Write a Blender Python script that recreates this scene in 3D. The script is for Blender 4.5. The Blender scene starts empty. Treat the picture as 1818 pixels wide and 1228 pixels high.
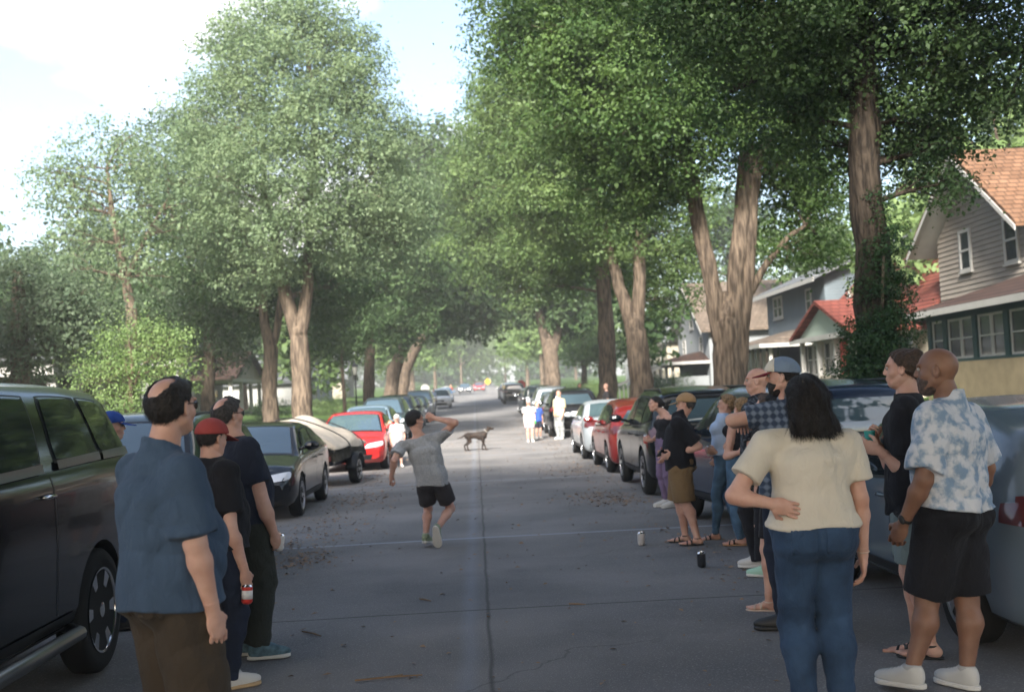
import bpy, bmesh, math, random
import numpy as np
from mathutils import Vector, Matrix
from mathutils.bvhtree import BVHTree
random.seed(7); np.random.seed(7)
SC = bpy.context.scene
COL = SC.collection
R_ = math.radians

# ------------------------------------------------------------------ camera
CAM_R = np.array([0.99825147, -0.03163523, -0.04993215])
CAM_U = np.array([0.0484846, -0.04498134, 0.99781056])
CAM_F = np.array([0.03381198, 0.9984868, 0.04336886])
CAM_H = 1.7
FPX = 2020.0
cd = bpy.data.cameras.new('camera')
cam = bpy.data.objects.new('camera', cd); COL.objects.link(cam)
cd.sensor_fit = 'HORIZONTAL'; cd.sensor_width = 36.0; cd.lens = FPX / 1818 * 36
cd.clip_start = 0.05; cd.clip_end = 3000
M = Matrix(((CAM_R[0], CAM_U[0], -CAM_F[0], 0), (CAM_R[1], CAM_U[1], -CAM_F[1], 0), (CAM_R[2], CAM_U[2], -CAM_F[2], CAM_H), (0, 0, 0, 1)))
cam.matrix_world = M
cd.dof.use_dof = True; cd.dof.focus_distance = 7.5; cd.dof.aperture_fstop = 2.6
SC.camera = cam

def ray(px, py):
    return CAM_F * FPX + CAM_R * (px - 909) - CAM_U * (py - 614)
def P(px, py, Y):                 # a point of the place, known from where it shows and how far it stands
    d = ray(px, py); return np.array([0, 0, CAM_H]) + d * (Y / d[1])
def gz(y):                        # the road climbs gently beyond the party
    t = max(0.0, y - 26.0); return 0.018 * t * t / (t + 14.0) if t > 0 else 0.0

# ------------------------------------------------------------------ light
SUN_EL, SUN_AZ = R_(33), R_(194)   # azimuth clockwise from +Y
w = bpy.data.worlds.new('World'); SC.world = w; w.use_nodes = True
nt = w.node_tree; nt.nodes.clear()
def N(t, **k):
    n = nt.nodes.new(t)
    for a, b in k.items(): setattr(n, a, b)
    return n
L = nt.links.new
sky = N('ShaderNodeTexSky', sky_type='NISHITA'); sky.sun_disc = False
sky.sun_elevation = SUN_EL; sky.sun_rotation = SUN_AZ; sky.air_density = 1.0; sky.dust_density = 2.5
bg1 = N('ShaderNodeBackground'); bg1.inputs[1].default_value = 0.10
L(sky.outputs[0], bg1.inputs[0])
tc = N('ShaderNodeTexCoord'); sep = N('ShaderNodeSeparateXYZ'); L(tc.outputs['Generated'], sep.inputs[0])
add = N('ShaderNodeMath', operation='ADD'); add.inputs[1].default_value = 0.35; L(sep.outputs[2], add.inputs[0])
dx = N('ShaderNodeMath', operation='DIVIDE'); L(sep.outputs[0], dx.inputs[0]); L(add.outputs[0], dx.inputs[1])
dy = N('ShaderNodeMath', operation='DIVIDE'); L(sep.outputs[1], dy.inputs[0]); L(add.outputs[0], dy.inputs[1])
cmb = N('ShaderNodeCombineXYZ'); L(dx.outputs[0], cmb.inputs[0]); L(dy.outputs[0], cmb.inputs[1])
no = N('ShaderNodeTexNoise'); no.inputs['Scale'].default_value = 1.35; no.inputs['Detail'].default_value = 7; no.inputs['Roughness'].default_value = .5
mp = N('ShaderNodeMapping'); mp.inputs['Location'].default_value = (1.3, .4, 0); L(cmb.outputs[0], mp.inputs[0]); L(mp.outputs[0], no.inputs['Vector'])
rp = N('ShaderNodeValToRGB'); rp.color_ramp.elements[0].position = .535; rp.color_ramp.elements[1].position = .63
L(no.outputs[0], rp.inputs[0])
bg2 = N('ShaderNodeBackground'); bg2.inputs[0].default_value = (1.0, .975, .955, 1); bg2.inputs[1].default_value = 0.55
mx = N('ShaderNodeMixShader'); L(rp.outputs[0], mx.inputs[0]); L(bg1.outputs[0], mx.inputs[1]); L(bg2.outputs[0], mx.inputs[2])
out = N('ShaderNodeOutputWorld'); L(mx.outputs[0], out.inputs[0])
sl = bpy.data.lights.new('sun', 'SUN'); sl.energy = 5.0; sl.angle = R_(12); sl.color = (1, .95, .87)
so = bpy.data.objects.new('sun', sl); COL.objects.link(so)
sd = Vector((math.sin(SUN_AZ) * math.cos(SUN_EL), math.cos(SUN_AZ) * math.cos(SUN_EL), math.sin(SUN_EL)))
so.rotation_euler = sd.to_track_quat('Z', 'Y').to_euler(); so.location = (0, 0, 40)
SC.view_settings.view_transform = 'Standard'; SC.view_settings.look = 'None'
SC.view_settings.gamma = 1; SC.view_settings.exposure = 2.0
SC.cycles.max_bounces = 8; SC.cycles.diffuse_bounces = 3; SC.cycles.transparent_max_bounces = 6
SC.cycles.use_denoising = True

# ------------------------------------------------------------------ helpers
def tag(o, label=None, cat=None, group=None, kind=None):
    if label: o['label'] = label
    if cat: o['category'] = cat
    if group: o['group'] = group
    if kind: o['kind'] = kind
    return o
def empty(name, loc=(0, 0, 0), rz=0.0, label=None, cat=None, group=None):
    o = bpy.data.objects.new(name, None); COL.objects.link(o); o.location = loc; o.rotation_euler = (0, 0, rz)
    o.empty_display_size = .2
    return tag(o, label, cat, group)
def link(name, me, mat=None, parent=None):
    o = bpy.data.objects.new(name, me); COL.objects.link(o)
    if mat is not None:
        me.materials.clear()
        for m in (mat if isinstance(mat, (list, tuple)) else [mat]): me.materials.append(m)
    if parent is not None: o.parent = parent
    return o
def np_mesh(name, V, Fq, smooth=True, mi=None):
    V = np.asarray(V, np.float32); Fq = np.asarray(Fq, np.int32); k = Fq.shape[1]
    me = bpy.data.meshes.new(name)
    me.vertices.add(len(V)); me.vertices.foreach_set('co', V.ravel())
    me.loops.add(Fq.size); me.loops.foreach_set('vertex_index', Fq.ravel())
    me.polygons.add(len(Fq)); me.polygons.foreach_set('loop_start', np.arange(0, Fq.size, k, dtype=np.int32))
    me.update(calc_edges=True)
    if smooth: me.polygons.foreach_set('use_smooth', np.ones(len(Fq), bool))
    if mi is not None: me.polygons.foreach_set('material_index', np.asarray(mi, np.int32))
    return me
def components(mb):
    par = list(range(len(mb.v)))
    def fd(a):
        while par[a] != a: par[a] = par[par[a]]; a = par[a]
        return a
    for f in mb.f:
        for k in f[1:]: par[fd(k)] = fd(f[0])
    out = {}
    for f, m_ in zip(mb.f, mb.m): out.setdefault(fd(f[0]), []).append((f, m_))
    res = []
    for fs in out.values():
        n = MB(); mp = {}
        for f, m_ in fs:
            for k in f:
                if k not in mp: mp[k] = len(n.v); n.v.append(mb.v[k])
            n.f.append(tuple(mp[k] for k in f)); n.m.append(m_)
        res.append(n)
    return res
class MB:
    def __init__(s): s.v = []; s.f = []; s.m = []
    def quad(s, a, b, c, d, m=0):
        i = len(s.v); s.v += [tuple(a), tuple(b), tuple(c), tuple(d)]; s.f.append((i, i+1, i+2, i+3)); s.m.append(m)
    def poly(s, pts, m=0):
        i = len(s.v); s.v += [tuple(p) for p in pts]; s.f.append(tuple(range(i, i+len(pts)))); s.m.append(m)
    def box(s, lo, hi, m=0, rot=None, org=(0, 0, 0)):
        x0, y0, z0 = lo; x1, y1, z1 = hi; i = len(s.v)
        c = [(x0,y0,z0),(x1,y0,z0),(x1,y1,z0),(x0,y1,z0),(x0,y0,z1),(x1,y0,z1),(x1,y1,z1),(x0,y1,z1)]
        if rot is not None: c = [tuple(rot @ Vector(p) + Vector(org)) for p in c]
        s.v += c
        for f in ((3,2,1,0),(4,5,6,7),(0,1,5,4),(1,2,6,5),(2,3,7,6),(3,0,4,7)): s.f.append(tuple(i+k for k in f)); s.m.append(m)
        return s
    def prism(s, poly, axis, a, b, m=0):      # poly of 2D points, extruded along axis from a to b
        def mk(p, t): return (t, p[0], p[1]) if axis == 0 else ((p[0], t, p[1]) if axis == 1 else (p[0], p[1], t))
        i = len(s.v); n = len(poly)
        s.v += [mk(p, a) for p in poly] + [mk(p, b) for p in poly]
        s.f.append(tuple(range(i, i+n))); s.f.append(tuple(range(i+2*n-1, i+n-1, -1))); s.m += [m, m]
        for k in range(n):
            k2 = (k+1) % n; s.f.append((i+k, i+k2, i+n+k2, i+n+k)); s.m.append(m)
        return s
    def tube(s, pts, rad, n=8, m=0, cap=True):
        pts = [np.array(p, float) for p in pts]; rad = rad if hasattr(rad, '__len__') else [rad]*len(pts)
        i0 = len(s.v); up = np.array([0.3, 0.1, 1.0]); prev = None
        for k, p in enumerate(pts):
            d = pts[min(k+1, len(pts)-1)] - pts[max(k-1, 0)]; d = d/(np.linalg.norm(d)+1e-9)
            if prev is None:
                a = np.cross(d, up if abs(d[2]) < .9 else np.array([1., 0.1, 0]));
            else: a = prev - d*np.dot(prev, d)
            a /= np.linalg.norm(a)+1e-9; b = np.cross(d, a); prev = a
            for j in range(n):
                t = 2*math.pi*j/n; q = p + rad[k]*(a*math.cos(t)+b*math.sin(t)); s.v.append(tuple(q))
        for k in range(len(pts)-1):
            for j in range(n):
                j2 = (j+1) % n; s.f.append((i0+k*n+j, i0+k*n+j2, i0+(k+1)*n+j2, i0+(k+1)*n+j)); s.m.append(m)
        if cap:
            s.f.append(tuple(i0+j for j in range(n))[::-1]); s.f.append(tuple(i0+(len(pts)-1)*n+j for j in range(n))); s.m += [m, m]
        return s
    def lathe(s, prof, n=32, axis=0, c=(0, 0, 0), m=0, close=False):  # prof: (offset along axis, radius)
        i0 = len(s.v)
        for (h, r) in prof:
            for j in range(n):
                t = 2*math.pi*j/n; a, b = r*math.cos(t), r*math.sin(t)
                p = (h, a, b) if axis == 0 else ((a, h, b) if axis == 1 else (a, b, h))
                s.v.append((p[0]+c[0], p[1]+c[1], p[2]+c[2]))
        K = len(prof)
        for k in range(K if close else K-1):
            k2 = (k+1) % K
            for j in range(n):
                j2 = (j+1) % n; s.f.append((i0+k*n+j, i0+k*n+j2, i0+k2*n+j2, i0+k2*n+j)); s.m.append(m)
        if not close:
            s.f.append(tuple(i0+j for j in range(n))); s.f.append(tuple(i0+(K-1)*n+j for j in range(n))[::-1]); s.m += [m, m]
        return s
    def mesh(s, name='mesh', smooth=False, fix=True):
        me = bpy.data.meshes.new(name); me.from_pydata(s.v, [], s.f); me.update()
        me.polygons.foreach_set('material_index', s.m)
        if fix:
            bm = bmesh.new(); bm.from_mesh(me); bmesh.ops.recalc_face_normals(bm, faces=bm.faces); bm.to_mesh(me); bm.free()
        if smooth is not False:
            me.polygons.foreach_set('use_smooth', [True]*len(me.polygons))
            if smooth is not True:
                try: me.set_sharp_from_angle(angle=R_(smooth))
                except Exception: pass
        return me
    def build(s, name, mat, parent=None, smooth=False): return link(name, s.mesh(name, smooth), mat, parent)

# ------------------------------------------------------------------ materials
MATS = {}
def mat(name, col, rough=.7, spec=.3, metal=0., bump=0., bscale=30., var=0., vscale=3., coat=0., col2=None, sub=0., lo=.35, hi=.65, bdist=.01, det=6):
    if name in MATS: return MATS[name]
    m = bpy.data.materials.new(name); m.use_nodes = True; nt = m.node_tree; b = nt.nodes['Principled BSDF']
    b.inputs['Roughness'].default_value = rough; b.inputs['Specular IOR Level'].default_value = spec; b.inputs['Metallic'].default_value = metal
    b.inputs['Coat Weight'].default_value = coat; b.inputs['Coat Roughness'].default_value = .04
    if sub: b.inputs['Subsurface Weight'].default_value = sub; b.inputs['Subsurface Scale'].default_value = .012
    c = tuple(col) + (1,); b.inputs['Base Color'].default_value = c
    tc = nt.nodes.new('ShaderNodeTexCoord')
    if var or col2:
        n = nt.nodes.new('ShaderNodeTexNoise'); n.inputs['Scale'].default_value = vscale; n.inputs['Detail'].default_value = det
        nt.links.new(tc.outputs['Object'], n.inputs['Vector'])
        r = nt.nodes.new('ShaderNodeValToRGB'); r.color_ramp.elements[0].position = lo; r.color_ramp.elements[1].position = hi
        c2 = tuple(col2)+(1,) if col2 else tuple(min(1, x*(1+var)) for x in col)+(1,)
        c1 = c if col2 else tuple(x*(1-var) for x in col)+(1,)
        r.color_ramp.elements[0].color = c1; r.color_ramp.elements[1].color = c2
        nt.links.new(n.outputs[0], r.inputs[0]); nt.links.new(r.outputs[0], b.inputs['Base Color'])
    if bump:
        n = nt.nodes.new('ShaderNodeTexNoise'); n.inputs['Scale'].default_value = bscale; n.inputs['Detail'].default_value = 5
        nt.links.new(tc.outputs['Object'], n.inputs['Vector'])
        bp = nt.nodes.new('ShaderNodeBump'); bp.inputs['Strength'].default_value = bump; bp.inputs['Distance'].default_value = bdist
        nt.links.new(n.outputs[0], bp.inputs['Height']); nt.links.new(bp.outputs[0], b.inputs['Normal'])
    MATS[name] = m; return m
def leafmat(name, c1, c2, trans=.3, scale=.9):
    if name in MATS: return MATS[name]
    m = bpy.data.materials.new(name); m.use_nodes = True; nt = m.node_tree; nt.nodes.clear()
    tc = nt.nodes.new('ShaderNodeTexCoord'); n = nt.nodes.new('ShaderNodeTexNoise'); n.inputs['Scale'].default_value = scale; n.inputs['Detail'].default_value = 8; n.inputs['Roughness'].default_value = .75
    nt.links.new(tc.outputs['Object'], n.inputs['Vector'])
    r = nt.nodes.new('ShaderNodeValToRGB'); r.color_ramp.elements[0].position = .36; r.color_ramp.elements[1].position = .64
    r.color_ramp.elements[0].color = tuple(c1)+(1,); r.color_ramp.elements[1].color = tuple(c2)+(1,)
    nt.links.new(n.outputs[0], r.inputs[0])
    d = nt.nodes.new('ShaderNodeBsdfPrincipled'); d.inputs['Roughness'].default_value = .55; d.inputs['Specular IOR Level'].default_value = .25
    t = nt.nodes.new('ShaderNodeBsdfTranslucent'); mxx = nt.nodes.new('ShaderNodeMixShader'); mxx.inputs[0].default_value = trans
    hs = nt.nodes.new('ShaderNodeHueSaturation'); hs.inputs['Hue'].default_value = .485; hs.inputs['Saturation'].default_value = 1.1; hs.inputs['Value'].default_value = 1.5
    nt.links.new(r.outputs[0], d.inputs['Base Color']); nt.links.new(r.outputs[0], hs.inputs['Color']); nt.links.new(hs.outputs[0], t.inputs[0])
    nt.links.new(d.outputs[0], mxx.inputs[1]); nt.links.new(t.outputs[0], mxx.inputs[2])
    o = nt.nodes.new('ShaderNodeOutputMaterial'); nt.links.new(mxx.outputs[0], o.inputs[0])
    MATS[name] = m; return m
def siding(name, col, pitch=.2, rough=.7, depth=.06):
    if name in MATS: return MATS[name]
    m = mat(name, col, rough, .2, var=.08, vscale=1.2); nt = m.node_tree; b = nt.nodes['Principled BSDF']
    tc = nt.nodes.new('ShaderNodeTexCoord'); s = nt.nodes.new('ShaderNodeSeparateXYZ'); nt.links.new(tc.outputs['Object'], s.inputs[0])
    f = nt.nodes.new('ShaderNodeMath'); f.operation = 'DIVIDE'; f.inputs[1].default_value = pitch; nt.links.new(s.outputs[2], f.inputs[0])
    g = nt.nodes.new('ShaderNodeMath'); g.operation = 'FRACT'; nt.links.new(f.outputs[0], g.inputs[0])
    iv = nt.nodes.new('ShaderNodeMath'); iv.operation = 'SUBTRACT'; iv.inputs[0].default_value = 1; nt.links.new(g.outputs[0], iv.inputs[1])
    bp = nt.nodes.new('ShaderNodeBump'); bp.inputs['Strength'].default_value = .9; bp.inputs['Distance'].default_value = depth
    nt.links.new(iv.outputs[0], bp.inputs['Height']); nt.links.new(bp.outputs[0], b.inputs['Normal']); return m
def shingle(name, col, col2):
    if name in MATS: return MATS[name]
    m = mat(name, col, .85, .15, col2=col2, vscale=2.2, lo=.3, hi=.7); nt = m.node_tree; b = nt.nodes['Principled BSDF']
    tc = nt.nodes.new('ShaderNodeTexCoord'); br = nt.nodes.new('ShaderNodeTexBrick'); br.inputs['Scale'].default_value = 1.0
    br.inputs['Brick Width'].default_value = .3; br.inputs['Row Height'].default_value = .16; br.inputs['Mortar Size'].default_value = .02
    mp = nt.nodes.new('ShaderNodeMapping'); mp.inputs['Rotation'].default_value = (R_(90), 0, 0)
    nt.links.new(tc.outputs['Object'], mp.inputs[0]); nt.links.new(mp.outputs[0], br.inputs['Vector'])
    bp = nt.nodes.new('ShaderNodeBump'); bp.inputs['Strength'].default_value = .6; bp.inputs['Distance'].default_value = .02; bp.invert = True
    br.inputs['Color1'].default_value = (1, 1, 1, 1); br.inputs['Color2'].default_value = (.72, .72, .72, 1); br.inputs['Mortar'].default_value = (.4, .4, .4, 1)  # mortar tone paints the shadow gaps between the shingles
    mm_ = nt.nodes.new('ShaderNodeMixRGB'); mm_.blend_type = 'MULTIPLY'; mm_.inputs[0].default_value = 1; nt.links.new(b.inputs['Base Color'].links[0].from_socket, mm_.inputs[1]); nt.links.new(br.outputs['Color'], mm_.inputs[2]); nt.links.new(mm_.outputs[0], b.inputs['Base Color'])
    nt.links.new(br.outputs['Fac'], bp.inputs['Height']); nt.links.new(bp.outputs[0], b.inputs['Normal']); return m
bark_shaded = mat('bark_shaded', (.022, .018, .015), .92, .1, bump=1.0, bscale=15, col2=(.075, .058, .045), vscale=11, bdist=.06, lo=.38, hi=.62)  # darker copy of the bark, with the canopy's shade put into its colour
bark = mat('bark', (.052, .04, .031), .92, .1, bump=1.0, bscale=15, col2=(.165, .125, .092), vscale=9, bdist=.06, lo=.38, hi=.62)
for nt_, n_ in [(b_.node_tree, q_) for b_ in (bark, bark_shaded) for q_ in list(b_.node_tree.nodes)]:   # ridges of the bark run up the trunk
    if n_.type == 'TEX_NOISE':
        mp_ = nt_.nodes.new('ShaderNodeMapping'); mp_.inputs['Scale'].default_value = (1.6, 1.6, .22)
        src = n_.inputs['Vector'].links[0].from_socket; nt_.links.new(src, mp_.inputs[0]); nt_.links.new(mp_.outputs[0], n_.inputs['Vector'])
black = mat('black_plastic', (.012, .012, .013), .45, .4)
rubber = mat('tyre_rubber', (.018, .018, .018), .8, .2)
glass_car = mat('tinted_glass', (.012, .016, .018), .04, .9)
chrome = mat('chrome', (.62, .62, .62), .12, .5, metal=1)
alloy = mat('alloy', (.42, .43, .45), .28, .5, metal=.9)
white_paint = mat('white_trim', (.36, .35, .33), .55, .3, var=.05)
glass_win = mat('house_glass', (.02, .026, .03), .06, .8)

# ------------------------------------------------------------------ setting: ground
XS = [-60, -34, -22, -15.5, -14.0, -9.2, -8.0, -6.9, -5.1, -4.6]
def terr(x, y):
    a = abs(x) - 4.6
    if a <= 0: return gz(y)
    return gz(y) + .14 + .03*min(a, 3) + max(0, min(1, (a-4.2)/5.0))*.55
YS = [-60, -30, -12, -4] + list(np.arange(0, 130, 2.0)) + list(np.arange(130, 330, 10.0)) + [420, 700, 1500]
def zfar(y): return gz(min(y, 330))
def sheet(name, xs, zf, m, kind='structure', y0=None, y1=None, parent=None, off=0):
    ys = [y for y in YS if (y0 is None or y >= y0) and (y1 is None or y <= y1)]
    V = []; Fq = []
    for y in ys:
        for x in xs: V.append((x, y, zf(x, y)+off))
    n = len(xs)
    for j in range(len(ys)-1):
        for i in range(n-1): Fq.append((j*n+i, j*n+i+1, (j+1)*n+i+1, (j+1)*n+i))
    o = link(name, np_mesh(name, V, Fq), m); 
    if kind: o['kind'] = kind
    return o
def asphalt():
    m = mat('asphalt', (.125, .121, .120), .88, .25, bump=.6, bscale=110, bdist=.008, col2=(.205, .193, .186), vscale=.55)
    nt = m.node_tree; b = nt.nodes['Principled BSDF']; tc = nt.nodes.new('ShaderNodeTexCoord')
    base = b.inputs['Base Color'].links[0].from_socket
    def mixc(prev, fac, col, amt):
        mx = nt.nodes.new('ShaderNodeMixRGB'); mx.inputs[2].default_value = tuple(col)+(1,)
        mu = nt.nodes.new('ShaderNodeMath'); mu.operation = 'MULTIPLY'; mu.inputs[1].default_value = amt
        nt.links.new(fac, mu.inputs[0]); nt.links.new(mu.outputs[0], mx.inputs[0]); nt.links.new(prev, mx.inputs[1]); return mx.outputs[0]
    sp = nt.nodes.new('ShaderNodeSeparateXYZ'); nt.links.new(tc.outputs['Object'], sp.inputs[0])
    wob = nt.nodes.new('ShaderNodeTexNoise'); wob.inputs['Scale'].default_value = 1.1; wob.inputs['Detail'].default_value = 6; nt.links.new(tc.outputs['Object'], wob.inputs['Vector'])
    def band(sock, centre, half, wobble, soft, per=None):
        a = nt.nodes.new('ShaderNodeMath'); a.operation = 'MULTIPLY_ADD'; nt.links.new(wob.outputs[0], a.inputs[0]); a.inputs[1].default_value = wobble; nt.links.new(sock, a.inputs[2])
        s = a.outputs[0]
        if per:
            q = nt.nodes.new('ShaderNodeMath'); q.operation = 'PINGPONG'; nt.links.new(s, q.inputs[0]); q.inputs[1].default_value = per/2; s = q.outputs[0]
        c = nt.nodes.new('ShaderNodeMath'); c.operation = 'SUBTRACT'; nt.links.new(s, c.inputs[0]); c.inputs[1].default_value = centre+wobble*.5 if not per else centre
        d = nt.nodes.new('ShaderNodeMath'); d.operation = 'ABSOLUTE'; nt.links.new(c.outputs[0], d.inputs[0])
        r = nt.nodes.new('ShaderNodeMapRange'); nt.links.new(d.outputs[0], r.inputs[0]); r.inputs[1].default_value = half; r.inputs[2].default_value = half+soft; r.inputs[3].default_value = 1; r.inputs[4].default_value = 0
        return r.outputs[0]
    c = mixc(base, band(sp.outputs[0], -.13, .015, .08, .08), (.22, .24, .275), .38)      # pale worn strip beside the seam
    sn = nt.nodes.new('ShaderNodeTexNoise'); sn.inputs['Scale'].default_value = 85; sn.inputs['Detail'].default_value = 2; nt.links.new(tc.outputs['Object'], sn.inputs['Vector'])
    sr = nt.nodes.new('ShaderNodeMapRange'); nt.links.new(sn.outputs[0], sr.inputs[0]); sr.inputs[1].default_value = .58; sr.inputs[2].default_value = .66
    c = mixc(c, sr.outputs[0], (.30, .29, .28), .7)
    c = mixc(c, band(sp.outputs[0], .015, .003, .05, .02), (.04, .038, .036), .65)       # long seam
    # cross seams every 4.65 m
    yo = nt.nodes.new('ShaderNodeMath'); yo.operation = 'ADD'; nt.links.new(sp.outputs[1], yo.inputs[0]); yo.inputs[1].default_value = -9.28+.04
    c = mixc(c, band(yo.outputs[0], 0.0, .008, .06, .015, per=9.3), (.035, .035, .03), .8)
    yo2 = nt.nodes.new('ShaderNodeMath'); yo2.operation = 'ADD'; nt.links.new(sp.outputs[1], yo2.inputs[0]); yo2.inputs[1].default_value = -13.93
    c = mixc(c, band(yo2.outputs[0], 0.0, .03, .05, .03, per=9.3), (.32, .34, .38), .75)
    st = nt.nodes.new('ShaderNodeTexNoise'); st.inputs['Scale'].default_value = .35; st.inputs['Detail'].default_value = 9; st.inputs['Roughness'].default_value = .7; nt.links.new(tc.outputs['Object'], st.inputs['Vector'])
    sr2 = nt.nodes.new('ShaderNodeMapRange'); nt.links.new(st.outputs[0], sr2.inputs[0]); sr2.inputs[1].default_value = .55; sr2.inputs[2].default_value = .75
    c = mixc(c, sr2.outputs[0], (.06, .058, .06), .6)
    vo = nt.nodes.new('ShaderNodeTexVoronoi'); vo.feature = 'DISTANCE_TO_EDGE'; vo.inputs['Scale'].default_value = .42; vo.inputs['Randomness'].default_value = 1
    vm = nt.nodes.new('ShaderNodeVectorMath'); vm.operation = 'MULTIPLY_ADD'; nt.links.new(wob.outputs['Color'], vm.inputs[0]); vm.inputs[1].default_value = (.9, .9, .9); nt.links.new(tc.outputs['Object'], vm.inputs[2]); nt.links.new(vm.outputs[0], vo.inputs['Vector'])
    vr = nt.nodes.new('ShaderNodeMapRange'); nt.links.new(vo.outputs['Distance'], vr.inputs[0]); vr.inputs[1].default_value = .0015; vr.inputs[2].default_value = .006; vr.inputs[3].default_value = 1; vr.inputs[4].default_value = 0
    vk = nt.nodes.new('ShaderNodeTexNoise'); vk.inputs['Scale'].default_value = .22; nt.links.new(tc.outputs['Object'], vk.inputs['Vector']); vq = nt.nodes.new('ShaderNodeMapRange'); nt.links.new(vk.outputs[0], vq.inputs[0]); vq.inputs[1].default_value = .5; vq.inputs[2].default_value = .56
    vx = nt.nodes.new('ShaderNodeMath'); vx.operation = 'MULTIPLY'; nt.links.new(vr.outputs[0], vx.inputs[0]); nt.links.new(vq.outputs[0], vx.inputs[1]); c = mixc(c, vx.outputs[0], (.05, .048, .046), .4)
    nt.links.new(c, b.inputs['Base Color']); return m
concrete = mat('concrete', (.34, .33, .31), .85, .2, bump=.3, bscale=60, var=.15, vscale=1.5)
grassm = mat('lawn', (.035, .075, .018), .9, .1, bump=1, bscale=45, bdist=.05, col2=(.09, .14, .04), vscale=7)
earth = sheet('ground', [-1500, -60, -4.75], lambda x, y: zfar(y)-.2+(.0 if x > -100 else 0), grassm)
earth2 = sheet('ground', [4.75, 60, 1500], lambda x, y: zfar(y)-.2, grassm)
hz_ = MB(); hz_.box((-1510, -70, -3), (1510, 1510, 45)); ho = hz_.build('haze', None); ho['kind'] = 'stuff'; ho['label'] = 'thin evening haze in the air over the street'
hm_ = bpy.data.materials.new('haze'); hm_.use_nodes = True; hm_.node_tree.nodes.clear(); pv = hm_.node_tree.nodes.new('ShaderNodeVolumePrincipled'); hout = hm_.node_tree.nodes.new('ShaderNodeOutputMaterial')
pv.inputs['Color'].default_value = (.95, .95, .90, 1); pv.inputs['Density'].default_value = .0013; pv.inputs['Anisotropy'].default_value = .2; hm_.node_tree.links.new(pv.outputs[0], hout.inputs['Volume']); ho.data.materials.append(hm_)
road = sheet('road', [-4.6, -2.3, 0, 2.3, 4.6], lambda x, y: zfar(y) - .012*abs(x)/4.6, asphalt())
for s in (-1, 1):
    xs = [4.75, 5.2, 6.0, 6.9]; xs = sorted([s*a for a in xs]); sheet('boulevard', xs, lambda x, y: terr(x, min(y, 330)), grassm)
    xs = sorted([s*6.9, s*8.3]); sheet('sidewalk', xs, lambda x, y: terr(x, min(y, 330))+.01, concrete)
    xs = sorted([s*a for a in (8.3, 8.8, 9.8, 11.5, 13.8, 25, 60)]); sheet('lawn', xs, lambda x, y: terr(x, min(y, 330)), grassm)
    k = MB(); ys = YS
    for j in range(len(ys)-1):
        a, b2 = ys[j], ys[j+1]; za, zb = zfar(a), zfar(b2)
        k.quad((s*4.6, a, za-.02), (s*4.6, b2, zb-.02), (s*4.62, b2, zb+.14), (s*4.62, a, za+.14))
        k.quad((s*4.62, a, za+.14), (s*4.62, b2, zb+.14), (s*4.75, b2, zb+.145), (s*4.75, a, za+.145))
    o = k.build('kerb', concrete); o['kind'] = 'structure'
# ------------------------------------------------------------------ trees
rng = np.random.default_rng(11)
def leaf_quads(cent, nrm, size, rg, droop=.35):
    n = len(cent)
    a = rg.normal(size=(n, 3)); a[:, 2] -= droop
    a -= nrm*np.sum(a*nrm, 1)[:, None]; a /= np.linalg.norm(a, axis=1)[:, None]+1e-9
    b = np.cross(nrm, a); s = size*np.clip(rg.lognormal(0, .32, n), .45, 1.7)[:, None]
    fold = nrm*s*.16
    V = np.stack([cent-a*s*.6, cent+b*s*.38+fold-a*s*.05, cent+a*s*.6, cent-b*s*.38+fold-a*s*.05], 1).reshape(-1, 3)
    return V
def crown_mesh(lobes, leaf, dens, seed=1, clump=(.55, 1.0), fill=.25):
    """lobes: (x,y,z,rx,ry,rz); leaves gathered in clumps over each lobe's shell"""
    rg = np.random.default_rng(seed); VV = []
    if leaf < .25: leaf, dens = leaf*.52, dens*3.1
    for (x, y, z, rx, ry, rz) in lobes:
        area = 4*math.pi*((rx*ry)**1.6/3+(rx*rz)**1.6/3+(ry*rz)**1.6/3)**(1/1.6)
        cr = (clump[0]+clump[1])/2; nc = int(area/(cr*cr*1.5))+4
        d = rg.normal(size=(nc, 3)); d /= np.linalg.norm(d, axis=1)[:, None]
        rr = np.where(rg.uniform(size=nc) < fill, rg.uniform(.3, .75, nc), rg.uniform(.70, 1.2, nc))[:, None]
        cc = np.array([x, y, z]) + d*rr*np.array([rx, ry, rz])
        cs = rg.uniform(clump[0], clump[1], nc)
        tot = int(dens*area); k = rg.choice(nc, size=tot, p=cs**2/np.sum(cs**2))
        q = rg.normal(size=(tot, 3)); q /= np.linalg.norm(q, axis=1)[:, None]
        qr = rg.uniform(.25, 1, tot)**.5; off = q*qr[:, None]*cs[k][:, None]*np.array([1, 1, .62])
        off[:, 2] -= .12*cs[k]*(off[:, 0]**2+off[:, 1]**2)/(cs[k]**2+1e-6)*2
        c = cc[k]+off
        nn = q*.7 + d[k]*.3 + rg.normal(size=(tot, 3))*.55 + np.array([0, 0, .55]); nn /= np.linalg.norm(nn, axis=1)[:, None]
        VV.append(leaf_quads(c, nn, leaf, rg))
        # stray sprigs beyond the clumps
        ns = int(tot*.05); j = rg.integers(0, nc, ns); c2 = cc[j]+rg.normal(size=(ns, 3))*cs[j][:, None]*.8
        n2 = rg.normal(size=(ns, 3)); n2 /= np.linalg.norm(n2, axis=1)[:, None]; VV.append(leaf_quads(c2, n2, leaf, rg))
    V = np.concatenate(VV); n = len(V)//4
    return np_mesh('crown', V, np.arange(4*n).reshape(-1, 4), smooth=False)
def bez(a, b, bend, n=6):
    a, b = np.array(a, float), np.array(b, float); m = (a+b)/2+np.array(bend)
    return [a*(1-t)**2+2*m*t*(1-t)+b*t*t for t in np.linspace(0, 1, n)]
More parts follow.
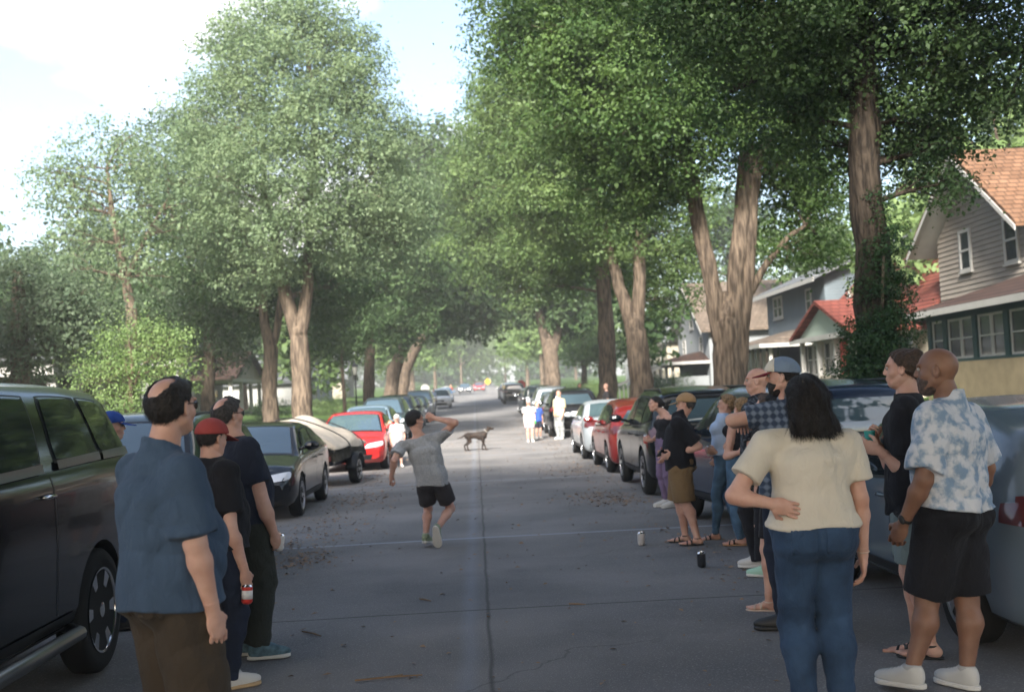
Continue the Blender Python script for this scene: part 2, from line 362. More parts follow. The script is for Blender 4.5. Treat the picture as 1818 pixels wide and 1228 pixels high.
def trunk_mesh(polys, lobes, seed, limb=.09, twigs=True, n=12):
    """polys: list of (points, radii); limbs run from the stems to each lobe"""
    rg = random.Random(seed); mb = MB()
    ends = []
    for pts, rad in polys:
        P3 = [np.array(p, float) for p in pts]; out = []; rr = []
        for i in range(len(P3)-1):
            for t in (0, .33, .66):
                jit = np.array([rg.uniform(-1, 1), rg.uniform(-1, 1), 0])*rad[i]*.10
                out.append(P3[i]*(1-t)+P3[i+1]*t+(jit if (i or t) else 0)); rr.append((rad[i]*(1-t)+rad[i+1]*t)*rg.uniform(.94, 1.07))
        out.append(P3[-1]); rr.append(rad[-1]); mb.tube(out, rr, n)
        ends += [(p, r) for p, r in zip(out[len(out)//2:], rr[len(out)//2:])]
    for (x, y, z, rx, ry, rz) in lobes:
        c = np.array([x, y, z-.2*rz]); best = min(ends, key=lambda e: np.linalg.norm(e[0]-c)+.6*max(0, e[0][2]-c[2]+.3))
        L0 = np.linalg.norm(best[0]-c)
        if L0 < .3: continue
        pts = bez(best[0], c, (rg.uniform(-.1, .1)*L0, rg.uniform(-.1, .1)*L0, .08*L0), 7); r0 = min(best[1]*.75, limb*(.5+.12*L0))
        mb.tube(pts, list(np.linspace(r0, r0*.3, 7)), 7, cap=False)
        if twigs:
            for k in range(9):
                d = np.array([rg.gauss(0, 1), rg.gauss(0, 1), rg.gauss(.3, .8)]); d /= np.linalg.norm(d)
                s = pts[rg.randint(2, 6)]; e = c+d*np.array([rx, ry, rz])*rg.uniform(.65, .95)
                mb.tube(bez(s, e, (0, 0, .06*L0), 4), [r0*.32, r0*.24, r0*.16, .008], 5, cap=False)
    return mb.mesh('trunk', True, fix=False)
def tree(name, label, base, polys, lobes, leaf, dens, lmat, seed=1, clump=(.55, 1.0), fill=.25, cat='tree', group=None, limb=.09, twigs=True, flare=True, ivy=None, bk=None):
    base = np.array(base, float)
    o = empty(name, base, 0, label, cat, group)
    rel = [([np.array(p)-base for p in pts], rad) for pts, rad in polys]
    if flare:
        pts, rad = rel[0]; b0 = pts[0]
        pts = [b0+np.array([0, 0, -.15]), b0+np.array([0, 0, .18])*1.0] + [b0*.5+pts[1]*.5] + list(pts[1:]); rad = [rad[0]*1.5, rad[0]*1.18, (rad[0]+rad[1])/2]+list(rad[1:]); rel[0] = (pts, rad)
    rl = [(a[0]-base[0], a[1]-base[1], a[2]-base[2])+tuple(a[3:]) for a in lobes]
    link('trunk', trunk_mesh(rel, rl, seed, limb, twigs), bk or bark, o)
    link('crown', crown_mesh(rl, leaf, dens, seed, clump, fill), lmat, o)
    return o
def LB(Y, *ls):       # lobes given as (px, py, radius in m, [dY], [squash])
    out = []
    for l in ls:
        p = P(l[0], l[1], Y+(l[3] if len(l) > 3 else 0)); r = l[2]; sq = l[4] if len(l) > 4 else .85
        out.append((p[0], p[1], p[2], r, r, r*sq))
    return out
def PL(Y, *pp):       # stem line (px, py, radius)
    return [P(p[0], p[1], Y+(p[3] if len(p) > 3 else 0)) for p in pp], [p[2] for p in pp]
def ground_at(px, Y, py0=720):
    x = P(px, py0, Y)[0]; return x, (terr(x, Y))
leafA = leafmat('maple_leaf', (.05, .095, .034), (.14, .20, .07), .45)
leafB = leafmat('pale_leaf', (.085, .135, .075), (.20, .26, .14), .48)
leafC = leafmat('dark_leaf', (.024, .052, .02), (.07, .115, .04), .33)
leafD = leafmat('olive_leaf', (.055, .09, .05), (.13, .17, .10), .45)
leafE = leafmat('bright_leaf', (.10, .165, .06), (.22, .30, .12), .5)
leafF = leafmat('deep_leaf', (.030, .068, .02), (.09, .145, .04), .4)
leafI = leafmat('ivy_leaf', (.012, .035, .012), (.035, .08, .025), .15, 3.)

def street_tree(name, label, px, Y, stems, lobes, leaf, dens, lm, seed, **kw):
    """stems: list of pixel polylines; the first starts at the ground"""
    x, z = ground_at(px, Y); base = (x, Y, z)
    polys = []
    for i, s in enumerate(stems):
        pts, rad = PL(Y, *s)
        if i == 0:
            pts = [np.array(base)]+pts; rad = [rad[0]*1.1]+rad
            if len(stems) > 1 and s[-1][1] > 540: pts += [pts[-1]+np.array([0, 0, r_*rad[-1]]) for r_ in (.9, 1.8, 2.4)]; rad += [rad[-1]*.84, rad[-1]*.5, rad[-1]*.12]
        if i and rad[0] > .15: pts = [pts[0]-(pts[1]-pts[0])*.12-np.array([0, 0, .55])]+pts; rad = [rad[0]*.7]+rad
        polys.append((pts, rad))
    return tree(name, label, base, polys, lobes, leaf, dens, lm, seed, **kw)

G1 = 'tall trees lining the street'
# the big pale tree on the left
street_tree('street_tree', 'tall pale green tree with a forked tan trunk on the left verge', 537, 40,
    [[(536, 700, .34), (530, 600, .32)], [(530, 600, .26), (505, 520, .22), (492, 440, .18), (470, 330, .12), (465, 240, .07)], [(532, 600, .25), (546, 520, .2), (546, 460, .17), (556, 330, .14), (560, 200, .10), (545, 90, .06)], [(556, 450, .1), (600, 395, .07), (640, 340, .05)]],
    LB(40, (480, 60, 1.6), (560, 50, 1.5), (430, 120, 1.6, 0), (600, 130, 1.6), (510, 140, 1.9, -1), (400, 210, 1.7), (470, 230, 1.9, -1.5), (560, 230, 1.9, -1.2), (640, 220, 1.6), (690, 250, 1.1, .5), (370, 300, 1.6, .5), (440, 330, 1.8, -1.5), (530, 330, 1.9, -1.8), (620, 320, 1.9, -1), (690, 340, 1.5, 0), (400, 400, 1.6, 0), (470, 420, 1.5, -1), (560, 395, 1.4, -1.5), (640, 410, 1.6, 0), (700, 420, 1.3, .6), (445, 480, 1.1, 0), (520, 10, 1.2), (590, 70, 1.3), (420, 60, 1.0), (650, 150, 1.1), (395, 130, .9), (500, 470, .8, -1)),
    .17, 48, leafB, 3, clump=(.38, .8), fill=.15, group=G1)
# left: others
street_tree('street_tree', 'brown trunked tree just left of the tall pale one', 480, 45, [[(478, 700, .30), (480, 620, .27), (470, 575, .2), (465, 500, .14)], [(480, 620, .2), (492, 590, .15), (500, 500, .1)]],
    LB(46, (380, 470, 2.2), (460, 500, 2.0, 1), (350, 380, 2.2), (420, 540, 1.8, 1), (540, 520, 1.9, 2), (310, 300, 2.3, 1), (330, 430, 2.0), (600, 500, 1.7, 2), (370, 240, 1.8, 2)), .19, 42, leafC, 4, group=G1)
street_tree('street_tree', 'olive tinged tree behind the balding men on the left', 368, 52, [[(370, 660, .3), (372, 600, .25), (360, 540, .16)], [(372, 600, .18), (400, 550, .12)]],
    LB(52, (330, 560, 2.0), (390, 560, 1.9), (350, 510, 2.0), (300, 610, 1.5), (400, 620, 1.4, 1), (270, 540, 1.8), (420, 520, 1.5)), .2, 38, leafD, 5, group=G1)
street_tree('garden_tree', 'airy light green tree against the sky at far left', 215, 38, [[(230, 640, .22), (235, 560, .18), (215, 460, .13), (200, 380, .09), (190, 300, .05)], [(222, 500, .1), (260, 420, .07), (300, 350, .04)]],
    LB(38, (100, 320, 1.0), (140, 290, 1.0), (190, 270, 1.3), (240, 280, 1.3), (120, 360, 1.0), (180, 350, 1.4), (250, 350, 1.5), (300, 300, 1.3), (150, 420, 1.2), (220, 430, 1.2), (290, 400, 1.4), (260, 480, 1.1), (330, 350, 1.3), (130, 470, .8), (200, 490, .8), (85, 300, .6), (225, 240, .7)),
    .17, 17, leafB, 6, clump=(.35, .8), fill=.1)
street_tree('garden_tree', 'dark drooping tree at the left edge in front of the columned house', 35, 34, [[(38, 680, .32), (35, 560, .25), (30, 480, .15)]],
    LB(34, (30, 480, 1.6), (90, 520, 1.4), (20, 560, 1.7), (-50, 570, 1.7), (100, 590, 1.3), (150, 540, 1.1), (60, 620, 1.0), (170, 590, .9)), .16, 42, leafD, 7, limb=.07)
street_tree('garden_tree', 'dark green tree standing over the columned house roof', 130, 47, [[(118, 680, .2), (120, 600, .2), (130, 520, .12)]],
    LB(47, (160, 590, 1.9), (90, 600, 1.9), (220, 560, 1.8), (180, 520, 1.6), (250, 610, 1.5), (50, 560, 1.6)), .19, 38, leafC, 8)
street_tree('small_tree', 'low bright green weeping tree on the left lawn', 235, 27.5, [[(232, 700, .06), (235, 650, .05), (230, 610, .03)], [(232, 690, .03), (222, 640, .02)], [(233, 700, .03), (250, 650, .02)]],
    LB(27.5, (235, 610, .65, 0, .8), (190, 640, .6, 0, .8), (285, 625, .7, 0, .8), (170, 680, .5, 0, 1.0), (310, 670, .5, 0, 1.0), (240, 670, .8, 0, .9), (255, 575, .45), (205, 595, .35), (310, 600, .4), (215, 710, .5, 0, 1.1), (150, 650, .35), (335, 640, .3), (275, 700, .5)), .1, 60, leafE, 9, clump=(.2, .5), fill=.2, limb=.02, flare=False)
street_tree('young_tree', 'slim young tree with a thin tan stem near the lamp post', 612, 60, [[(610, 690, .09), (606, 640, .09), (612, 590, .06)]],
    LB(60, (600, 570, 1.6), (640, 560, 1.6), (570, 590, 1.3), (620, 610, 1.2), (590, 540, 1.5)), .2, 40, leafC, 10, group=G1)
street_tree('street_tree', 'dark trunked tree to the right of the lamp post', 655, 66, [[(655, 690, .34), (656, 620, .28), (660, 560, .2)]],
    LB(66, (630, 520, 2.6), (690, 520, 2.6), (660, 450, 3.0), (720, 440, 2.6), (600, 470, 2.2), (700, 570, 1.9), (740, 500, 2.2, 2), (610, 590, 1.5), (690, 380, 2.6, 1), (740, 360, 2.4, 2)), .24, 30, leafC, 11, clump=(.6, 1.1), group=G1)
street_tree('street_tree', 'near one of two trunks leaning over the street on the left', 690, 84, [[(700, 660, .5), (722, 600, .42), (745, 540, .3)]],
    LB(80, (730, 480, 3.0), (780, 520, 2.8), (740, 400, 3.2), (790, 430, 3.0), (770, 340, 3.2), (720, 320, 3.0), (700, 570, 2.2), (760, 270, 2.6), (820, 510, 2.6), (850, 560, 2.0)), .28, 26, leafC, 12, clump=(.8, 1.3), group=G1)
street_tree('street_tree', 'far one of two trunks leaning over the street on the left', 712, 92, [[(718, 660, .45), (742, 610, .4), (775, 570, .3), (800, 545, .2)]],
    LB(95, (800, 480, 3.2), (840, 500, 3.0), (810, 400, 3.4), (780, 560, 2.0), (850, 440, 2.8), (830, 340, 3.2), (800, 290, 3.0), (870, 540, 2.4, -4)), .3, 24, leafC, 13, clump=(.8, 1.3), group=G1)
# right side
street_tree('street_tree', 'dark ivy clad tree beside the taupe house on the right', 1565, 18,
    [[(1560, 640, .31), (1550, 540, .29), (1548, 430, .26), (1536, 330, .25), (1535, 230, .24), (1530, 100, .22), (1520, -60, .19), (1510, -250, .14)],
     [(1535, 130, .13), (1460, 105, .10), (1380, 120, .08), (1300, 160, .05, -1)], [(1530, 40, .13), (1440, 20, .1), (1330, 40, .07), (1290, 70, .05, -1)], [(1535, 90, .12), (1610, 90, .1), (1720, 80, .08), (1820, 90, .05, -1)], [(1530, 0, .12), (1640, 30, .09), (1780, 10, .06)]],
    LB(18, (1330, 60, 1.3, -1), (1420, 20, 1.2, 0), (1450, 140, .9, 0), (1390, 200, .9, .5), (1600, 40, 1.1, .5), (1690, 30, 1.2, -1), (1790, 30, 1.2, -1), (1650, 180, .95, 0), (1610, 260, .8, .5), (1690, 250, .75, 0), (1740, 100, .7, -1), (1560, -60, 1.6), (1400, -100, 1.8, -1), (1700, -100, 1.8, -1), (1590, 160, .9, 1), (1480, 250, .7, 1), (1300, -40, 1.5, -2), (1500, 60, 1.2, 1), (1800, 180, .6, -1), (1560, -260, 2.2), (1300, -260, 2.2, -2), (1800, -260, 2.2, -2), (1100, -200, 1.8, -3), (1665, 320, .45, 0)),
    .105, 120, leafC, 21, clump=(.28, .6), fill=.2, group=G1, bk=bark_shaded)
street_tree('street_tree', 'great tree with a broad V forked trunk on the right verge', 1290, 27.5,
    [[(1294, 660, .38), (1291, 580, .36)], [(1276, 570, .24), (1264, 500, .19), (1240, 400, .2), (1225, 310, .18), (1200, 200, .14), (1150, 100, .1)], [(1302, 590, .25), (1307, 480, .22), (1318, 380, .21), (1325, 280, .19), (1340, 150, .16), (1360, 20, .1)], [(1314, 630, .2), (1326, 500, .17), (1332, 380, .17), (1345, 280, .15), (1400, 200, .1)], [(1325, 530, .12), (1360, 470, .09), (1400, 420, .06), (1430, 400, .05)]],
    LB(27.5, (1000, 60, 1.6, -1), (1080, 40, 1.8, -1), (1180, 60, 1.8, -1), (1280, 80, 1.8, -1), (940, 40, 1.2, 0), (1060, 150, 1.6, -1), (1150, 170, 1.8, -1.5), (1250, 190, 1.5, -1), (1350, 200, 1.5, 0), (1120, 260, 1.4, 0), (1200, 260, 1.2, -1.2), (1420, 270, 1.2, .5), (1400, 350, 1.1, 1), (1450, 340, 1.0, 1), (1160, 320, 1.0, 0), (1090, 330, 1.1, .5), (1380, 100, 1.6, 0), (1000, -80, 2.2, -1), (1150, -100, 2.4), (1300, -120, 2.4), (1470, 200, 1.2, 1), (1410, 440, .7, 0), (1460, 430, .7, 1), (1050, 220, 1.2, 0), (1370, 300, .9, 1), (905, 80, .8)),
    .14, 85, leafF, 22, clump=(.35, .75), fill=.2, group=G1)
street_tree('street_tree', 'forked tan tree beyond the great V shaped one on the right', 1140, 42,
    [[(1137, 660, .42), (1128, 590, .4)], [(1122, 580, .3), (1100, 510, .24), (1078, 430, .2), (1060, 340, .15), (1040, 250, .1)], [(1132, 580, .28), (1135, 500, .24), (1132, 400, .2), (1140, 300, .15), (1130, 200, .1)]],
    LB(42, (960, 130, 2.0), (1040, 110, 2.2), (920, 220, 1.9), (1000, 220, 2.3, -1), (1080, 220, 2.2), (940, 310, 2.0), (1020, 320, 2.1, -1), (1100, 320, 2.0, 1), (900, 160, 1.4), (1160, 400, 1.6, 1), (1060, 400, 1.5), (960, 400, 1.8, 1), (1190, 330, 2.0, 2), (1200, 450, 1.5, 2), (1190, 520, 1.1, 2), (1010, 40, 2.0)),
    .19, 50, leafA, 23, clump=(.5, .95), group=G1)
street_tree('street_tree', 'straight dark trunk between the forked trees on the right', 1078, 54,
    [[(1078, 660, .44), (1076, 600, .42), (1072, 520, .36), (1068, 440, .3), (1060, 350, .2)], [(1072, 490, .2), (1050, 440, .15), (1020, 400, .1)]],
    LB(54, (880, 260, 2.4), (940, 260, 2.6), (900, 350, 2.6), (980, 360, 2.6), (860, 330, 2.2), (1050, 420, 2.0), (960, 440, 2.2), (880, 430, 2.2, 1), (1010, 480, 1.5, 1), (1110, 460, 1.8, 2), (920, 180, 2.2, 1), (940, 500, 1.3, 1), (1000, 290, 2.4)),
    .23, 36, leafA, 24, clump=(.6, 1.1), group=G1)
street_tree('street_tree', 'dark forked tree farthest up the right side of the street', 980, 88,
    [[(980, 660, .62), (976, 620, .55)], [(972, 620, .4), (962, 580, .34), (955, 540, .25)], [(982, 620, .38), (994, 580, .3), (1000, 540, .2)]],
    LB(88, (860, 480, 3.4), (920, 500, 3.4), (980, 500, 3.2), (1030, 520, 3.0), (880, 400, 3.6), (960, 420, 3.6), (1040, 440, 3.4), (830, 430, 3.4, 3), (840, 340, 3.6, 3), (1000, 560, 1.8)),
    .3, 25, leafC, 25, clump=(.8, 1.4), group=G1)
# ivy on the right trunk: its own plant
def ivy():
    o = empty('ivy', (6.4, 17.9, terr(6.4, 18)), 0, 'dark ivy climbing the trunk beside the taupe house', 'ivy')
    b = np.array([6.4, 17.9, terr(6.4, 18)]); lb = []
    for (px, py, r, dy) in ((1560, 660, .45, -.3), (1570, 600, .45, -.3), (1555, 560, .4, -.3), (1580, 560, .3, -.2), (1530, 640, .4, -.2), (1575, 520, .36, -.25), (1570, 470, .30, -.25), (1580, 430, .26, -.2), (1570, 395, .22, -.2), (1540, 690, .6, -.4), (1585, 640, .38, -.2), (1515, 690, .5, -.3), (1560, 350, .2, -.2), (1545, 600, .4, -.45), (1585, 590, .38, -.4), (1580, 530, .26, -.2), (1545, 500, .24, -.3), (1560, 440, .24, -.25), (1530, 600, .3, -.3), (1590, 500, .24, -.1), (1500, 720, .5, -.3)):
        p = P(px, py, 18+dy)-b; lb.append((p[0], p[1], p[2], r, r*.8, r))
    link('foliage', crown_mesh(lb, .068, 300, 31, (.12, .26), .2), leafI, o)
    st = MB(); st.tube([(0, 0, 0), (.02, -.3, 1), (-.02, -.32, 2.2), (.1, -.3, 3.4)], [.04, .035, .03, .02], 7); st.build('stem', bark, o, True)
ivy()
# trees behind the houses and the trees that close the view, each its own
def back_tree(label, x, y, h, r, lm, seed, group, leaf=.34, dens=13, zb=None, name='tree'):
    rg = random.Random(seed); z = (terr(x, y) if abs(x) < 60 else zfar(y)+.5) if zb is None else zb
    lb = []
    for k in range(9):
        a = rg.uniform(0, 6.28); q = rg.uniform(.2, .75)*r; zz = rg.uniform(.38, .88)*h; s = 1-.45*abs(zz/h-.55)
        lb.append((x+math.cos(a)*q*s, y+math.sin(a)*q*s, z+zz, r*rg.uniform(.38, .55)*s, r*rg.uniform(.38, .55)*s, r*.42*s))
    lb.append((x, y, z+h*.9, r*.4, r*.4, r*.35))
    return tree(name, label, (x, y, z), [([(x, y, z), (x, y, z+h*.3), (x+.2, y, z+h*.7)], [.3, .25, .1])], lb, leaf, dens, lm, seed, clump=(.6, 1.2), cat='tree', group=group, twigs=False, limb=.12)
BG = 'background trees behind the houses'
for i, (x, y, h, r, lm, lab) in enumerate([  # far up the street, leafE puts sunlight into the crowns' colour
    (20.5, 43, 13, 4.6, leafE, 'yellow green tree between the taupe house and the ivy clad trunk'),
    (25, 57, 14, 5, leafA, 'mid green tree rising behind the red roofed house'),
    (23, 72, 13, 5, leafA, 'green tree behind the grey blue house on the right'),
    (20, 88, 15, 5, leafC, 'dark tree behind the farther houses on the right'),
    (9.5, 66, 9, 2.8, leafC, 'dark spruce like tree in a right front yard'),
    (10, 104, 10, 4, leafE, 'sunlit tree far up the right side'),
    (14, 125, 14, 5.5, leafE, 'bright round tree near the far crossing on the right'),
    (8, 135, 13, 5, leafE, 'light green tree over the far right verge'),
    (10, 160, 15, 6, leafA, 'mid green tree behind the red octagonal sign'),
    (-9, 120, 11, 5, leafE, 'sunlit tree beyond the leaning trunks on the left'),
    (-8, 145, 14, 5.5, leafA, 'green tree farther up the left side'),
    (-10, 175, 15, 6, leafA, 'mid green tree near the far bend on the left'),
    (-14, 96, 12, 5, leafA, 'green tree behind the grey gabled house'),
    (-22, 70, 13, 5.5, leafC, 'dark tree behind the left porch house'),
    (-26, 52, 12, 5, leafC, 'dark tree behind the columned house'),
    (-17, 84, 11, 4.5, leafB, 'pale tree between the two far left houses'),
    (31, 40, 13, 5, leafA, 'green tree behind the taupe house ridge'),
    (-11, 74, 7, 3, leafA, 'bushy tree by the left sidewalk'),
    (-3, 250, 17, 8, leafA, 'dark tree closing the end of the street left of centre'),
    (7, 262, 18, 8, leafE, 'dark tree closing the end of the street right of centre'),
    (-16, 225, 17, 8, leafA, 'broad tree at the far left end of the street'),
    (20, 225, 17, 8, leafA, 'broad tree at the far right end of the street'),
    (-7, 200, 15, 6, leafE, 'tall dark tree where the street fades on the left'),
    (9, 195, 15, 6, leafE, 'tall green tree where the street fades on the right'),
    ]):
    big = y > 110
    back_tree(lab, x, y, h, r, lm, 40+i, BG, leaf=.42 if big else .3, dens=8 if big else 14)
for i, (x, y, lab) in enumerate([(-7, 3, 'unseen tree added beside the camera to shade the left cars'), (7, 3.5, 'unseen tree added beside the camera to shade the right cars'), (-6.5, -9, 'unseen shade tree added behind the camera on the left'), (6.5, -8, 'unseen shade tree added behind the camera on the right'), (-6.3, -19, 'second unseen shade tree added behind the camera on the left'), (6.3, -18, 'second unseen shade tree added behind the camera on the right')]):  # out of view; added so their crowns shade the near street
    rg = random.Random(i); z = terr(x, y); s = 1 if x < 0 else -1
    lb = [(x+s*rg.uniform(-2, 6.6), y+rg.uniform(-5.0, 4.0), z+rg.uniform(7, 13), 2.3, 2.3, 1.6) for _ in range(17)]
    tree('street_tree', lab, (x, y, z), [([(x, y, z), (x, y, z+3), (x, y, z+8)], [.36, .3, .18])], lb, .3, 18, leafC, 90+i, group=G1, twigs=False, clump=(.6, 1.1))
# the woods beyond everything
vw = []
rg = random.Random(5)
for i in range(150):
    a = rg.uniform(-1, 1); x = a*330; y = 300+rg.uniform(0, 60)-abs(a)*60; vw.append((x, y, 6+rg.uniform(2, 7), 9, 8, 8))
for sx in (-1, 1):
    for i in range(46): vw.append((sx*rg.uniform(40, 75), rg.uniform(20, 290), 5+rg.uniform(0, 4), 6.5, 6.5, 5.5))
o = link('far_wood', crown_mesh(vw, 1.1, 1.0, 77, (1.6, 3), .2), leafC); tag(o, 'mass of far trees beyond the street and behind the houses', 'woods', kind='stuff')
# shrubs and hedges by the houses
def shrub(label, px, py, Y, r, lm, seed, n=4, cat='shrub', group=None):
    x = P(px, py, Y)[0]; z = terr(x, Y); rg = random.Random(seed)
    o = empty('shrub', (x, Y, z), 0, label, cat, group)
    lb = [(rg.uniform(-1, 1)*r*.8, rg.uniform(-1, 1)*r*.6, r*.45*rg.uniform(.7, 1.2), r*.55, r*.55, r*.5) for _ in range(n)]
    link('foliage', crown_mesh(lb, .11, 60, seed, (.2, .4), .2), lm, o)
    st = MB(); [st.tube([(0, 0, -.05), (a[0]*.5, a[1]*.5, a[2])], [.03, .015], 5) for a in lb]; st.build('stem', bark, o)
for i, s in enumerate([('bright shrub at the foot of the ivy clad trunk', 1440, 700, 22, .8, leafE), ('low shrub under the taupe house windows', 1700, 660, 31.5, .6, leafE), ('rounded shrub beside the left porch house', 470, 720, 62, 1.2, leafC), ('shrub in front of the grey gabled house', 600, 720, 75, 1.4, leafE), ('pale shrub by the columned house', 120, 720, 40, 1.2, leafA), ('clipped shrub near the lamp post', 645, 725, 58, .9, leafA),
     ('shrub under the porch of the grey blue house', 1345, 690, 52, 1.1, leafA), ('dark shrub between the right hand houses', 1180, 690, 70, 1.4, leafC), ('light shrub along the far right walk', 1040, 690, 80, 1.6, leafE)]):
    shrub(s[0], s[1], s[2], s[3], s[4], s[5], 120+i, group='shrubs in the front yards')
# ------------------------------------------------------------------ houses
def window(parent, fx, y0, y1, z0, z1, side, frame=white_paint, pane=None, t=.09, mull=1, name='window', div=None):
    """window in a wall plane x=fx (side: -1 faces -X, +1 faces +X)"""
    o = MB(); d = .05*side
    a, b = sorted((fx-.02*side, fx+d))
    o.box((a, y0, z0), (b, y0+t, z1)); o.box((a, y1-t, z0), (b, y1, z1)); o.box((a, y0+t, z0), (b, y1-t, z0+t)); o.box((a, y0+t, z1-t), (b, y1-t, z1))
    if mull: zc = (z0+z1)/2; o.box((a, y0+t, zc-t*.35), (b-.01, y1-t, zc+t*.35))
    if div:
        for k in range(1, div): yc = y0+(y1-y0)*k/div; o.box((a, yc-t*.4, z0+t), (b-.006, yc+t*.4, z1-t))
    s1, s2 = sorted((fx-.02*side, fx+.09*side)); o.box((s1, y0-.05, z0-.06), (s2, y1+.05, z0))
    w_ = o.build(name, frame, parent)
    p = MB(); a, b = sorted((fx+.004*side, fx+.018*side)); p.box((a, y0+t, z0+t), (b, y1-t, z1-t)); p.build('pane', pane or glass_win, w_)
    return w_
def gable_house(name, label, y0, y1, xf, xb, zg, ze, zr, side, wall, roofm, ov=.5, trim=white_paint, ridge='x'):
    """box house; gable faces the street when ridge='x'. xf: street face, xb: back"""
    o = empty(name, ((xf+xb)/2, (y0+y1)/2, zg), 0, label, 'house'); c = Vector(o.location)
    def B(mb, nm, m, par=o):
        mb.v = [tuple(Vector(v)-c) for v in mb.v]
        if nm in ('bargeboard', 'fascia', 'porch_post', 'column'):
            for q in components(mb): ob = q.build(nm, m, par)
            return ob
        ob = mb.build(nm, m, par)
        if nm == 'roof':
            ob.data.materials.append(trim)
            for pl in ob.data.polygons:
                if pl.normal.z < -.3: pl.material_index = 1
        return ob
    x0, x1 = sorted((xf, xb)); m = MB(); ym = (y0+y1)/2; xm = (x0+x1)/2; t = .16
    if ridge == 'x':
        m.prism([(y0, zg-.6), (y1, zg-.6), (y1, ze), (ym, zr), (y0, ze)], 0, x0, x1); B(m, 'wall', wall)
        sl = (zr-ze)/(ym-y0); r = MB()
        r.prism([(y0-ov, ze-sl*ov+.02), (ym, zr+.02), (ym, zr+.02+t), (y0-ov, ze-sl*ov+.02+t)], 0, x0-ov, x1+ov)
        r.prism([(ym, zr+.02), (y1+ov, ze-sl*ov+.02), (y1+ov, ze-sl*ov+.02+t), (ym, zr+.02+t)], 0, x0-ov, x1+ov); B(r, 'roof', roofm)
        f = MB()
        for s in (y0-ov, y1+ov):
            for xe in (x0-ov-.03, x1+ov):
                e = .2; zz = ze-sl*ov
                f.prism([(s, zz-e+.1), (ym, zr-e+.1), (ym, zr+.05), (s, zz+.05)] if s < ym else [(ym, zr-e+.1), (s, zz-e+.1), (s, zz+.05), (ym, zr+.05)], 0, xe, xe+.03)
        B(f, 'bargeboard', trim)
    else:
        m.prism([(x0, zg-.6), (x1, zg-.6), (x1, ze), (xm, zr), (x0, ze)], 1, y0, y1); B(m, 'wall', wall)
        sl = (zr-ze)/(xm-x0); r = MB()
        r.prism([(x0-ov, ze-sl*ov+.02), (xm, zr+.02), (xm, zr+.02+t), (x0-ov, ze-sl*ov+.02+t)], 1, y0-ov, y1+ov)
        r.prism([(xm, zr+.02), (x1+ov, ze-sl*ov+.02), (x1+ov, ze-sl*ov+.02+t), (xm, zr+.02+t)], 1, y0-ov, y1+ov); B(r, 'roof', roofm)
        f = MB()
        for s, q in ((x0-ov-.03, 1), (x1+ov, -1)): f.box((s, y0-ov, ze-sl*ov-.06), (s+.03, y1+ov, ze-sl*ov+.15))
        B(f, 'fascia', trim)
    return o, c, B
roof_or = shingle('orange_shingle', (.13, .068, .038), (.18, .10, .06)); roof_red = shingle('red_shingle', (.15, .042, .032), (.21, .065, .048))
roof_dk = shingle('brown_shingle', (.035, .023, .019), (.075, .042, .032)); roof_gr = shingle('grey_shingle', (.10, .11, .12), (.17, .175, .18)); roof_br = shingle('tan_shingle', (.11, .088, .068), (.17, .13, .10))
w_taupe = siding('taupe_siding', (.20, .175, .148), .16); w_blue = siding('slate_siding', (.085, .105, .118), .14); w_cream = siding('cream_siding', (.25, .225, .175), .16); w_grey = siding('grey_siding', (.17, .18, .185), .14); w_white = siding('white_siding', (.33, .33, .315), .14)
stucco = mat('stucco', (.27, .215, .135), .9, .1, bump=.5, bscale=40, var=.1); teal = mat('teal_trim', (.022, .048, .048), .5, .3); mint = mat('mint_trim', (.30, .36, .31), .6, .2); redp = mat('red_door', (.5, .06, .04), .4, .3)

def hip_porch(B, o, x0, x1, y0, y1, ze, zr, wallx, roofm, ov=.35, trim=white_paint, ridge_y=None):
    """lean roof over a porch box from street edge x0 to the house wall x1, hipped at both ends"""
    r = MB(); ry0 = ridge_y[0] if ridge_y else y0+(x1-x0)*.8; ry1 = ridge_y[1] if ridge_y else y1-(x1-x0)*.8
    s = 1 if x1 > x0 else -1; a = x0-s*ov; t = .1
    A = (a, y0-ov, ze); Bq = (a, y1+ov, ze); Cc = (x1, y1+ov, ze); D = (x1, y0-ov, ze); E_ = (x1, ry0, zr); F_ = (x1, ry1, zr)
    A2, B2, C2, D2 = [(p[0], p[1], p[2]+t) for p in (A, Bq, Cc, D)]
    r.quad(A2, B2, F_, E_); r.poly([B2, C2, F_]); r.poly([D2, A2, E_]); r.quad(A, D, Cc, Bq); B(r, 'porch_roof', roofm)
    f = MB(); e = .13
    xa, xb2 = sorted((a-s*.03, a)); f.box((xa, y0-ov, ze-e+.06), (xb2, y1+ov, ze+.11)); xa, xb2 = sorted((a, x1)); f.box((xa, y0-ov-.03, ze-e+.06), (xb2, y0-ov, ze+.11)); f.box((xa, y1+ov, ze-e+.06), (xb2, y1+ov+.03, ze+.11)); B(f, 'fascia', trim)

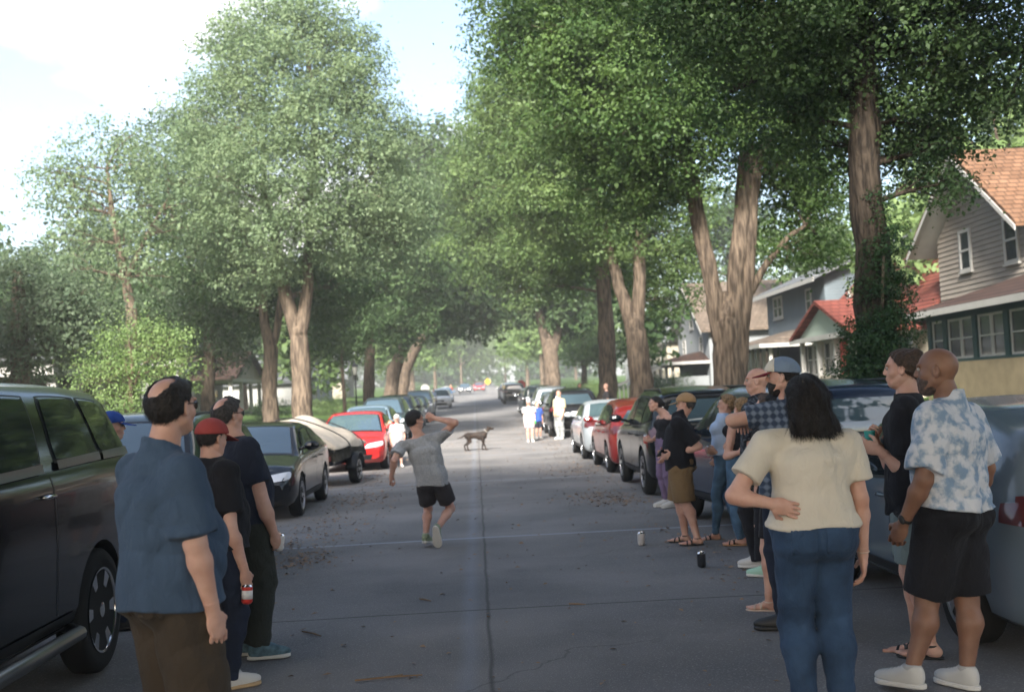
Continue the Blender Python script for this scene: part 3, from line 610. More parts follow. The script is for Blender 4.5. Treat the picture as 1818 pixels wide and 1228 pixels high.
# taupe house, first on the right
zg = terr(16, 34)
o, c, B = gable_house('house', 'taupe sided house with an orange shingle roof at the right edge', 31.8, 38.2, 16, 27, zg, 6.25, 8.5, -1, w_taupe, roof_or, ov=.8)
def W(*a, **k):
    w_ = window(o, *a, **k); w_.location = -c; return w_
W(15.97, 35.55, 36.4, 4.95, 6.3, -1, t=.1); W(15.97, 32.4, 33.3, 4.85, 6.25, -1, t=.1)
m = MB(); z_ = zg
while z_ < 8.25:
    f_ = max(0, (z_+.15-6.25)/(8.5-6.25)); h_ = 3.18*(1-f_)
    if h_ > .1: i_ = len(m.v); m.v += [(15.965, 35-h_, z_), (15.965, 35+h_, z_), (15.99, 35+h_, z_+.15), (15.99, 35-h_, z_+.15), (16.02, 35-h_, z_), (16.02, 35+h_, z_), (16.02, 35+h_, z_+.15), (16.02, 35-h_, z_+.15)]; m.f += [tuple(i_+k for k in f) for f in ((0, 1, 2, 3), (0, 4, 5, 1), (3, 2, 6, 7), (0, 3, 7, 4), (1, 5, 6, 2))]; m.m += [0]*5
    z_ += .16
B(m, 'siding', w_taupe)
hip_porch(B, o, 13.4, 16, 26.2, 33.7, 3.42, 4.5, 16, roof_dk, ridge_y=(28.0, 31.5))
m = MB(); m.box((13.5, 26.3, zg-.4), (15.99, 33.6, 2.02)); B(m, 'porch_base', stucco)
m = MB(); m.box((13.55, 26.35, 2.02), (15.98, 33.55, 2.1)); m.box((13.55, 26.35, 3.24), (15.98, 33.55, 3.44))
for yy in (26.35, 28.4, 30.25, 32.2, 33.3): m.box((13.56, yy, 2.1), (13.8, yy+.25, 3.24))
m.box((13.8, 33.3, 2.1), (15.98, 33.5, 3.24)); m.box((13.8, 26.4, 2.1), (15.98, 26.6, 3.24)); m.box((14.6, 26.6, 2.1), (14.7, 33.3, 3.24)); B(m, 'porch_frame', teal)
for a, b in ((26.65, 27.5), (27.52, 28.38), (28.68, 29.42), (29.45, 30.22), (30.53, 31.3), (31.33, 32.17), (32.47, 33.28)): W(13.66, a, b, 2.1, 3.24, -1, t=.06)
# red roof house
zg = terr(16, 44)
o, c, B = gable_house('house', 'low house with a wide red roof behind the ivy clad trunk', 38.9, 52.5, 16.1, 21.9, zg, 4.2, 7.0, -1, w_cream, roof_red, ov=.5, ridge='y')
W(16.1, 44, 45, 2.2, 3.3, -1); W(16.1, 47, 48, 2.2, 3.3, -1); W(16.1, 41, 41.8, 2.2, 3.3, -1)
m = MB(); m.prism([(39.8, 3.4), (46.4, 3.4), (43.1, 4.55)], 0, 13.4, 16); B(m, 'porch_gable', mint)
r = MB(); r.prism([(39.4, 3.3), (43.1, 4.6), (43.1, 4.74), (39.4, 3.44)], 0, 13.1, 16.3); r.prism([(43.1, 4.6), (46.8, 3.3), (46.8, 3.44), (43.1, 4.74)], 0, 13.1, 16.3); B(r, 'porch_roof', roof_red)
m = MB(); m.box((13.2, 39.6, 3.26), (15.9, 46.6, 3.4)); m.box((13.08, 39.4, 3.2), (13.11, 46.8, 3.34)); [m.box((13.4, y, zg), (13.58, y+.16, 3.26)) for y in (39.8, 41.9, 44.0, 46.2)]; B(m, 'porch_post', white_paint)
m = MB(); m.box((13.45, 39.8, zg-.4), (15.9, 46.4, zg+.9)); B(m, 'porch_base', w_cream)
dd = MB(); dd.box((13.6, 41.15, zg+.6), (13.66, 41.85, 3.2)); B(dd, 'door', redp)
for a in (42.3, 43.2, 44.6, 45.5): W(13.7, a, a+.75, 1.9, 3.15, -1, t=.07)
# slate blue house
zg = terr(16, 57)
o, c, B = gable_house('house', 'slate blue house with a grey roof and a brown porch roof', 52.5, 63, 16.5, 28, zg, 6.6, 8.9, -1, w_blue, roof_gr, ov=.7, ridge='y')
W(16.5, 59.8, 61.6, 5.1, 6.3, -1, t=.13, div=2); W(16.5, 54.6, 55.5, 5.0, 6.2, -1, t=.1)
r = MB(); r.prism([(49.2, 3.6), (50.2, 3.6), (51.6, 6.3), (50.9, 6.3)], 0, 15, 18)
hip_porch(B, o, 13.6, 16.5, 52.6, 62.5, 3.4, 4.35, 16, roof_br); m = MB(); m.box((13.8, 52.8, zg-.4), (16.45, 62.2, 2.1)); B(m, 'porch_base', w_blue)
m = MB(); [m.box((13.8, y, 2.1), (13.95, y+.15, 3.4)) for y in np.linspace(52.8, 62, 9)]; B(m, 'porch_post', white_paint)
m = MB(); m.box((14.3, 53, 2.1), (14.34, 62, 3.4)); B(m, 'porch_screen', glass_win)
# side gabled tan bay between blue and red
zg = terr(16, 51)
o, c, B = gable_house('garage', 'small tan gabled outbuilding between the red and slate houses', 49.6, 52.2, 17.5, 22, zg, 4.0, 5.6, -1, siding('tan_siding', (.32, .28, .2), .15), roof_br, ov=.4)
o['category'] = 'outbuilding'
# grey house with white stair
zg = terr(15, 80)
o, c, B = gable_house('house', 'grey house with a white stair rail far up the right side', 72, 83, 15, 26, zg, 5.4, 8.6, -1, w_grey, roof_br, ov=.6)
W(15, 76.9, 78.1, 5.6, 6.9, -1, t=.12); W(15, 74, 75, 3.9, 5.0, -1, t=.12); W(15, 80, 81, 3.9, 5.0, -1, t=.12)
hip_porch(B, o, 12.4, 15, 72.3, 82.6, 3.2, 4.0, 15, roof_dk)
m = MB(); [m.box((12.6, y, zg-.2), (12.78, y+.18, 3.2)) for y in (72.5, 75, 77.5, 80, 82.2)]; B(m, 'porch_post', white_paint)
m = MB(); m.box((12.6, 72.5, zg-.4), (14.98, 82.4, zg+.8)); B(m, 'porch_base', w_grey)
m = MB(); 
for k in range(14): yy = 72.6-k*.0; m.box((12.3-k*.28, 73.2, zg+1.6-k*.12), (12.33-k*.28+.06, 73.26, zg+.5-k*.12))
m.prism([(12.6, zg+1.65), (12.6, zg+1.85), (8.5, zg+.3), (8.5, zg+.1)], 1, 73.2, 73.3); B(m, 'stair_rail', white_paint)
# more houses far right
for i, (a, b2, wl, rf, lab) in enumerate([(88, 98, w_cream, roof_gr, 'cream house far up the right side'), (103, 113, w_white, roof_dk, 'white house near the far right crossing')]):
    zg = terr(15, a); o, c, B = gable_house('house', lab, a, b2, 15, 25, zg, 5.5, 8.5, -1, wl, rf); W(15, a+2, a+3, 3.2, 4.6, -1); W(15, a+6, a+7, 3.2, 4.6, -1)
# left side
zg = terr(-16, 48)
o, c, B = gable_house('house', 'pale house with a white columned porch at far left', 40, 57, -17, -28, zg, 4.6, 7.2, 1, w_cream, roof_gr, ridge='y', ov=.6)
m = MB(); m.box((-17, 40.5, 3.25), (-14.8, 56.6, 3.75)); B(m, 'porch_beam', white_paint)
m = MB(); m.box((-17, 40.2, 3.75), (-14.6, 56.9, 3.87)); B(m, 'porch_roof', roof_gr)
for y in np.linspace(41, 56.2, 7): m = MB(); m.box((-15.2, y, zg-.3), (-14.9, y+.28, 3.25)); B(m, 'column', white_paint)
for y in (42.5, 46.5, 50.5, 54): W(-17, y, y+1.5, 1.7, 3.0, 1, t=.1, div=2)
zg = terr(-14, 70)
o, c, B = gable_house('house', 'white house with a dark gabled porch behind the left trunks', 64.5, 75, -16.5, -27, zg, 5.2, 8.0, 1, w_white, roof_gr, ridge='x', ov=.5)
m = MB(); m.prism([(65.4, 3.5), (74.6, 3.5), (70, 5.0)], 0, -16.5, -13.8); B(m, 'porch_gable', w_cream)
r = MB(); r.prism([(65, 3.42), (70, 5.05), (70, 5.2), (65, 3.57)], 0, -16.5, -13.5); r.prism([(70, 5.05), (75, 3.42), (75, 3.57), (70, 5.2)], 0, -16.5, -13.5); B(r, 'porch_roof', roof_dk)
m = MB(); m.box((-16.5, 65.4, 3.3), (-13.8, 74.6, 3.5)); [m.box((-14.1, y, zg-.3), (-13.9, y+.2, 3.3)) for y in (65.6, 68.5, 71.4, 74.2)]; B(m, 'porch_post', white_paint)
for y in (66.3, 69.3, 72.3): W(-16.5, y, y+1.2, 1.8, 3.1, 1, t=.12)
zg = terr(-14, 105)
o, c, B = gable_house('house', 'white house with a pale grey gable roof beyond the tan trunk', 98, 112, -14, -24, zg, 3.9, 7.6, 1, w_white, roof_gr, ov=.5)
for y in (99.5, 103, 107): W(-14, y, y+1.4, 2.4, 3.8, 1, t=.14)
zg = terr(-14, 128)
o, c, B = gable_house('house', 'small cream house farthest up the left side', 122, 132, -14, -24, zg, 4.6, 7.6, 1, w_cream, roof_gr, ov=.5); W(-14, 124, 125.5, 2.6, 4.0, 1)
# near house at the left edge: only its roof corner shows
zg = terr(-17, 30)
o, c, B = gable_house('house', 'near house whose brown roof corner shows at the left edge', 22, 31.5, -14.2, -24, zg, 5.2, 9.6, 1, w_grey, roof_br, ov=.6); W(-14.2, 25, 26, 2.2, 3.7, 1); W(-14.2, 28, 29, 2.2, 3.7, 1)

# ------------------------------------------------------------------ street furniture
def lamp_post(px, Y):
    x, z = ground_at(px, Y); o = empty('street_lamp', (x, Y, z), 0, 'black lantern lamp post on the left verge', 'street lamp')
    m = MB(); m.lathe([(0, .11), (.25, .11), (.32, .06), (.5, .045), (2.45, .035), (2.5, .06), (2.55, .03)], 14, 2); m.build('pole', black, o, 40)
    m = MB(); m.lathe([(2.55, .07), (2.62, .1), (2.95, .15), (2.97, .14), (2.6, .09)], 8, 2); m.build('lamp_shade', mat('lantern_glass', (.25, .25, .22), .2, .5), o)
    m = MB(); m.lathe([(2.96, .19), (3.02, .17), (3.14, .05), (3.2, .02), (3.25, .02)], 8, 2); m.build('cap', black, o)
lamp_post(633, 57)
def sign(name, label, px, py, Y, col, n, r, cat, diamond=False):
    p = P(px, py, Y); z = zfar(Y)+.1; o = empty(name, (p[0], Y, z), 0, label, cat)
    m = MB(); m.lathe([(0, .03), (p[2]-z+r*.6, .03)], 8, 2); m.build('post', mat('galvanised', (.35, .35, .35), .5, .4, metal=.6), o)
    a0 = math.pi/n if n == 8 else (0 if diamond else math.pi/4)
    m = MB(); m.prism([(r*math.cos(a0+2*math.pi*k/n), p[2]-z+r*math.sin(a0+2*math.pi*k/n)) for k in range(n)], 1, -.05, -.035); m.build('panel', mat('sign_'+name, col, .4, .4), o)
    if n == 8:
        m = MB(); m.prism([(r*1.07*math.cos(a0+2*math.pi*k/n), p[2]-z+r*1.07*math.sin(a0+2*math.pi*k/n)) for k in range(n)], 1, -.034, -.03); m.build('rim', white_paint, o)
sign('stop_sign', 'red octagonal sign on the far right verge', 925, 683, 100, (.65, .05, .04), 8, .42, 'sign')
sign('warning_sign', 'yellow diamond sign above the far end of the road', 866, 677, 150, (.75, .45, .03), 4, .42, 'sign', True)
sign('notice_sign', 'round white sign on the far left verge', 755, 690, 92, (.7, .66, .62), 20, .36, 'sign')
def stake(px, py, Y):
    p = P(px, py, Y); z = terr(p[0], Y); o = empty('marker_post', (p[0], Y, z), 0, 'thin white marker post on the left lawn', 'post')
    m = MB(); m.lathe([(0, .03), (.85, .03), (.9, .012)], 10, 2); m.build('stake', white_paint, o)
    m = MB(); m.lathe([(.62, .034), (.7, .034)], 10, 2); m.build('band', black, o)
stake(450, 770, 24)
def picket(px0, px1, py, Y):
    a = P(px0, py, Y); b = P(px1, py, Y); z = terr(a[0], Y); o = empty('picket_fence', ((a[0]+b[0])/2, Y, z), 0, 'grey picket fence behind the weeping tree on the left', 'fence')
    n = 22; m = MB()
    for k in range(n):
        x = a[0]+(b[0]-a[0])*k/(n-1)-(a[0]+b[0])/2; m.prism([(x, 0), (x+.07, 0), (x+.07, 1.1), (x+.035, 1.17), (x, 1.1)], 1, -.02, 0)
    m.build('picket', mat('weathered_wood', (.33, .31, .29), .85, .1, var=.2, vscale=6), o)
    m = MB(); h = abs(b[0]-a[0])/2; m.box((-h, 0.001, .3), (h, .04, .38)); m.box((-h, 0.001, .85), (h, .04, .93)); m.build('rail', MATS['weathered_wood'], o)
picket(175, 330, 735, 29.5)
# leaf litter and twigs on the asphalt
def litter():
    rg = np.random.default_rng(3); C_ = []
    for (px, py, sx, sy, n) in ((1100, 890, .45, .5, 260), (1060, 880, .4, .6, 250), (520, 995, .4, .6, 260), (500, 970, .4, .5, 150), (650, 885, .5, 1.5, 300), (1010, 835, .5, 2., 250), (640, 850, .4, 1.5, 200), (560, 940, .6, 1.5, 200)):
        d = ray(px, py); p = np.array([0, 0, 1.7])+d*(-1.7/d[2]); q = rg.normal(size=(n, 2))*np.array([sx, sy])*.7; C_.append(p[:2]+q)
    for (x0, x1, y0, y1, n) in ((-2.7, -1.9, 9, 60, 900), (2.0, 2.7, 9, 60, 900), (-2.6, 2.6, 5, 60, 1300), (-2.2, 2.2, 38, 60, 900)): C_.append(np.stack([rg.uniform(x0, x1, n), rg.uniform(y0, y1, n)], 1))
    xy = np.concatenate(C_); z = np.array([gz(y) for y in xy[:, 1]])+.006
    c = np.concatenate([xy, z[:, None]], 1); nn = rg.normal(size=c.shape)*.25+np.array([0, 0, 1]); nn /= np.linalg.norm(nn, axis=1)[:, None]
    V = leaf_quads(c, nn, .035, rg, 0); V[:, 2] = np.maximum(V[:, 2], np.repeat(z, 4)-.002)
    o = link('leaf_litter', np_mesh('leaf_litter', V, np.arange(len(V)).reshape(-1, 4), False), mat('dry_leaf', (.2, .13, .08), .8, .1, col2=(.30, .20, .13), vscale=3)); tag(o, 'dry tan leaves and seeds scattered over the road', 'leaf litter', kind='stuff')
litter()
twm = mat('twig_wood', (.2, .13, .08), .8, .2)
for i, (x1, y1, x2, y2, lab) in enumerate([(630, 1207, 750, 1197, 'long thin twig on the road at the bottom of the view'), (537, 1120, 570, 1128, 'short forked twig on the road by the grey shoes'), (1010, 1071, 1040, 1072, 'pale broken twig lying on the cross seam'), (745, 1062, 765, 1066, 'small curled twig near the seam left of centre')]):
    a, b = [np.array([0, 0, 1.7])+ray(*q)*(-1.69/ray(*q)[2]) for q in ((x1, y1), (x2, y2))]
    m = MB(); mid = (a+b)/2; L0 = np.linalg.norm(b-a)
    m.tube([a-mid, np.array([.02, .03, .004])*L0, b-mid], [.006, .007, .004], 6); m.tube([np.array([.02, .03, .004])*L0, (b-mid)*.4+np.array([0, .14, 0])*L0], [.005, .003], 6)
    t = m.build('twig', twm); t.location = mid+np.array([0, 0, .0]); tag(t, lab, 'twig')
# ------------------------------------------------------------------ cars
def prof(pts, y):
    xs = [p[0] for p in pts]; zs = [p[1] for p in pts]; return np.interp(y, xs, zs)
def smooth_prof(pts, ys, k):
    y = np.asarray(ys); acc = 0; W_ = 0
    for d, w_ in ((-2, .1), (-1, .25), (0, .3), (1, .25), (2, .1)): acc = acc+w_*prof(pts, y+d*k); W_ += w_
    return acc/W_
KINDS = {
 # L, W, deck profile, roof profile, bottom, wheel radius, axles, side windows, windshield (y0,y1), back (mode)
 'sedan': dict(L=4.65, W=1.80, deck=[(-2.33, .78), (-2.28, .98), (-1.5, 1.04), (0, .98), (.9, .96), (1.35, .92), (2.0, .78), (2.28, .62), (2.33, .5)],
    roof=[(-2.33, 0), (-1.72, 1.02), (-.95, 1.36), (-.3, 1.44), (.25, 1.42), (.5, 1.36), (1.32, .93), (2.4, 0)], bot=.2, wr=.32, ax=(-1.33, 1.38),
    win=[[(-1.22, .99), (-.28, .97), (-.28, 1.34), (-.78, 1.31)], [(-.2, .97), (.98, .94), (.5, 1.29), (-.2, 1.35)]], ws=(.47, 1.3), bk=(-1.72, -.95), belt=.9),
 'hatch': dict(L=4.35, W=1.80, deck=[(-2.17, .8), (-2.13, .98), (-1.5, 1.0), (0, .97), (.9, .95), (1.3, .92), (1.85, .8), (2.1, .65), (2.17, .5)],
    roof=[(-2.17, .9), (-2.1, 1.05), (-1.75, 1.35), (-1.2, 1.46), (-.3, 1.5), (.2, 1.48), (.45, 1.42), (1.28, .93), (2.3, 0)], bot=.2, wr=.32, ax=(-1.28, 1.32),
    win=[[(-1.72, 1.06), (-1.2, 1.0), (-1.2, 1.34), (-1.45, 1.3)], [(-1.12, .99), (-.22, .97), (-.22, 1.39), (-1.12, 1.36)], [(-.14, .97), (.95, .94), (.45, 1.34), (-.14, 1.4)]], ws=(.42, 1.25), bk=(-2.14, -1.6), belt=.92),
 'suv': dict(L=4.6, W=1.86, deck=[(-2.3, .9), (-2.26, 1.1), (-1.5, 1.12), (0, 1.08), (.9, 1.07), (1.3, 1.05), (2.0, .96), (2.25, .8), (2.3, .6)],
    roof=[(-2.3, 1.1), (-2.24, 1.3), (-2.0, 1.6), (-1.2, 1.68), (-.2, 1.7), (.25, 1.67), (.5, 1.58), (1.22, 1.06), (2.4, 0)], bot=.26, wr=.37, ax=(-1.36, 1.36),
    win=[[(-2.0, 1.2), (-1.25, 1.14), (-1.25, 1.53), (-1.8, 1.5)], [(-1.17, 1.13), (-.22, 1.1), (-.22, 1.56), (-1.17, 1.55)], [(-.14, 1.1), (.9, 1.07), (.45, 1.49), (-.14, 1.56)]], ws=(.47, 1.18), bk=(-2.27, -2.0), belt=1.04),
 'bigsuv': dict(L=5.5, W=2.02, deck=[(-2.75, 1.05), (-2.72, 1.38), (-1.5, 1.4), (0, 1.38), (1.0, 1.36), (1.5, 1.3), (2.4, 1.18), (2.7, 1.0), (2.75, .7)],
    roof=[(-2.75, 1.2), (-2.68, 1.5), (-2.42, 1.88), (-1.6, 1.93), (-.2, 1.94), (.45, 1.91), (.75, 1.82), (1.42, 1.32), (2.9, 0)], bot=.36, wr=.41, ax=(-1.52, 1.62),
    win=[[(-2.35, 1.47), (-1.72, 1.46), (-1.72, 1.82), (-2.12, 1.8)], [(-1.66, 1.46), (-.86, 1.44), (-1.02, 1.83), (-1.66, 1.82)], [(-.62, 1.43), (.2, 1.41), (.2, 1.83), (-.8, 1.83)], [(.3, 1.41), (1.2, 1.38), (.72, 1.78), (.3, 1.83)]], ws=(.72, 1.38), bk=(-2.72, -2.42), belt=1.3),
}
class Car:
    pass
CARCACHE = {}
def car_shell(kind, fine=1):
    K = KINDS[kind]; Lc, Wc = K['L'], K['W']; n = 74 if fine else 46
    u = np.linspace(-1, 1, n); ys = Lc/2*(np.sign(u)*(1-(1-np.abs(u))**1.35))*1.0
    ys = ys*.999
    dk = smooth_prof(K['deck'], ys, .035); rf = smooth_prof(K['roof'], ys, .07)
    rows = []
    for y, zd, zr in zip(ys, dk, rf):
        e = abs(y)/(Lc/2); plan = 1-.15*max(0, (e-.78)/.22)**2.2-.02*max(0, (e-.5)/.5)**2
        w = Wc/2*plan; h = max(0, zr-zd); zb = K['bot']+.10*max(0, (e-.9)/.1); hw = w*.945; tum = .30*h+.06*min(1, h*4)
        zm = zb+(zd-zb)*.52
        wr = max(.1, hw-tum); zc = zd+h
        if h < .02: zc = zd+.02
        R = [(0, zb), (w*.55, zb), (w*.88, zb+.01), (w*.95, zb+.06), (w*.985, zb+.16), (w*.995, zm-.08), (w, zm+.05), (w*.992, zd-.16), (w*.985, zd-.1), (w*.965, zd-.035), (hw, zd),
             (hw-(hw-wr)*.02, zd+.03*h/.4), (hw-(hw-wr)*.42, zd+.5*h), (hw-(hw-wr)*.78, zd+.82*h), (wr-.015, zd+.93*h+.004), (wr*.93, zc-.012), (wr*.75, zc+.008), (wr*.4, zc+.022), (0, zc+.027)]
        rows.append([(x, y, z) for x, z in R])
    A = np.array(rows)                                   # n x m x 3
    # rake of the nose and tail
    for i in range(n):
        e = A[i, 0, 1]/(Lc/2); s = max(0, (abs(e)-.86)/.14); z = A[i, :, 2]
        A[i, :, 1] -= np.sign(e)*s*(.13*np.clip((z-.55)/.4, -.9, 1.2)**2)
    m = A.shape[1]; left = A[:, ::-1].copy(); left[:, :, 0] *= -1
    ring = np.concatenate([A, left[:, 1:-1]], 1); k = ring.shape[1]
    V = ring.reshape(-1, 3); F = []
    for i in range(n-1):
        for j in range(k): F.append((i*k+j, (i+1)*k+j, (i+1)*k+(j+1) % k, i*k+(j+1) % k))
    for i, fl in ((0, 0), (n-1, 1)):
        b = i*k
        for j in range(m-1):
            a1, a2 = j, j+1; c1, c2 = (k-j) % k, (k-j-1) % k
            q = [b+a1, b+a2, b+c2, b+c1]; q = list(dict.fromkeys(q)); F.append(tuple(q if fl else q[::-1]))
    me = bpy.data.meshes.new('car_body'); me.from_pydata([tuple(v) for v in V], [], F); me.update()
    return me, K
def cut_arches(me, K):
    mb = MB(); w = K['W']/2
    o = bpy.data.objects.new('tmp', me); COL.objects.link(o); me.materials.append(black); me.materials.append(black)
    for ya in K['ax']:
        for s in (-1, 1): mb.lathe([(s*(w-.27), K['wr']+.055), (s*(w+.2), K['wr']+.055)], 28, 0, (0, ya, K['wr']), 1)
    cm = mb.mesh(); cm.materials.append(black); cm.materials.append(black); c = bpy.data.objects.new('tmpc', cm); COL.objects.link(c)
    md = o.modifiers.new('b', 'BOOLEAN'); md.object = c; md.operation = 'DIFFERENCE'; md.solver = 'EXACT'
    dg = bpy.context.evaluated_depsgraph_get(); r = bpy.data.meshes.new_from_object(o.evaluated_get(dg)); ok = len(r.polygons) > 500
    bpy.data.objects.remove(o); bpy.data.objects.remove(c)
    res = r if ok else me
    res.polygons.foreach_set('use_smooth', [True]*len(res.polygons))
    try: res.set_sharp_from_angle(angle=R_(38))
    except Exception: pass
    return res
def patch(bvh, mode, c, off=.004, nx=9, nz=7, sgn=1, rnd=.0):
    """grid over a quad in projection space, thrown onto the body"""
    V = []; ok = True
    for j in range(nz):
        v = j/(nz-1)
        for i in range(nx):
            u = i/(nx-1); uu, vv = u, v
            if rnd:
                du, dv = u*2-1, v*2-1; f = 1-rnd*(abs(du)**3)*(abs(dv)**3); uu, vv = (du*f+1)/2, (dv*f+1)/2
            a = (1-uu)*(1-vv); b = uu*(1-vv); cc = uu*vv; d = (1-uu)*vv
            p = [a*c[0][q]+b*c[1][q]+cc*c[2][q]+d*c[3][q] for q in (0, 1)]
            if mode == 'side': o, dr = Vector((3*sgn, p[0], p[1])), Vector((-sgn, 0, 0))
            elif mode == 'end': o, dr = Vector((p[0], 5*sgn, p[1])), Vector((0, -sgn, 0))
            else: o, dr = Vector((p[0], p[1], 4)), Vector((0, 0, -1))
            h, nrm, _, _ = bvh.ray_cast(o, dr)
            if h is None: h, nrm = (Vector(V[-1]) if V else o+dr*2), -dr; V.append(tuple(h)); continue
            if nrm.dot(dr) > 0: nrm = -nrm
            V.append(tuple(h+nrm*off*.3-dr*off))
    F = [(j*nx+i, j*nx+i+1, (j+1)*nx+i+1, (j+1)*nx+i) for j in range(nz-1) for i in range(nx-1)]
    return V, F
def add_patch(mb, bvh, *a, m=0, **k):
    V, F = patch(bvh, *a, **k); i = len(mb.v); mb.v += V; mb.f += [tuple(i+q for q in f) for f in F]; mb.m += [m]*len(F)
def wheel_parts(r, spokes, s):
    """tyre and rim meshes, axis x, outer face towards s"""
    t = MB(); w = .2; t.lathe([(s*0, r*.66), (s*.0, r*.8), (s*.015, r*.93), (s*.04, r*.99), (s*w/2, r), (s*(w-.03), r*.99), (s*(w-.005), r*.93), (s*(w), r*.8), (s*(w-.015), r*.68)], 40, 0, (-s*w, 0, 0), close=False)
    tm = t.mesh('tyre', 50)
    q = MB(); q.lathe([(s*-.03, r*.655), (s*-.005, r*.68), (s*-.012, r*.65), (s*-.06, r*.62), (s*-.09, r*.60), (s*-.095, .02)], 36, 0, (0, 0, 0), m=1)
    q.lathe([(s*-.03, r*.66), (s*-.002, r*.685), (s*-.006, r*.65), (s*-.03, r*.635)], 36, 0, close=True)
    for k in range(spokes):
        a = 2*math.pi*k/spokes; c, sn = math.cos(a), math.sin(a); wd0, wd1 = r*.075, r*.12
        pr = []
        for (rr, wd, x) in ((r*.06, wd0, -.02), (r*.4, wd0*.9, -.015), (r*.645, wd1, -.012)):
            pr.append([(s*x, c*rr-sn*wd, sn*rr+c*wd), (s*x, c*rr+sn*wd, sn*rr-c*wd), (s*(x-.045), c*rr+sn*wd, sn*rr-c*wd), (s*(x-.045), c*rr-sn*wd, sn*rr+c*wd)])
        for i in range(2):
            for e in range(4): q.quad(pr[i][e], pr[i][(e+1) % 4], pr[i+1][(e+1) % 4], pr[i+1][e])
    q.lathe([(s*-.04, r*.13), (s*-.008, r*.12), (s*-.002, r*.06)], 16, 0)
    return tm, q.mesh('rim', 40)
def paint(name, col, rough=.25):
    return mat(name, col, rough*.7, .35, coat=.3)
def proto(kind, spokes=10):
    key = (kind, spokes)
    if key in CARCACHE: return CARCACHE[key]
    me, K = car_shell(kind); bm = bmesh.new(); bm.from_mesh(me); bm.normal_update(); bvh0 = BVHTree.FromBMesh(bm); bm.free()
    body = cut_arches(me, K); bm = bmesh.new(); bm.from_mesh(body); bvh = BVHTree.FromBMesh(bm); bm.free()
    Pz = {}; Lc, w, wr = K['L'], K['W']/2, K['wr']; parts = []     # (name, mesh, matkey, parentname)
    def done(nm, mb, mk, sm=True, par=None): parts.append((nm, mb.mesh(nm, sm), mk, par))
    # windows
    for s in (-1, 1):
        for q in K['win']:
            f = MB(); cx = sum(p[0] for p in q)/4; cz = sum(p[1] for p in q)/4; q2 = [(cx+(p[0]-cx)*1.07, cz+(p[1]-cz)*1.12) for p in q]
            add_patch(f, bvh0, 'side', q2, off=.003, sgn=s, rnd=.04); done('window_trim', f, 'trim')
            g = MB(); add_patch(g, bvh0, 'side', q, off=.009, sgn=s, rnd=.05); done('window', g, 'glass')
        if kind == 'bigsuv':
            for q in K['win']:
                c = MB(); add_patch(c, bvh0, 'side', [(q[0][0], q[0][1]-.055), (q[1][0], q[1][1]-.055), q[1], q[0]], off=.016, nx=7, nz=3, sgn=s); done('chrome_strip', c, 'strip')
    y0, y1 = K['ws']; h0 = w*.945; bx = h0-.12; tx = h0-.30*(prof(K['roof'], y0-.1)-prof(K['deck'], y0))-.14
    f = MB(); add_patch(f, bvh0, 'top', [(-bx-.05, y1+.03), (bx+.05, y1+.03), (tx+.05, y0-.03), (-tx-.05, y0-.03)], off=.003, nx=13); done('windshield_trim', f, 'trim')
    f = MB(); add_patch(f, bvh0, 'top', [(-bx, y1-.02), (bx, y1-.02), (tx, y0+.02), (-tx, y0+.02)], off=.009, nx=13); done('windshield', f, 'wglass')
    b0, b1 = K['bk']
    f = MB(); g = MB()
    if kind in ('sedan',):
        add_patch(f, bvh0, 'top', [(-bx+.02, b0+.02), (bx-.02, b0+.02), (tx, b1+.02), (-tx, b1+.02)], off=.009, nx=13)
    else:
        zd = prof(K['deck'], -Lc/2+.3)+.05; zt = prof(K['roof'], b1)-.1; add_patch(f, bvh0, 'end', [(-h0+.2, zd), (h0-.2, zd), (h0-.38, zt), (-h0+.38, zt)], off=.009, nx=13, sgn=-1)
    done('rear_window', f, 'wglass')
    # seams and handles
    dz = prof(K['deck'], 0); doors = [K['win'][-1][1][0]+.12, K['win'][-1][0][0]-.04, K['win'][-2][0][0]+(.05 if kind != 'sedan' else .25)]
    if kind == 'bigsuv': doors = [1.3, .25, -.72]
    for s in (-1, 1):
        for yd in doors:
            g = MB(); add_patch(g, bvh, 'side', [(yd, K['bot']+.16), (yd+.012, K['bot']+.16), (yd+.012, dz-.03), (yd, dz-.03)], off=.0035, nx=2, nz=12, sgn=s); done('door_gap', g, 'trim')
        for yd in doors[1:]:
            h, nrm, _, _ = bvh.ray_cast(Vector((3*s, yd+.13, dz-.14)), Vector((-s, 0, 0)))
            if h:
                g = MB(); x = h.x+s*.012; g.tube([(x-s*.01, yd+.06, h.z), (x+s*.02, yd+.08, h.z), (x+s*.02, yd+.2, h.z), (x-s*.01, yd+.22, h.z)], .013, 8); done('door_handle', g, 'chrome' if kind == 'bigsuv' else 'body')
        g = MB(); add_patch(g, bvh, 'side', [(K['ax'][0]+wr+.08, K['bot']+.03), (K['ax'][1]-wr-.08, K['bot']+.03), (K['ax'][1]-wr-.08, K['bot']+.14), (K['ax'][0]+wr+.08, K['bot']+.14)], off=.008, nx=9, nz=3, sgn=s); done('sill', g, 'trim')
        # mirror
        ym = K['ws'][1]-.28; zmz = prof(K['deck'], ym)+.07; i0 = []
        g = MB(); n = 10
        for a in range(7):
            ph = -math.pi/2+math.pi*a/6
            i0.append([(s*(w+.11+.12*math.sin(ph)), ym+.075*math.cos(ph)*math.cos(t)*1.0, zmz+.05+.075*math.cos(ph)*math.sin(t)) for t in [2*math.pi*j/n for j in range(n)]])
        for a in range(6):
            for j in range(n): g.quad(i0[a][j], i0[a][(j+1) % n], i0[a+1][(j+1) % n], i0[a+1][j])
        g.tube([(s*(w-.1), ym+.02, zmz), (s*(w+.05), ym, zmz+.03)], .025, 6); done('mirror', g, 'body')
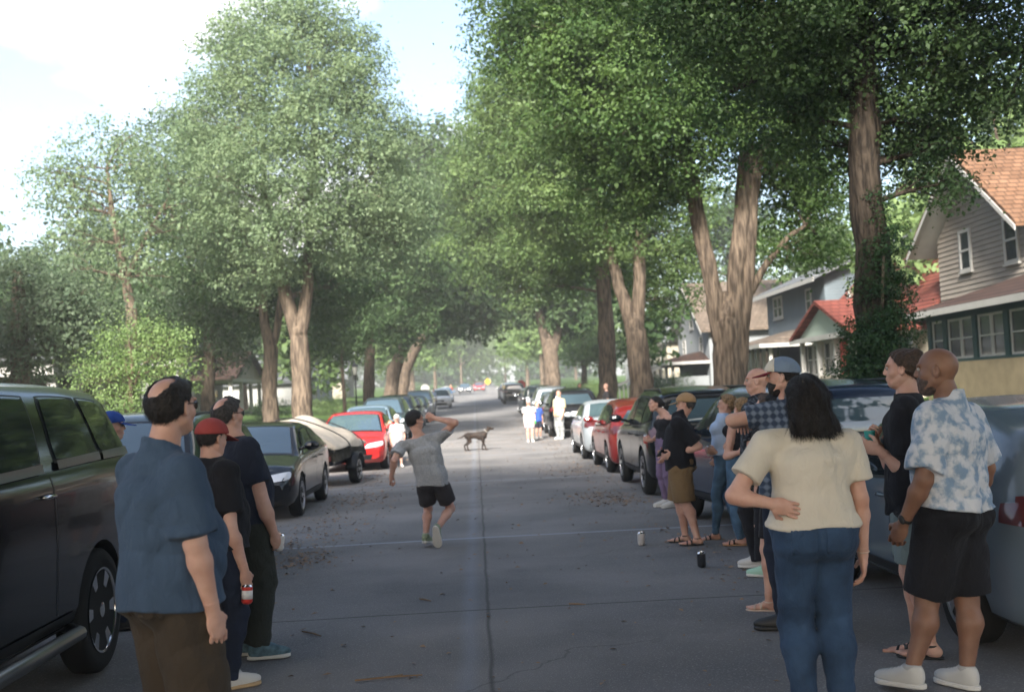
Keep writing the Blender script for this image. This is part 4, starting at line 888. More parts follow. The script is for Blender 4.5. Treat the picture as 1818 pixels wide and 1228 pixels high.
        if kind == 'suv':
            xr = w*.945-.30*(prof(K['roof'], 0)-dz)-.1; zr = prof(K['roof'], -.5)-.035
            g = MB(); g.tube([(s*xr, .2, zr-.03), (s*xr, .1, zr+.02), (s*xr, -1.5, zr+.02), (s*xr, -1.65, zr-.04)], .014, 6); done('roof_rail', g, 'trim')
    # lights
    zf = prof(K['deck'], Lc/2-.25); 
    for s in (-1, 1):
        g = MB(); add_patch(g, bvh, 'end', [(s*(w*.42), zf-.17), (s*(w*.93), zf-.12), (s*(w*.93), zf+.0), (s*(w*.5), zf-.06)], off=.008, nx=8, nz=5, sgn=1, rnd=.1); done('headlight', g, 'lamp')
        zt = prof(K['deck'], -Lc/2+.1)
        g = MB(); add_patch(g, bvh, 'end', [(s*w*.62, zt-.15), (s*w*.9, zt-.15), (s*w*.9, zt+.0), (s*w*.62, zt-.02)], off=.008, nx=8, nz=5, sgn=-1, rnd=.1); done('taillight', g, 'tail')
        g = MB(); add_patch(g, bvh, 'side', [(-Lc/2+.06, zt-.18), (-Lc/2+.3, zt-.16), (-Lc/2+.3, zt-.05), (-Lc/2+.09, zt-.03)], off=.008, nx=6, nz=4, sgn=s); done('side_lamp', g, 'tail')
    g = MB(); add_patch(g, bvh, 'end', [(-w*.36, zf-.25), (w*.36, zf-.25), (w*.42, zf-.09), (-w*.42, zf-.09)], off=.007, nx=10, nz=4, sgn=1); done('grille', g, 'trim')
    g = MB(); add_patch(g, bvh, 'end', [(-w*.6, K['bot']+.1), (w*.6, K['bot']+.1), (w*.65, K['bot']+.22), (-w*.65, K['bot']+.22)], off=.007, nx=10, nz=4, sgn=1); done('bumper_intake', g, 'trim')
    g = MB(); add_patch(g, bvh, 'end', [(-w*.85, K['bot']+.08), (w*.85, K['bot']+.08), (w*.85, K['bot']+.2), (-w*.85, K['bot']+.2)], off=.007, nx=10, nz=4, sgn=-1); done('rear_bumper', g, 'trim')
    for s, zz in ((1, K['bot']+.3), (-1, (prof(K['deck'], -Lc/2+.1)-.28) if kind != 'hatch' else .75)):
        h, _, _, _ = bvh.ray_cast(Vector((0, 5*s, zz)), Vector((0, -s, 0)))
        if h: g = MB(); g.box((-.155, h.y-.02*(s < 0)-.0, zz-.075), (.155, h.y+.02+.0*(s > 0), zz+.075)); done('number_plate', g, 'plate')
    if kind == 'bigsuv':
        for s in (-1, 1):
            g = MB(); g.tube([(s*(w-.12), 1.05, .40), (s*(w+.03), .95, .37), (s*(w+.03), -.95, .37), (s*(w-.12), -1.05, .40)], [.03, .045, .045, .03], 10); done('running_board', g, 'strip')
    wm = {}
    for s in (-1, 1): wm[s] = wheel_parts(wr, spokes, s)
    CARCACHE[key] = (body, parts, wm, K); return CARCACHE[key]
lampm = mat('headlamp', (.55, .56, .58), .08, .8, coat=1); tailm = mat('tail_lens', (.08, .006, .006), .35, .6, coat=1); platem = mat('plate', (.6, .6, .62), .5, .3)
skyglass = mat('windshield_glass', (.05, .08, .10), .03, 1.0, coat=.6)  # base colour raised towards the blue of the reflected sky
lit = bpy.data.materials.new('lit_headlamp'); lit.use_nodes = True; lb_ = lit.node_tree.nodes['Principled BSDF']; lb_.inputs['Emission Color'].default_value = (1, .93, .75, 1); lb_.inputs['Emission Strength'].default_value = 6
def car(kind, label, cat, x, y, face, pm, spokes=10, group='cars parked along the kerbs', lit_on=False, chromew=False, rz=0, wheelm=None):
    """y is the car's centre; face +1 drives away from the camera"""
    body, parts, wm, K = proto(kind, spokes); z = zfar(y)
    o = empty('car', (x, y, z), (0 if face > 0 else math.pi)+rz, label, cat, group)
    o.rotation_euler.x = (-1 if face < 0 else 1)*math.atan((zfar(y+1)-zfar(y-1))/2)
    mm = {'body': pm, 'trim': black, 'glass': glass_car, 'wglass': skyglass, 'lamp': lit if lit_on else lampm, 'tail': tailm, 'plate': platem, 'chrome': chrome, 'strip': mat('satin_strip', (.16, .16, .16), .35, .5, metal=.8)}
    def inst(nm, me, m, par):
        ob = bpy.data.objects.new(nm, me); COL.objects.link(ob); ob.parent = par
        if len(me.materials) == 0:
            me.materials.append(m)
            if nm == 'rim': me.materials.append(black)
        ob.material_slots[0].link = 'OBJECT'; ob.material_slots[0].material = m; return ob
    inst('body', body, pm, o)
    for nm, me, mk, _ in parts: inst(nm, me, mm[mk], o)
    for s in (-1, 1):
        for ya in K['ax']:
            t = inst('wheel', wm[s][0], rubber, o); t.location = (s*(K['W']/2-.005), ya, K['wr'])
            r = inst('rim', wm[s][1], wheelm or alloy, t)
    return o
p_black = paint('paint_black', (.005, .0055, .007)); p_navy = paint('paint_navy', (.012, .022, .045)); p_green = paint('paint_dark_green', (.018, .03, .028))
p_red = paint('paint_red', (.42, .02, .02)); p_mar = paint('paint_maroon', (.22, .022, .02)); p_sil = paint('paint_silver', (.33, .36, .38)); p_blue = paint('paint_pale_blue', (.14, .2, .25)); p_white = paint('paint_white', (.6, .6, .6)); p_gry = paint('paint_grey', (.09, .1, .11)); p_bl2 = paint('paint_blue', (.05, .12, .22))
SIL2 = paint('paint_slate', (.13, .165, .20))
# left kerb, nose towards the camera
car('bigsuv', 'large black sport utility with chrome window strips nearest on the left', 'car', -3.56, 6.25, -1, p_black, 6, wheelm=chrome)
car('suv', 'dark green sport utility between the big black one and the black sedan', 'car', -3.5, 11.95, -1, p_green, 5)
car('sedan', 'glossy black sedan with a sky blue windshield in front of the tarped trailer', 'car', -3.66, 19.3, -1, p_black, 14)
car('sedan', 'bright red sedan facing the camera beyond the tarped trailer', 'car', -3.2, 30.6, -1, p_red, 10)
car('hatch', 'silver blue hatchback parked just behind the red sedan', 'car', -3.5, 37.2, -1, p_blue)
car('suv', 'dark green boxy utility behind the silver blue hatchback', 'car', -3.5, 43.4, -1, p_green)
car('suv', 'black utility sixth along the left kerb', 'car', -3.5, 49.5, -1, p_black)
car('hatch', 'grey hatchback seventh along the left kerb', 'car', -3.5, 56.5, -1, p_gry)
car('sedan', 'navy sedan eighth along the left kerb', 'car', -3.5, 63, -1, p_navy)
car('suv', 'dark utility ninth along the left kerb before the white car', 'car', -3.5, 70.5, -1, p_gry)
car('hatch', 'white hatchback standing alone by the sunlit stretch on the left', 'car', -2.9, 93, -1, p_white)
car('sedan', 'blue sedan just beyond the lone white hatchback', 'car', -3.1, 112, -1, p_bl2)
car('sedan', 'dark sedan driving towards the camera with lit headlights', 'car', -1.6, 172, -1, p_gry, lit_on=True, group=None)
car('sedan', 'small red sedan beside the car with lit headlights', 'car', .6, 186, -1, p_red, group=None)
# right kerb, tail towards the camera
car('hatch', 'slate silver hatchback nearest on the right behind the bald man', 'car', 3.88, 8.45, 1, SIL2, 10)
car('suv', 'navy sport utility parked just ahead of the slate silver hatchback', 'car', 3.68, 13.55, 1, p_navy, 10, rz=R_(5))
car('suv', 'black sport utility the woman in purple leggings stands by', 'car', 3.56, 19.8, 1, p_black, 10)
car('hatch', 'maroon hatchback between the black utility and the silver sedan', 'car', 3.56, 25.1, 1, p_mar)
car('sedan', 'silver sedan with bright red tail lamps beyond the maroon hatchback', 'car', 3.52, 30.3, 1, p_sil)
for i, (k, y, pm, lab) in enumerate([('suv', 38.2, p_black, 'dark utility beside the man in the yellow shirt'), ('hatch', 43.6, p_gry, 'grey hatchback behind the child in pink'), ('suv', 49, p_sil, 'silver roofed utility in the shade up the right kerb'), ('sedan', 54.4, p_black, 'black sedan ahead of the silver roofed utility'), ('suv', 60, p_green, 'dark green utility farther up the right kerb'), ('hatch', 66, p_gry, 'grey hatchback where the shade ends on the right'),
     ('suv', 96, p_black, 'black utility by the far right kerb in open light'), ('suv', 104, p_white, 'white utility beyond the black one at the far right kerb'), ('sedan', 118, p_gry, 'grey sedan farthest up the right kerb')]):
    car(k, lab, 'car', 3.5 if y < 80 else 3.2, y+(4.4 if y < 80 else 0), 1, pm)
# trailer with a tarped load
def trailer():
    o = empty('trailer', (-3.5, 24.7, gz(25)), R_(-8), 'small dark trailer with a cream tarp strapped over its load', 'trailer')
    m = MB(); m.box((-.72, -1.3, .45), (.72, 1.3, .5)); m.box((-.74, -1.32, .5), (-.70, 1.32, .82)); m.box((.70, -1.32, .5), (.74, 1.32, .82)); m.box((-.7, -1.32, .5), (.7, -1.28, .82)); m.box((-.7, 1.28, .5), (.7, 1.32, .82)); m.build('box', p_black, o)
    m = MB(); m.tube([(0, -1.3, .42), (0, -2.2, .42)], .035, 8); m.build('drawbar', black, o)
    for s in (-1, 1):
        tm, rm = wheel_parts(.30, 8, s); t = link('wheel', tm, rubber, o); t.location = (s*.95, 0, .30); r = link('rim', rm, [alloy, black], t)
        f = MB(); f.prism([(.38*math.cos(a), .30+.38*math.sin(a)) for a in np.linspace(0, math.pi, 12)]+[(.35*math.cos(a), .30+.35*math.sin(a)) for a in np.linspace(math.pi, 0, 12)], 0, s*.74, s*.98); f.build('mudguard', black, o, True)
        g = MB(); g.box((s*.62-.07, -1.345, .55), (s*.62+.07, -1.325, .65)); g.build('lamp', tailm, o)
    m = MB(); m.box((-.2, -1.345, .6), (.1, -1.33, .72)); m.build('number_plate', platem, o)
    # load under the tarp: a sagging sheet over a lumpy pile
    def surf(nm, z0, grow, mt, keep):
        n1, n2 = 30, 26; V = []; F = []
        for i in range(n1):
            for j in range(n2):
                u = i/(n1-1)*2-1; v = j/(n2-1); th = v*math.pi
                rx = (.86+grow)*(1-.10*abs(u)**3); x = -math.cos(th)*rx; hgt = (1.28-.30*(math.cos(th)*-1)+.08*math.sin(5*u+1)-.35*max(0, abs(u)-.6))
                z = z0+(hgt-z0+grow)*math.sin(th)**.6 + .025*math.sin(9*u+5*v*3)*math.sin(th)+.02*math.sin(17*v+6*u); V.append((x+.03*math.sin(7*u), u*1.32, z))
        for i in range(n1-1):
            for j in range(n2-1):
                if keep(j/(n2-2)): F.append((i*n2+j, i*n2+j+1, (i+1)*n2+j+1, (i+1)*n2+j))
        F += [tuple(range(n2))[::-1], tuple((n1-1)*n2+j for j in range(n2))]
        me = bpy.data.meshes.new(nm); me.from_pydata(V, [], F); me.polygons.foreach_set('use_smooth', [True]*len(F)); return me
    l = link('load', surf('load', .55, 0, None, lambda v: True), mat('load_dark', (.05, .045, .035), .9, .1, bump=1, bscale=20, var=.4, vscale=9)); l.location = o.location; l.rotation_euler = o.rotation_euler
    tag(l, 'dark bundled load under the cream tarp on the trailer', 'load')
    t = link('tarp', surf('tarp', .80, .025, None, lambda v: True), mat('tarp_cream', (.52, .45, .36), .8, .2, bump=.8, bscale=7, bdist=.04, var=.12, vscale=4)); t.location = o.location; t.rotation_euler = o.rotation_euler
    tag(t, 'cream tarp tied over the trailer load', 'tarp')
    for yy in (-.6, .55):
        s_ = MB(); s_.tube([((-math.cos(th)*.93), yy+.05*math.sin(th*3), .66+(1.38-.30*(-math.cos(th))-.66)*math.sin(th)**.6) for th in np.linspace(0, math.pi, 22)], .014, 6); s_.build('strap', black, t, True)
trailer()
# ------------------------------------------------------------------ signed distance bodies
def nets(f, lo, hi, h, B=4, fac=1.9):
    lo = np.array(lo, float); hi = np.array(hi, float)
    nb = np.ceil((hi-lo)/(h*B)).astype(int)+1; n = nb*B
    bc = [lo[a]+(np.arange(nb[a])+.5)*B*h-h*.5 for a in range(3)]
    G_ = np.stack(np.meshgrid(*bc, indexing='ij'), -1).reshape(-1, 3)
    d = f(G_.astype(np.float32)); act = np.abs(d) < h*B*fac+.012
    V = np.repeat(np.repeat(np.repeat(np.where(d < 0, -1., 1.).reshape(nb), B, 0), B, 1), B, 2).astype(np.float32)
    idx = np.nonzero(act)[0]; bi = np.stack(np.unravel_index(idx, nb), 1)
    o = np.stack(np.meshgrid(*[np.arange(B)]*3, indexing='ij'), -1).reshape(-1, 3)
    I = (bi[:, None, :]*B+o[None]).reshape(-1, 3)
    V[I[:, 0], I[:, 1], I[:, 2]] = f((lo+I*h).astype(np.float32))
    s = V < 0
    c8 = [s[a:n[0]-1+a, b:n[1]-1+b, c:n[2]-1+c] for a in (0, 1) for b in (0, 1) for c in (0, 1)]
    anyv = c8[0].copy(); allv = c8[0].copy()
    for c in c8[1:]: anyv |= c; allv &= c
    cell = np.stack(np.nonzero(anyv & ~allv), 1)
    if len(cell) == 0: return np.zeros((0, 3)), np.zeros((0, 4), int)
    cid = -np.ones(tuple(n-1), int); cid[cell[:, 0], cell[:, 1], cell[:, 2]] = np.arange(len(cell))
    cor = {(a, b, c): V[cell[:, 0]+a, cell[:, 1]+b, cell[:, 2]+c] for a in (0, 1) for b in (0, 1) for c in (0, 1)}
    acc = np.zeros((len(cell), 3)); cnt = np.zeros(len(cell))
    for ax in range(3):
        for p in (0, 1):
            for q in (0, 1):
                a = [0, 0, 0]; o2 = [k for k in range(3) if k != ax]; a[o2[0]] = p; a[o2[1]] = q; b = list(a); b[ax] = 1
                v0, v1 = cor[tuple(a)], cor[tuple(b)]; m = (v0 < 0) != (v1 < 0)
                t = np.where(m, v0/np.where(m, v0-v1, 1), 0); pt = np.tile(np.array(a, float), (len(cell), 1)); pt[:, ax] = t
                acc[m] += pt[m]; cnt[m] += 1
    Vt = lo+(cell+acc/np.maximum(cnt, 1)[:, None])*h
    Q = []
    for ax in range(3):
        sl0 = [slice(None)]*3; sl1 = [slice(None)]*3; sl0[ax] = slice(0, -1); sl1[ax] = slice(1, None)
        a = s[tuple(sl0)]; b = s[tuple(sl1)]; e = np.stack(np.nonzero(a != b), 1); sg = a[e[:, 0], e[:, 1], e[:, 2]]
        u, v = [(1, 2), (2, 0), (0, 1)][ax]
        ok = (e[:, u] > 0) & (e[:, v] > 0) & (e[:, u] < n[u]-1) & (e[:, v] < n[v]-1); e = e[ok]; sg = sg[ok]
        du = np.zeros(3, int); du[u] = 1; dv = np.zeros(3, int); dv[v] = 1
        q = np.stack([cid[tuple((e-du-dv).T)], cid[tuple((e-dv).T)], cid[tuple(e.T)], cid[tuple((e-du).T)]], 1)
        q = np.where(sg[:, None], q, q[:, ::-1]); Q.append(q[(q >= 0).all(1)])
    return Vt, np.concatenate(Q)
def smin(a, b, k):
    h = np.clip(.5+.5*(b-a)/k, 0, 1); return b*(1-h)+a*h-k*h*(1-h)
def smax(a, b, k): return -smin(-a, -b, k)
def nrm(v): v = np.asarray(v, float); return v/(np.linalg.norm(v)+1e-12)
def rc(Q, a, b, r1, r2):
    a = np.asarray(a, np.float32); ba = np.asarray(b, np.float32)-a; t = np.clip((Q-a)@ba/(ba@ba+1e-9), 0, 1)
    return np.linalg.norm(Q-a-t[:, None]*ba, axis=1)-(r1+t*(r2-r1))
def el(Q, c, M3, r):
    q = (Q-np.asarray(c, np.float32))@np.asarray(M3, np.float32).T; r = np.asarray(r, np.float32)
    k0 = np.linalg.norm(q/r, axis=1); k1 = np.linalg.norm(q/(r*r), axis=1); return k0*(k0-1)/(k1+1e-9)
def ecap(Q, a, b, X, Yv, w1, w2, cap=.06):
    """capsule of elliptic section along a-b; X, Yv section axes; w=(half width, half depth)"""
    a = np.asarray(a, float); ab = np.asarray(b, float)-a; Ln = np.linalg.norm(ab); u = ab/Ln
    q = Q-a.astype(np.float32); z = q@u.astype(np.float32); t = np.clip(z/Ln, 0, 1)
    wx = w1[0]+t*(w2[0]-w1[0]); wy = w1[1]+t*(w2[1]-w1[1]); ez = np.where(z < 0, -z, np.maximum(z-Ln, 0))/cap
    q2 = q - (t*Ln)[:, None]*u.astype(np.float32)
    x = q2@np.asarray(X, np.float32); y = q2@np.asarray(Yv, np.float32)
    k = np.sqrt((x/wx)**2+(y/wy)**2+ez*ez); return (k-1)*np.minimum(wx, wy)*(.5+.5*np.clip(np.where(k > 1.5, 1.2, 1), 1, 1.2))
def folds(Q, amp, ph, s=1.0):
    x, y, z = Q[:, 0]*s, Q[:, 1]*s, Q[:, 2]*s
    w_ = 1.6*np.sin(6*z+4*x+ph)+1.3*np.sin(8*x+5*y-4*z+ph*2)+.5*np.sin(19*z+13*y+ph)
    def rg(t): return 1-2*np.abs(np.sin(t*.5))**.7
    a = rg(30*x+14*y+10*z*np.sin(ph*3)+w_*1.5+ph)*.5+rg(30*z-16*x+13*y+w_*2.0+ph*3)*.42+rg(26*z+22*y+12*x-w_*1.7+ph*5)*.38
    m = .6+.4*np.sin(5.3*x+6.1*z+ph*1.7)
    return 1.5*amp*a*m
def mk_mesh(name, f, pts, pad, h, parent, m, loc):
    pts = np.array(pts, float); lo = pts.min(0)-pad; hi = pts.max(0)+pad
    V, Fq = nets(f, lo, hi, h)
    if len(V) == 0: return None
    me = np_mesh(name, V-np.array(loc), Fq); return link(name, me, m, parent)
def join_np(parts):
    V = []; F = []; n = 0
    for v, f in parts:
        if len(v): V.append(v); F.append(f+n); n += len(v)
    return np.concatenate(V), np.concatenate(F)
def frame(fwd, up=(0, 0, 1)):          # rows: right, forward, up
    f = nrm(fwd); r = nrm(np.cross(f, up)); u = np.cross(r, f); return np.array([r, f, u])
def hdg(deg, pitch=0): a, p = R_(deg), R_(pitch); return np.array([math.sin(a)*math.cos(p), math.cos(a)*math.cos(p), math.sin(p)])
def ik(a, t, l1, l2, pole):
    a, t = np.array(a, float), np.array(t, float); d = t-a; L0 = np.linalg.norm(d); L1 = min(L0, (l1+l2)*.995); u = d/L0; t = a+u*L1
    c = (l1*l1+L1*L1-l2*l2)/(2*L1); h = math.sqrt(max(0, l1*l1-c*c)); p = np.array(pole, float); p = nrm(p-u*(p@u)); return a+u*c+p*h, t

def skinmat(name, c, c2): 
    m = mat(name, c, .5, .35, col2=c2, vscale=7, bump=.12, bscale=90, bdist=.004); m.node_tree.nodes['Principled BSDF'].inputs['Subsurface Weight'].default_value = .12
    m.node_tree.nodes['Principled BSDF'].inputs['Subsurface Scale'].default_value = .01; return m
sk_fair = skinmat('skin_fair', (.44, .235, .17), (.58, .35, .27)); sk_tan = skinmat('skin_tan', (.34, .17, .11), (.44, .24, .165)); sk_brn = skinmat('skin_brown', (.17, .085, .055), (.24, .125, .08))
def hairmat(name, c): return mat(name, c, .5, .4, bump=1., bscale=130, bdist=.01, var=.5, vscale=60)
h_dark = hairmat('hair_dark', (.018, .014, .012)); h_brown = hairmat('hair_brown', (.06, .035, .022)); h_blond = hairmat('hair_blond', (.24, .15, .075)); h_grey = hairmat('hair_greying', (.05, .045, .042)); h_stub = hairmat('hair_stubble', (.13, .085, .065))
def cloth(name, c, amt=.06, vs=3, col2=None, rough=.9, weave=420, lo=.35, hi=.65, det=6):
    m = mat(name, c, rough, .15, bump=.35, bscale=weave, bdist=.003, var=amt, vscale=vs, col2=col2, lo=lo, hi=hi, det=det)
    nt = m.node_tree; b = nt.nodes['Principled BSDF']; bp = b.inputs['Normal'].links[0].from_node
    b.inputs['Sheen Weight'].default_value = .04
    tc = nt.nodes.new('ShaderNodeTexCoord'); mp = nt.nodes.new('ShaderNodeMapping'); mp.inputs['Rotation'].default_value = (.5, .4, .3); mp.inputs['Scale'].default_value = (1.5, 1.2, .8)
    n = nt.nodes.new('ShaderNodeTexNoise'); n.inputs['Scale'].default_value = 8; n.inputs['Detail'].default_value = 4; n.inputs['Distortion'].default_value = 1.3; n.inputs['Roughness'].default_value = .55
    nt.links.new(tc.outputs['Object'], mp.inputs[0]); nt.links.new(mp.outputs[0], n.inputs['Vector'])
    b2 = nt.nodes.new('ShaderNodeBump'); b2.inputs['Strength'].default_value = .35; b2.inputs['Distance'].default_value = .05
    nt.links.new(n.outputs[0], b2.inputs['Height']); nt.links.new(b2.outputs[0], bp.inputs['Normal']); return m
def plaid(name, c1, c2, sx=.05):
    m = cloth(name, c1); nt = m.node_tree; b = nt.nodes['Principled BSDF']; tc = nt.nodes.new('ShaderNodeTexCoord')
    outs = []
    for ax in ('X', 'Z', 'Y'):
        wv = nt.nodes.new('ShaderNodeTexWave'); wv.bands_direction = ax; wv.inputs['Scale'].default_value = .31/sx; nt.links.new(tc.outputs['Object'], wv.inputs['Vector']); outs.append(wv.outputs['Fac'])
    a = nt.nodes.new('ShaderNodeMath'); a.operation = 'ADD'; nt.links.new(outs[0], a.inputs[0]); nt.links.new(outs[1], a.inputs[1])
    r = nt.nodes.new('ShaderNodeMapRange'); nt.links.new(a.outputs[0], r.inputs[0]); r.inputs[1].default_value = .7; r.inputs[2].default_value = 1.6
    mx_ = nt.nodes.new('ShaderNodeMixRGB'); mx_.inputs[1].default_value = tuple(c1)+(1,); mx_.inputs[2].default_value = tuple(c2)+(1,); nt.links.new(r.outputs[0], mx_.inputs[0]); nt.links.new(mx_.outputs[0], b.inputs['Base Color']); return m

def head_f(c, Fm, s, beard=0):
    def loc(Q): return ((Q-np.asarray(c, np.float32))@Fm.T.astype(np.float32))/s
    I3 = np.eye(3)
    def f(Q):
        q = loc(Q)
        d = el(q, (0, -.012, .022), I3, (.076, .098, .090))
        d = smin(d, el(q, (0, .030, -.045), I3, (.058, .060, .068)), .03)
        d = smin(d, el(q, (0, .052, -.088), I3, (.030, .030, .024)), .025)      # chin
        for sx in (-1, 1):
            d = smin(d, el(q, (sx*.045, .045, -.025), I3, (.024, .026, .022)), .02)   # cheek
            d = smin(d, rc(q, (sx*.052, .005, -.055), (sx*.040, .045, -.085), .02, .015), .02)  # jaw line
            d = smin(d, el(q, (sx*.030, .078, .028), I3, (.026, .014, .009)), .014)   # brow
            d = smax(d, -el(q, (sx*.031, .093, .008), I3, (.019, .014, .012)), .012)    # eye socket
            ear = el(q, (sx*.080, -.008, -.008), np.array([[.95, sx*.3, 0], [-sx*.3, .95, 0], [0, 0, 1.]]), (.009, .020, .032))
            ear = smax(ear, -el(q, (sx*.090, -.004, -.004), I3, (.008, .010, .018)), .004)
            d = smin(d, ear, .006)
        d = smin(d, rc(q, (0, .085, .016), (0, .101, -.020), .009, .011), .014)
        for sx in (-1, 1): d = smin(d, el(q, (sx*.011, .094, -.026), I3, (.009, .010, .008)), .007)
        d = smin(d, el(q, (0, .088, -.052), I3, (.024, .010, .006)), .006); d = smin(d, el(q, (0, .086, -.064), I3, (.020, .010, .007)), .006)
        d = smax(d, -rc(q, (-.022, .098, -.058), (.022, .098, -.058), .0022, .0022), .003)
        return d*s
    return f, loc
def hair_f(style, c, Fm, s, ph=0, seed=0):
    def f(Q):
        q = ((Q-np.asarray(c, np.float32))@Fm.T.astype(np.float32))/s; I3 = np.eye(3); x, y, z = q[:, 0], q[:, 1], q[:, 2]
        th = {'capped': .006, 'buzz': .004, 'short': .013, 'bald': .014, 'ring': .006, 'bun': .012, 'long': .022, 'pony': .014, 'bob': .02, 'messy': .022, 'beard': .01}.get(style, .012)
        d = el(q, (0, -.012, .022), I3, (.076+th, .098+th, .090+th))
        st = .0022*np.sin(150*x+12*np.sin(20*z+ph)+9*y)+.0022*np.sin(120*y+30*z+8*np.sin(22*x+ph)) + .003*np.sin(38*x+25*z+ph)*np.sin(31*y+17*z)
        st = st*(.6 if style in ('short', 'bald', 'capped') else 1)
        if style == 'messy': st = st*2.2
        # hairline: behind a slanted front plane, above the nape, cut round the ear
        front = y*.80 - (z-.070)*.60 - .036 + .0*x
        d = smax(d, front, .008); d = smax(d, -z-.072+np.abs(x)*.2, .01)
        d = smax(d, np.where((z < .035), y-.018-(.035-z)*.25, -1), .006)
        e1 = np.sqrt(((np.abs(x)-.085)/1.)**2+((y+.006)/1.)**2+((z+.008)/1.5)**2)-.022; d = smax(d, -e1, .004)
        if style in ('bald', 'ring'):
            d = smax(d, -el(q, (0, -.078, .092), I3, (.052, .085, .058)), .014)
        if style == 'bald': d = smin(d, smax(el(q, (0, .045, .085), I3, (.058, .03, .022)), -z+.07, .01), .01)
        if style == 'bun': d = smin(d, el(q, (0, -.085, .085), I3, (.04, .038, .036)), .012)
        if style == 'lowbun': d = smin(d, el(q, (0, -.125, .0), I3, (.042, .032, .038)), .012)
        if style == 'pony': d = smin(d, rc(q, (0, -.12, .04), (0, -.15, -.11), .028, .016), .02)
        if style in ('long', 'bob'):
            zb = -.145 if style == 'long' else -.13
            lg = ecap(q, (0, -.045, .03), (0, -.07, zb), (1, 0, 0), (0, 1, 0), (.092, .075), (.125 if style == 'long' else .1, .05), .03)
            lg = smax(lg, -(el(q, (0, .062, -.06), I3, (.062, .075, .13))), .01); lg = smax(lg, y-.02-.3*np.maximum(0, z), .01)
            d = smin(d, lg, .03); st = .0035*np.sin(95*x+6*np.sin(9*z+ph)+20*y)+.003*np.sin(170*x+40*y+3*np.sin(12*z))
            st = st+ .006*np.sin(14*z+9*x+ph)*(z < -.05)
        return (d+st)*s
    return f
def beard_f(c, Fm, s):
    def f(Q):
        q = ((Q-np.asarray(c, np.float32))@Fm.T.astype(np.float32))/s; I3 = np.eye(3); x, y, z = q[:, 0], q[:, 1], q[:, 2]
        d = smin(el(q, (0, .034, -.058), I3, (.064, .064, .066)), el(q, (0, .055, -.1), I3, (.036, .034, .03)), .02)
        d = smax(d, z+.028-.5*np.maximum(0, .05-y), .01); d = smax(d, -(y+.012), .01)
        d = smax(d, -el(q, (0, .1, -.058), I3, (.018, .02, .006)), .004)
        return (d+.002*np.sin(160*x+50*z)*np.sin(140*z+y*60))*s
    return f
def strands(V, Fq, hc, Fm, s, style):
    rg = np.random.default_rng(5); n = min(9000, len(V)*2) if style in ('long', 'bob') else 5200
    fn = np.cross(V[Fq[:, 1]]-V[Fq[:, 0]], V[Fq[:, 2]]-V[Fq[:, 0]]); fn /= np.linalg.norm(fn, axis=1)[:, None]+1e-9
    cen = V[Fq].mean(1)
    if np.mean(np.sum(fn*(cen-hc), 1)) < 0: fn = -fn
    k = rg.integers(0, len(Fq), n); b = cen[k]; nn = fn[k]; Ln = (.05 if style in ('long', 'bob') else .02)*s
    flow = np.array([0, 0, -1.])+rg.normal(size=(n, 3))*.28-Fm[1]*.35; flow -= nn*np.sum(flow*nn, 1)[:, None]*.9; flow /= np.linalg.norm(flow, axis=1)[:, None]
    d = flow+nn*rg.uniform(.05, .38 if style not in ('long', 'bob') else .2, n)[:, None]; L1 = Ln*rg.uniform(.5, 1.4, n)[:, None]
    w_ = np.cross(nn, flow)*.0011*s*rg.uniform(.7, 1.6, n)[:, None]; b = b-nn*.002*s
    Q = np.stack([b-w_, b+w_, b+d*L1+w_*.25, b+d*L1-w_*.25], 1).reshape(-1, 3)
    return np.concatenate([V, Q]), np.concatenate([Fq, np.arange(4*n).reshape(-1, 4)+len(V)])
def cap_f(c, Fm, s, back=False, part='cap', tilt=0):
    def f(Q):
        q = ((Q-np.asarray(c, np.float32))@Fm.T.astype(np.float32))/s; I3 = np.eye(3); x, y, z = q[:, 0], q[:, 1], q[:, 2]
        if part == 'cap' or part == 'panel':
            g = .005 if part == 'cap' else .008
            d = el(q, (0, -.008, .030), I3, (.090+g, .112+g, .098+g)); d = smax(d, -(z-.028-.10*y), .006)
            if part == 'panel': d = smax(d, -(y-.035), .004)
            d = smin(d, el(q, (0, -.008, .129), I3, (.007, .007, .004)), .003) if part == 'cap' else d
            return d*s
        zz = z-.030+.28*(y-.09)+2.2*x*x; yy = y-.11
        d = np.sqrt((x/.078)**2+(yy/.088)**2)-1; d = d*.07; d = smax(d, np.abs(zz)-.0035, .003); d = smax(d, -(y-.055), .004); return d*s
    return f
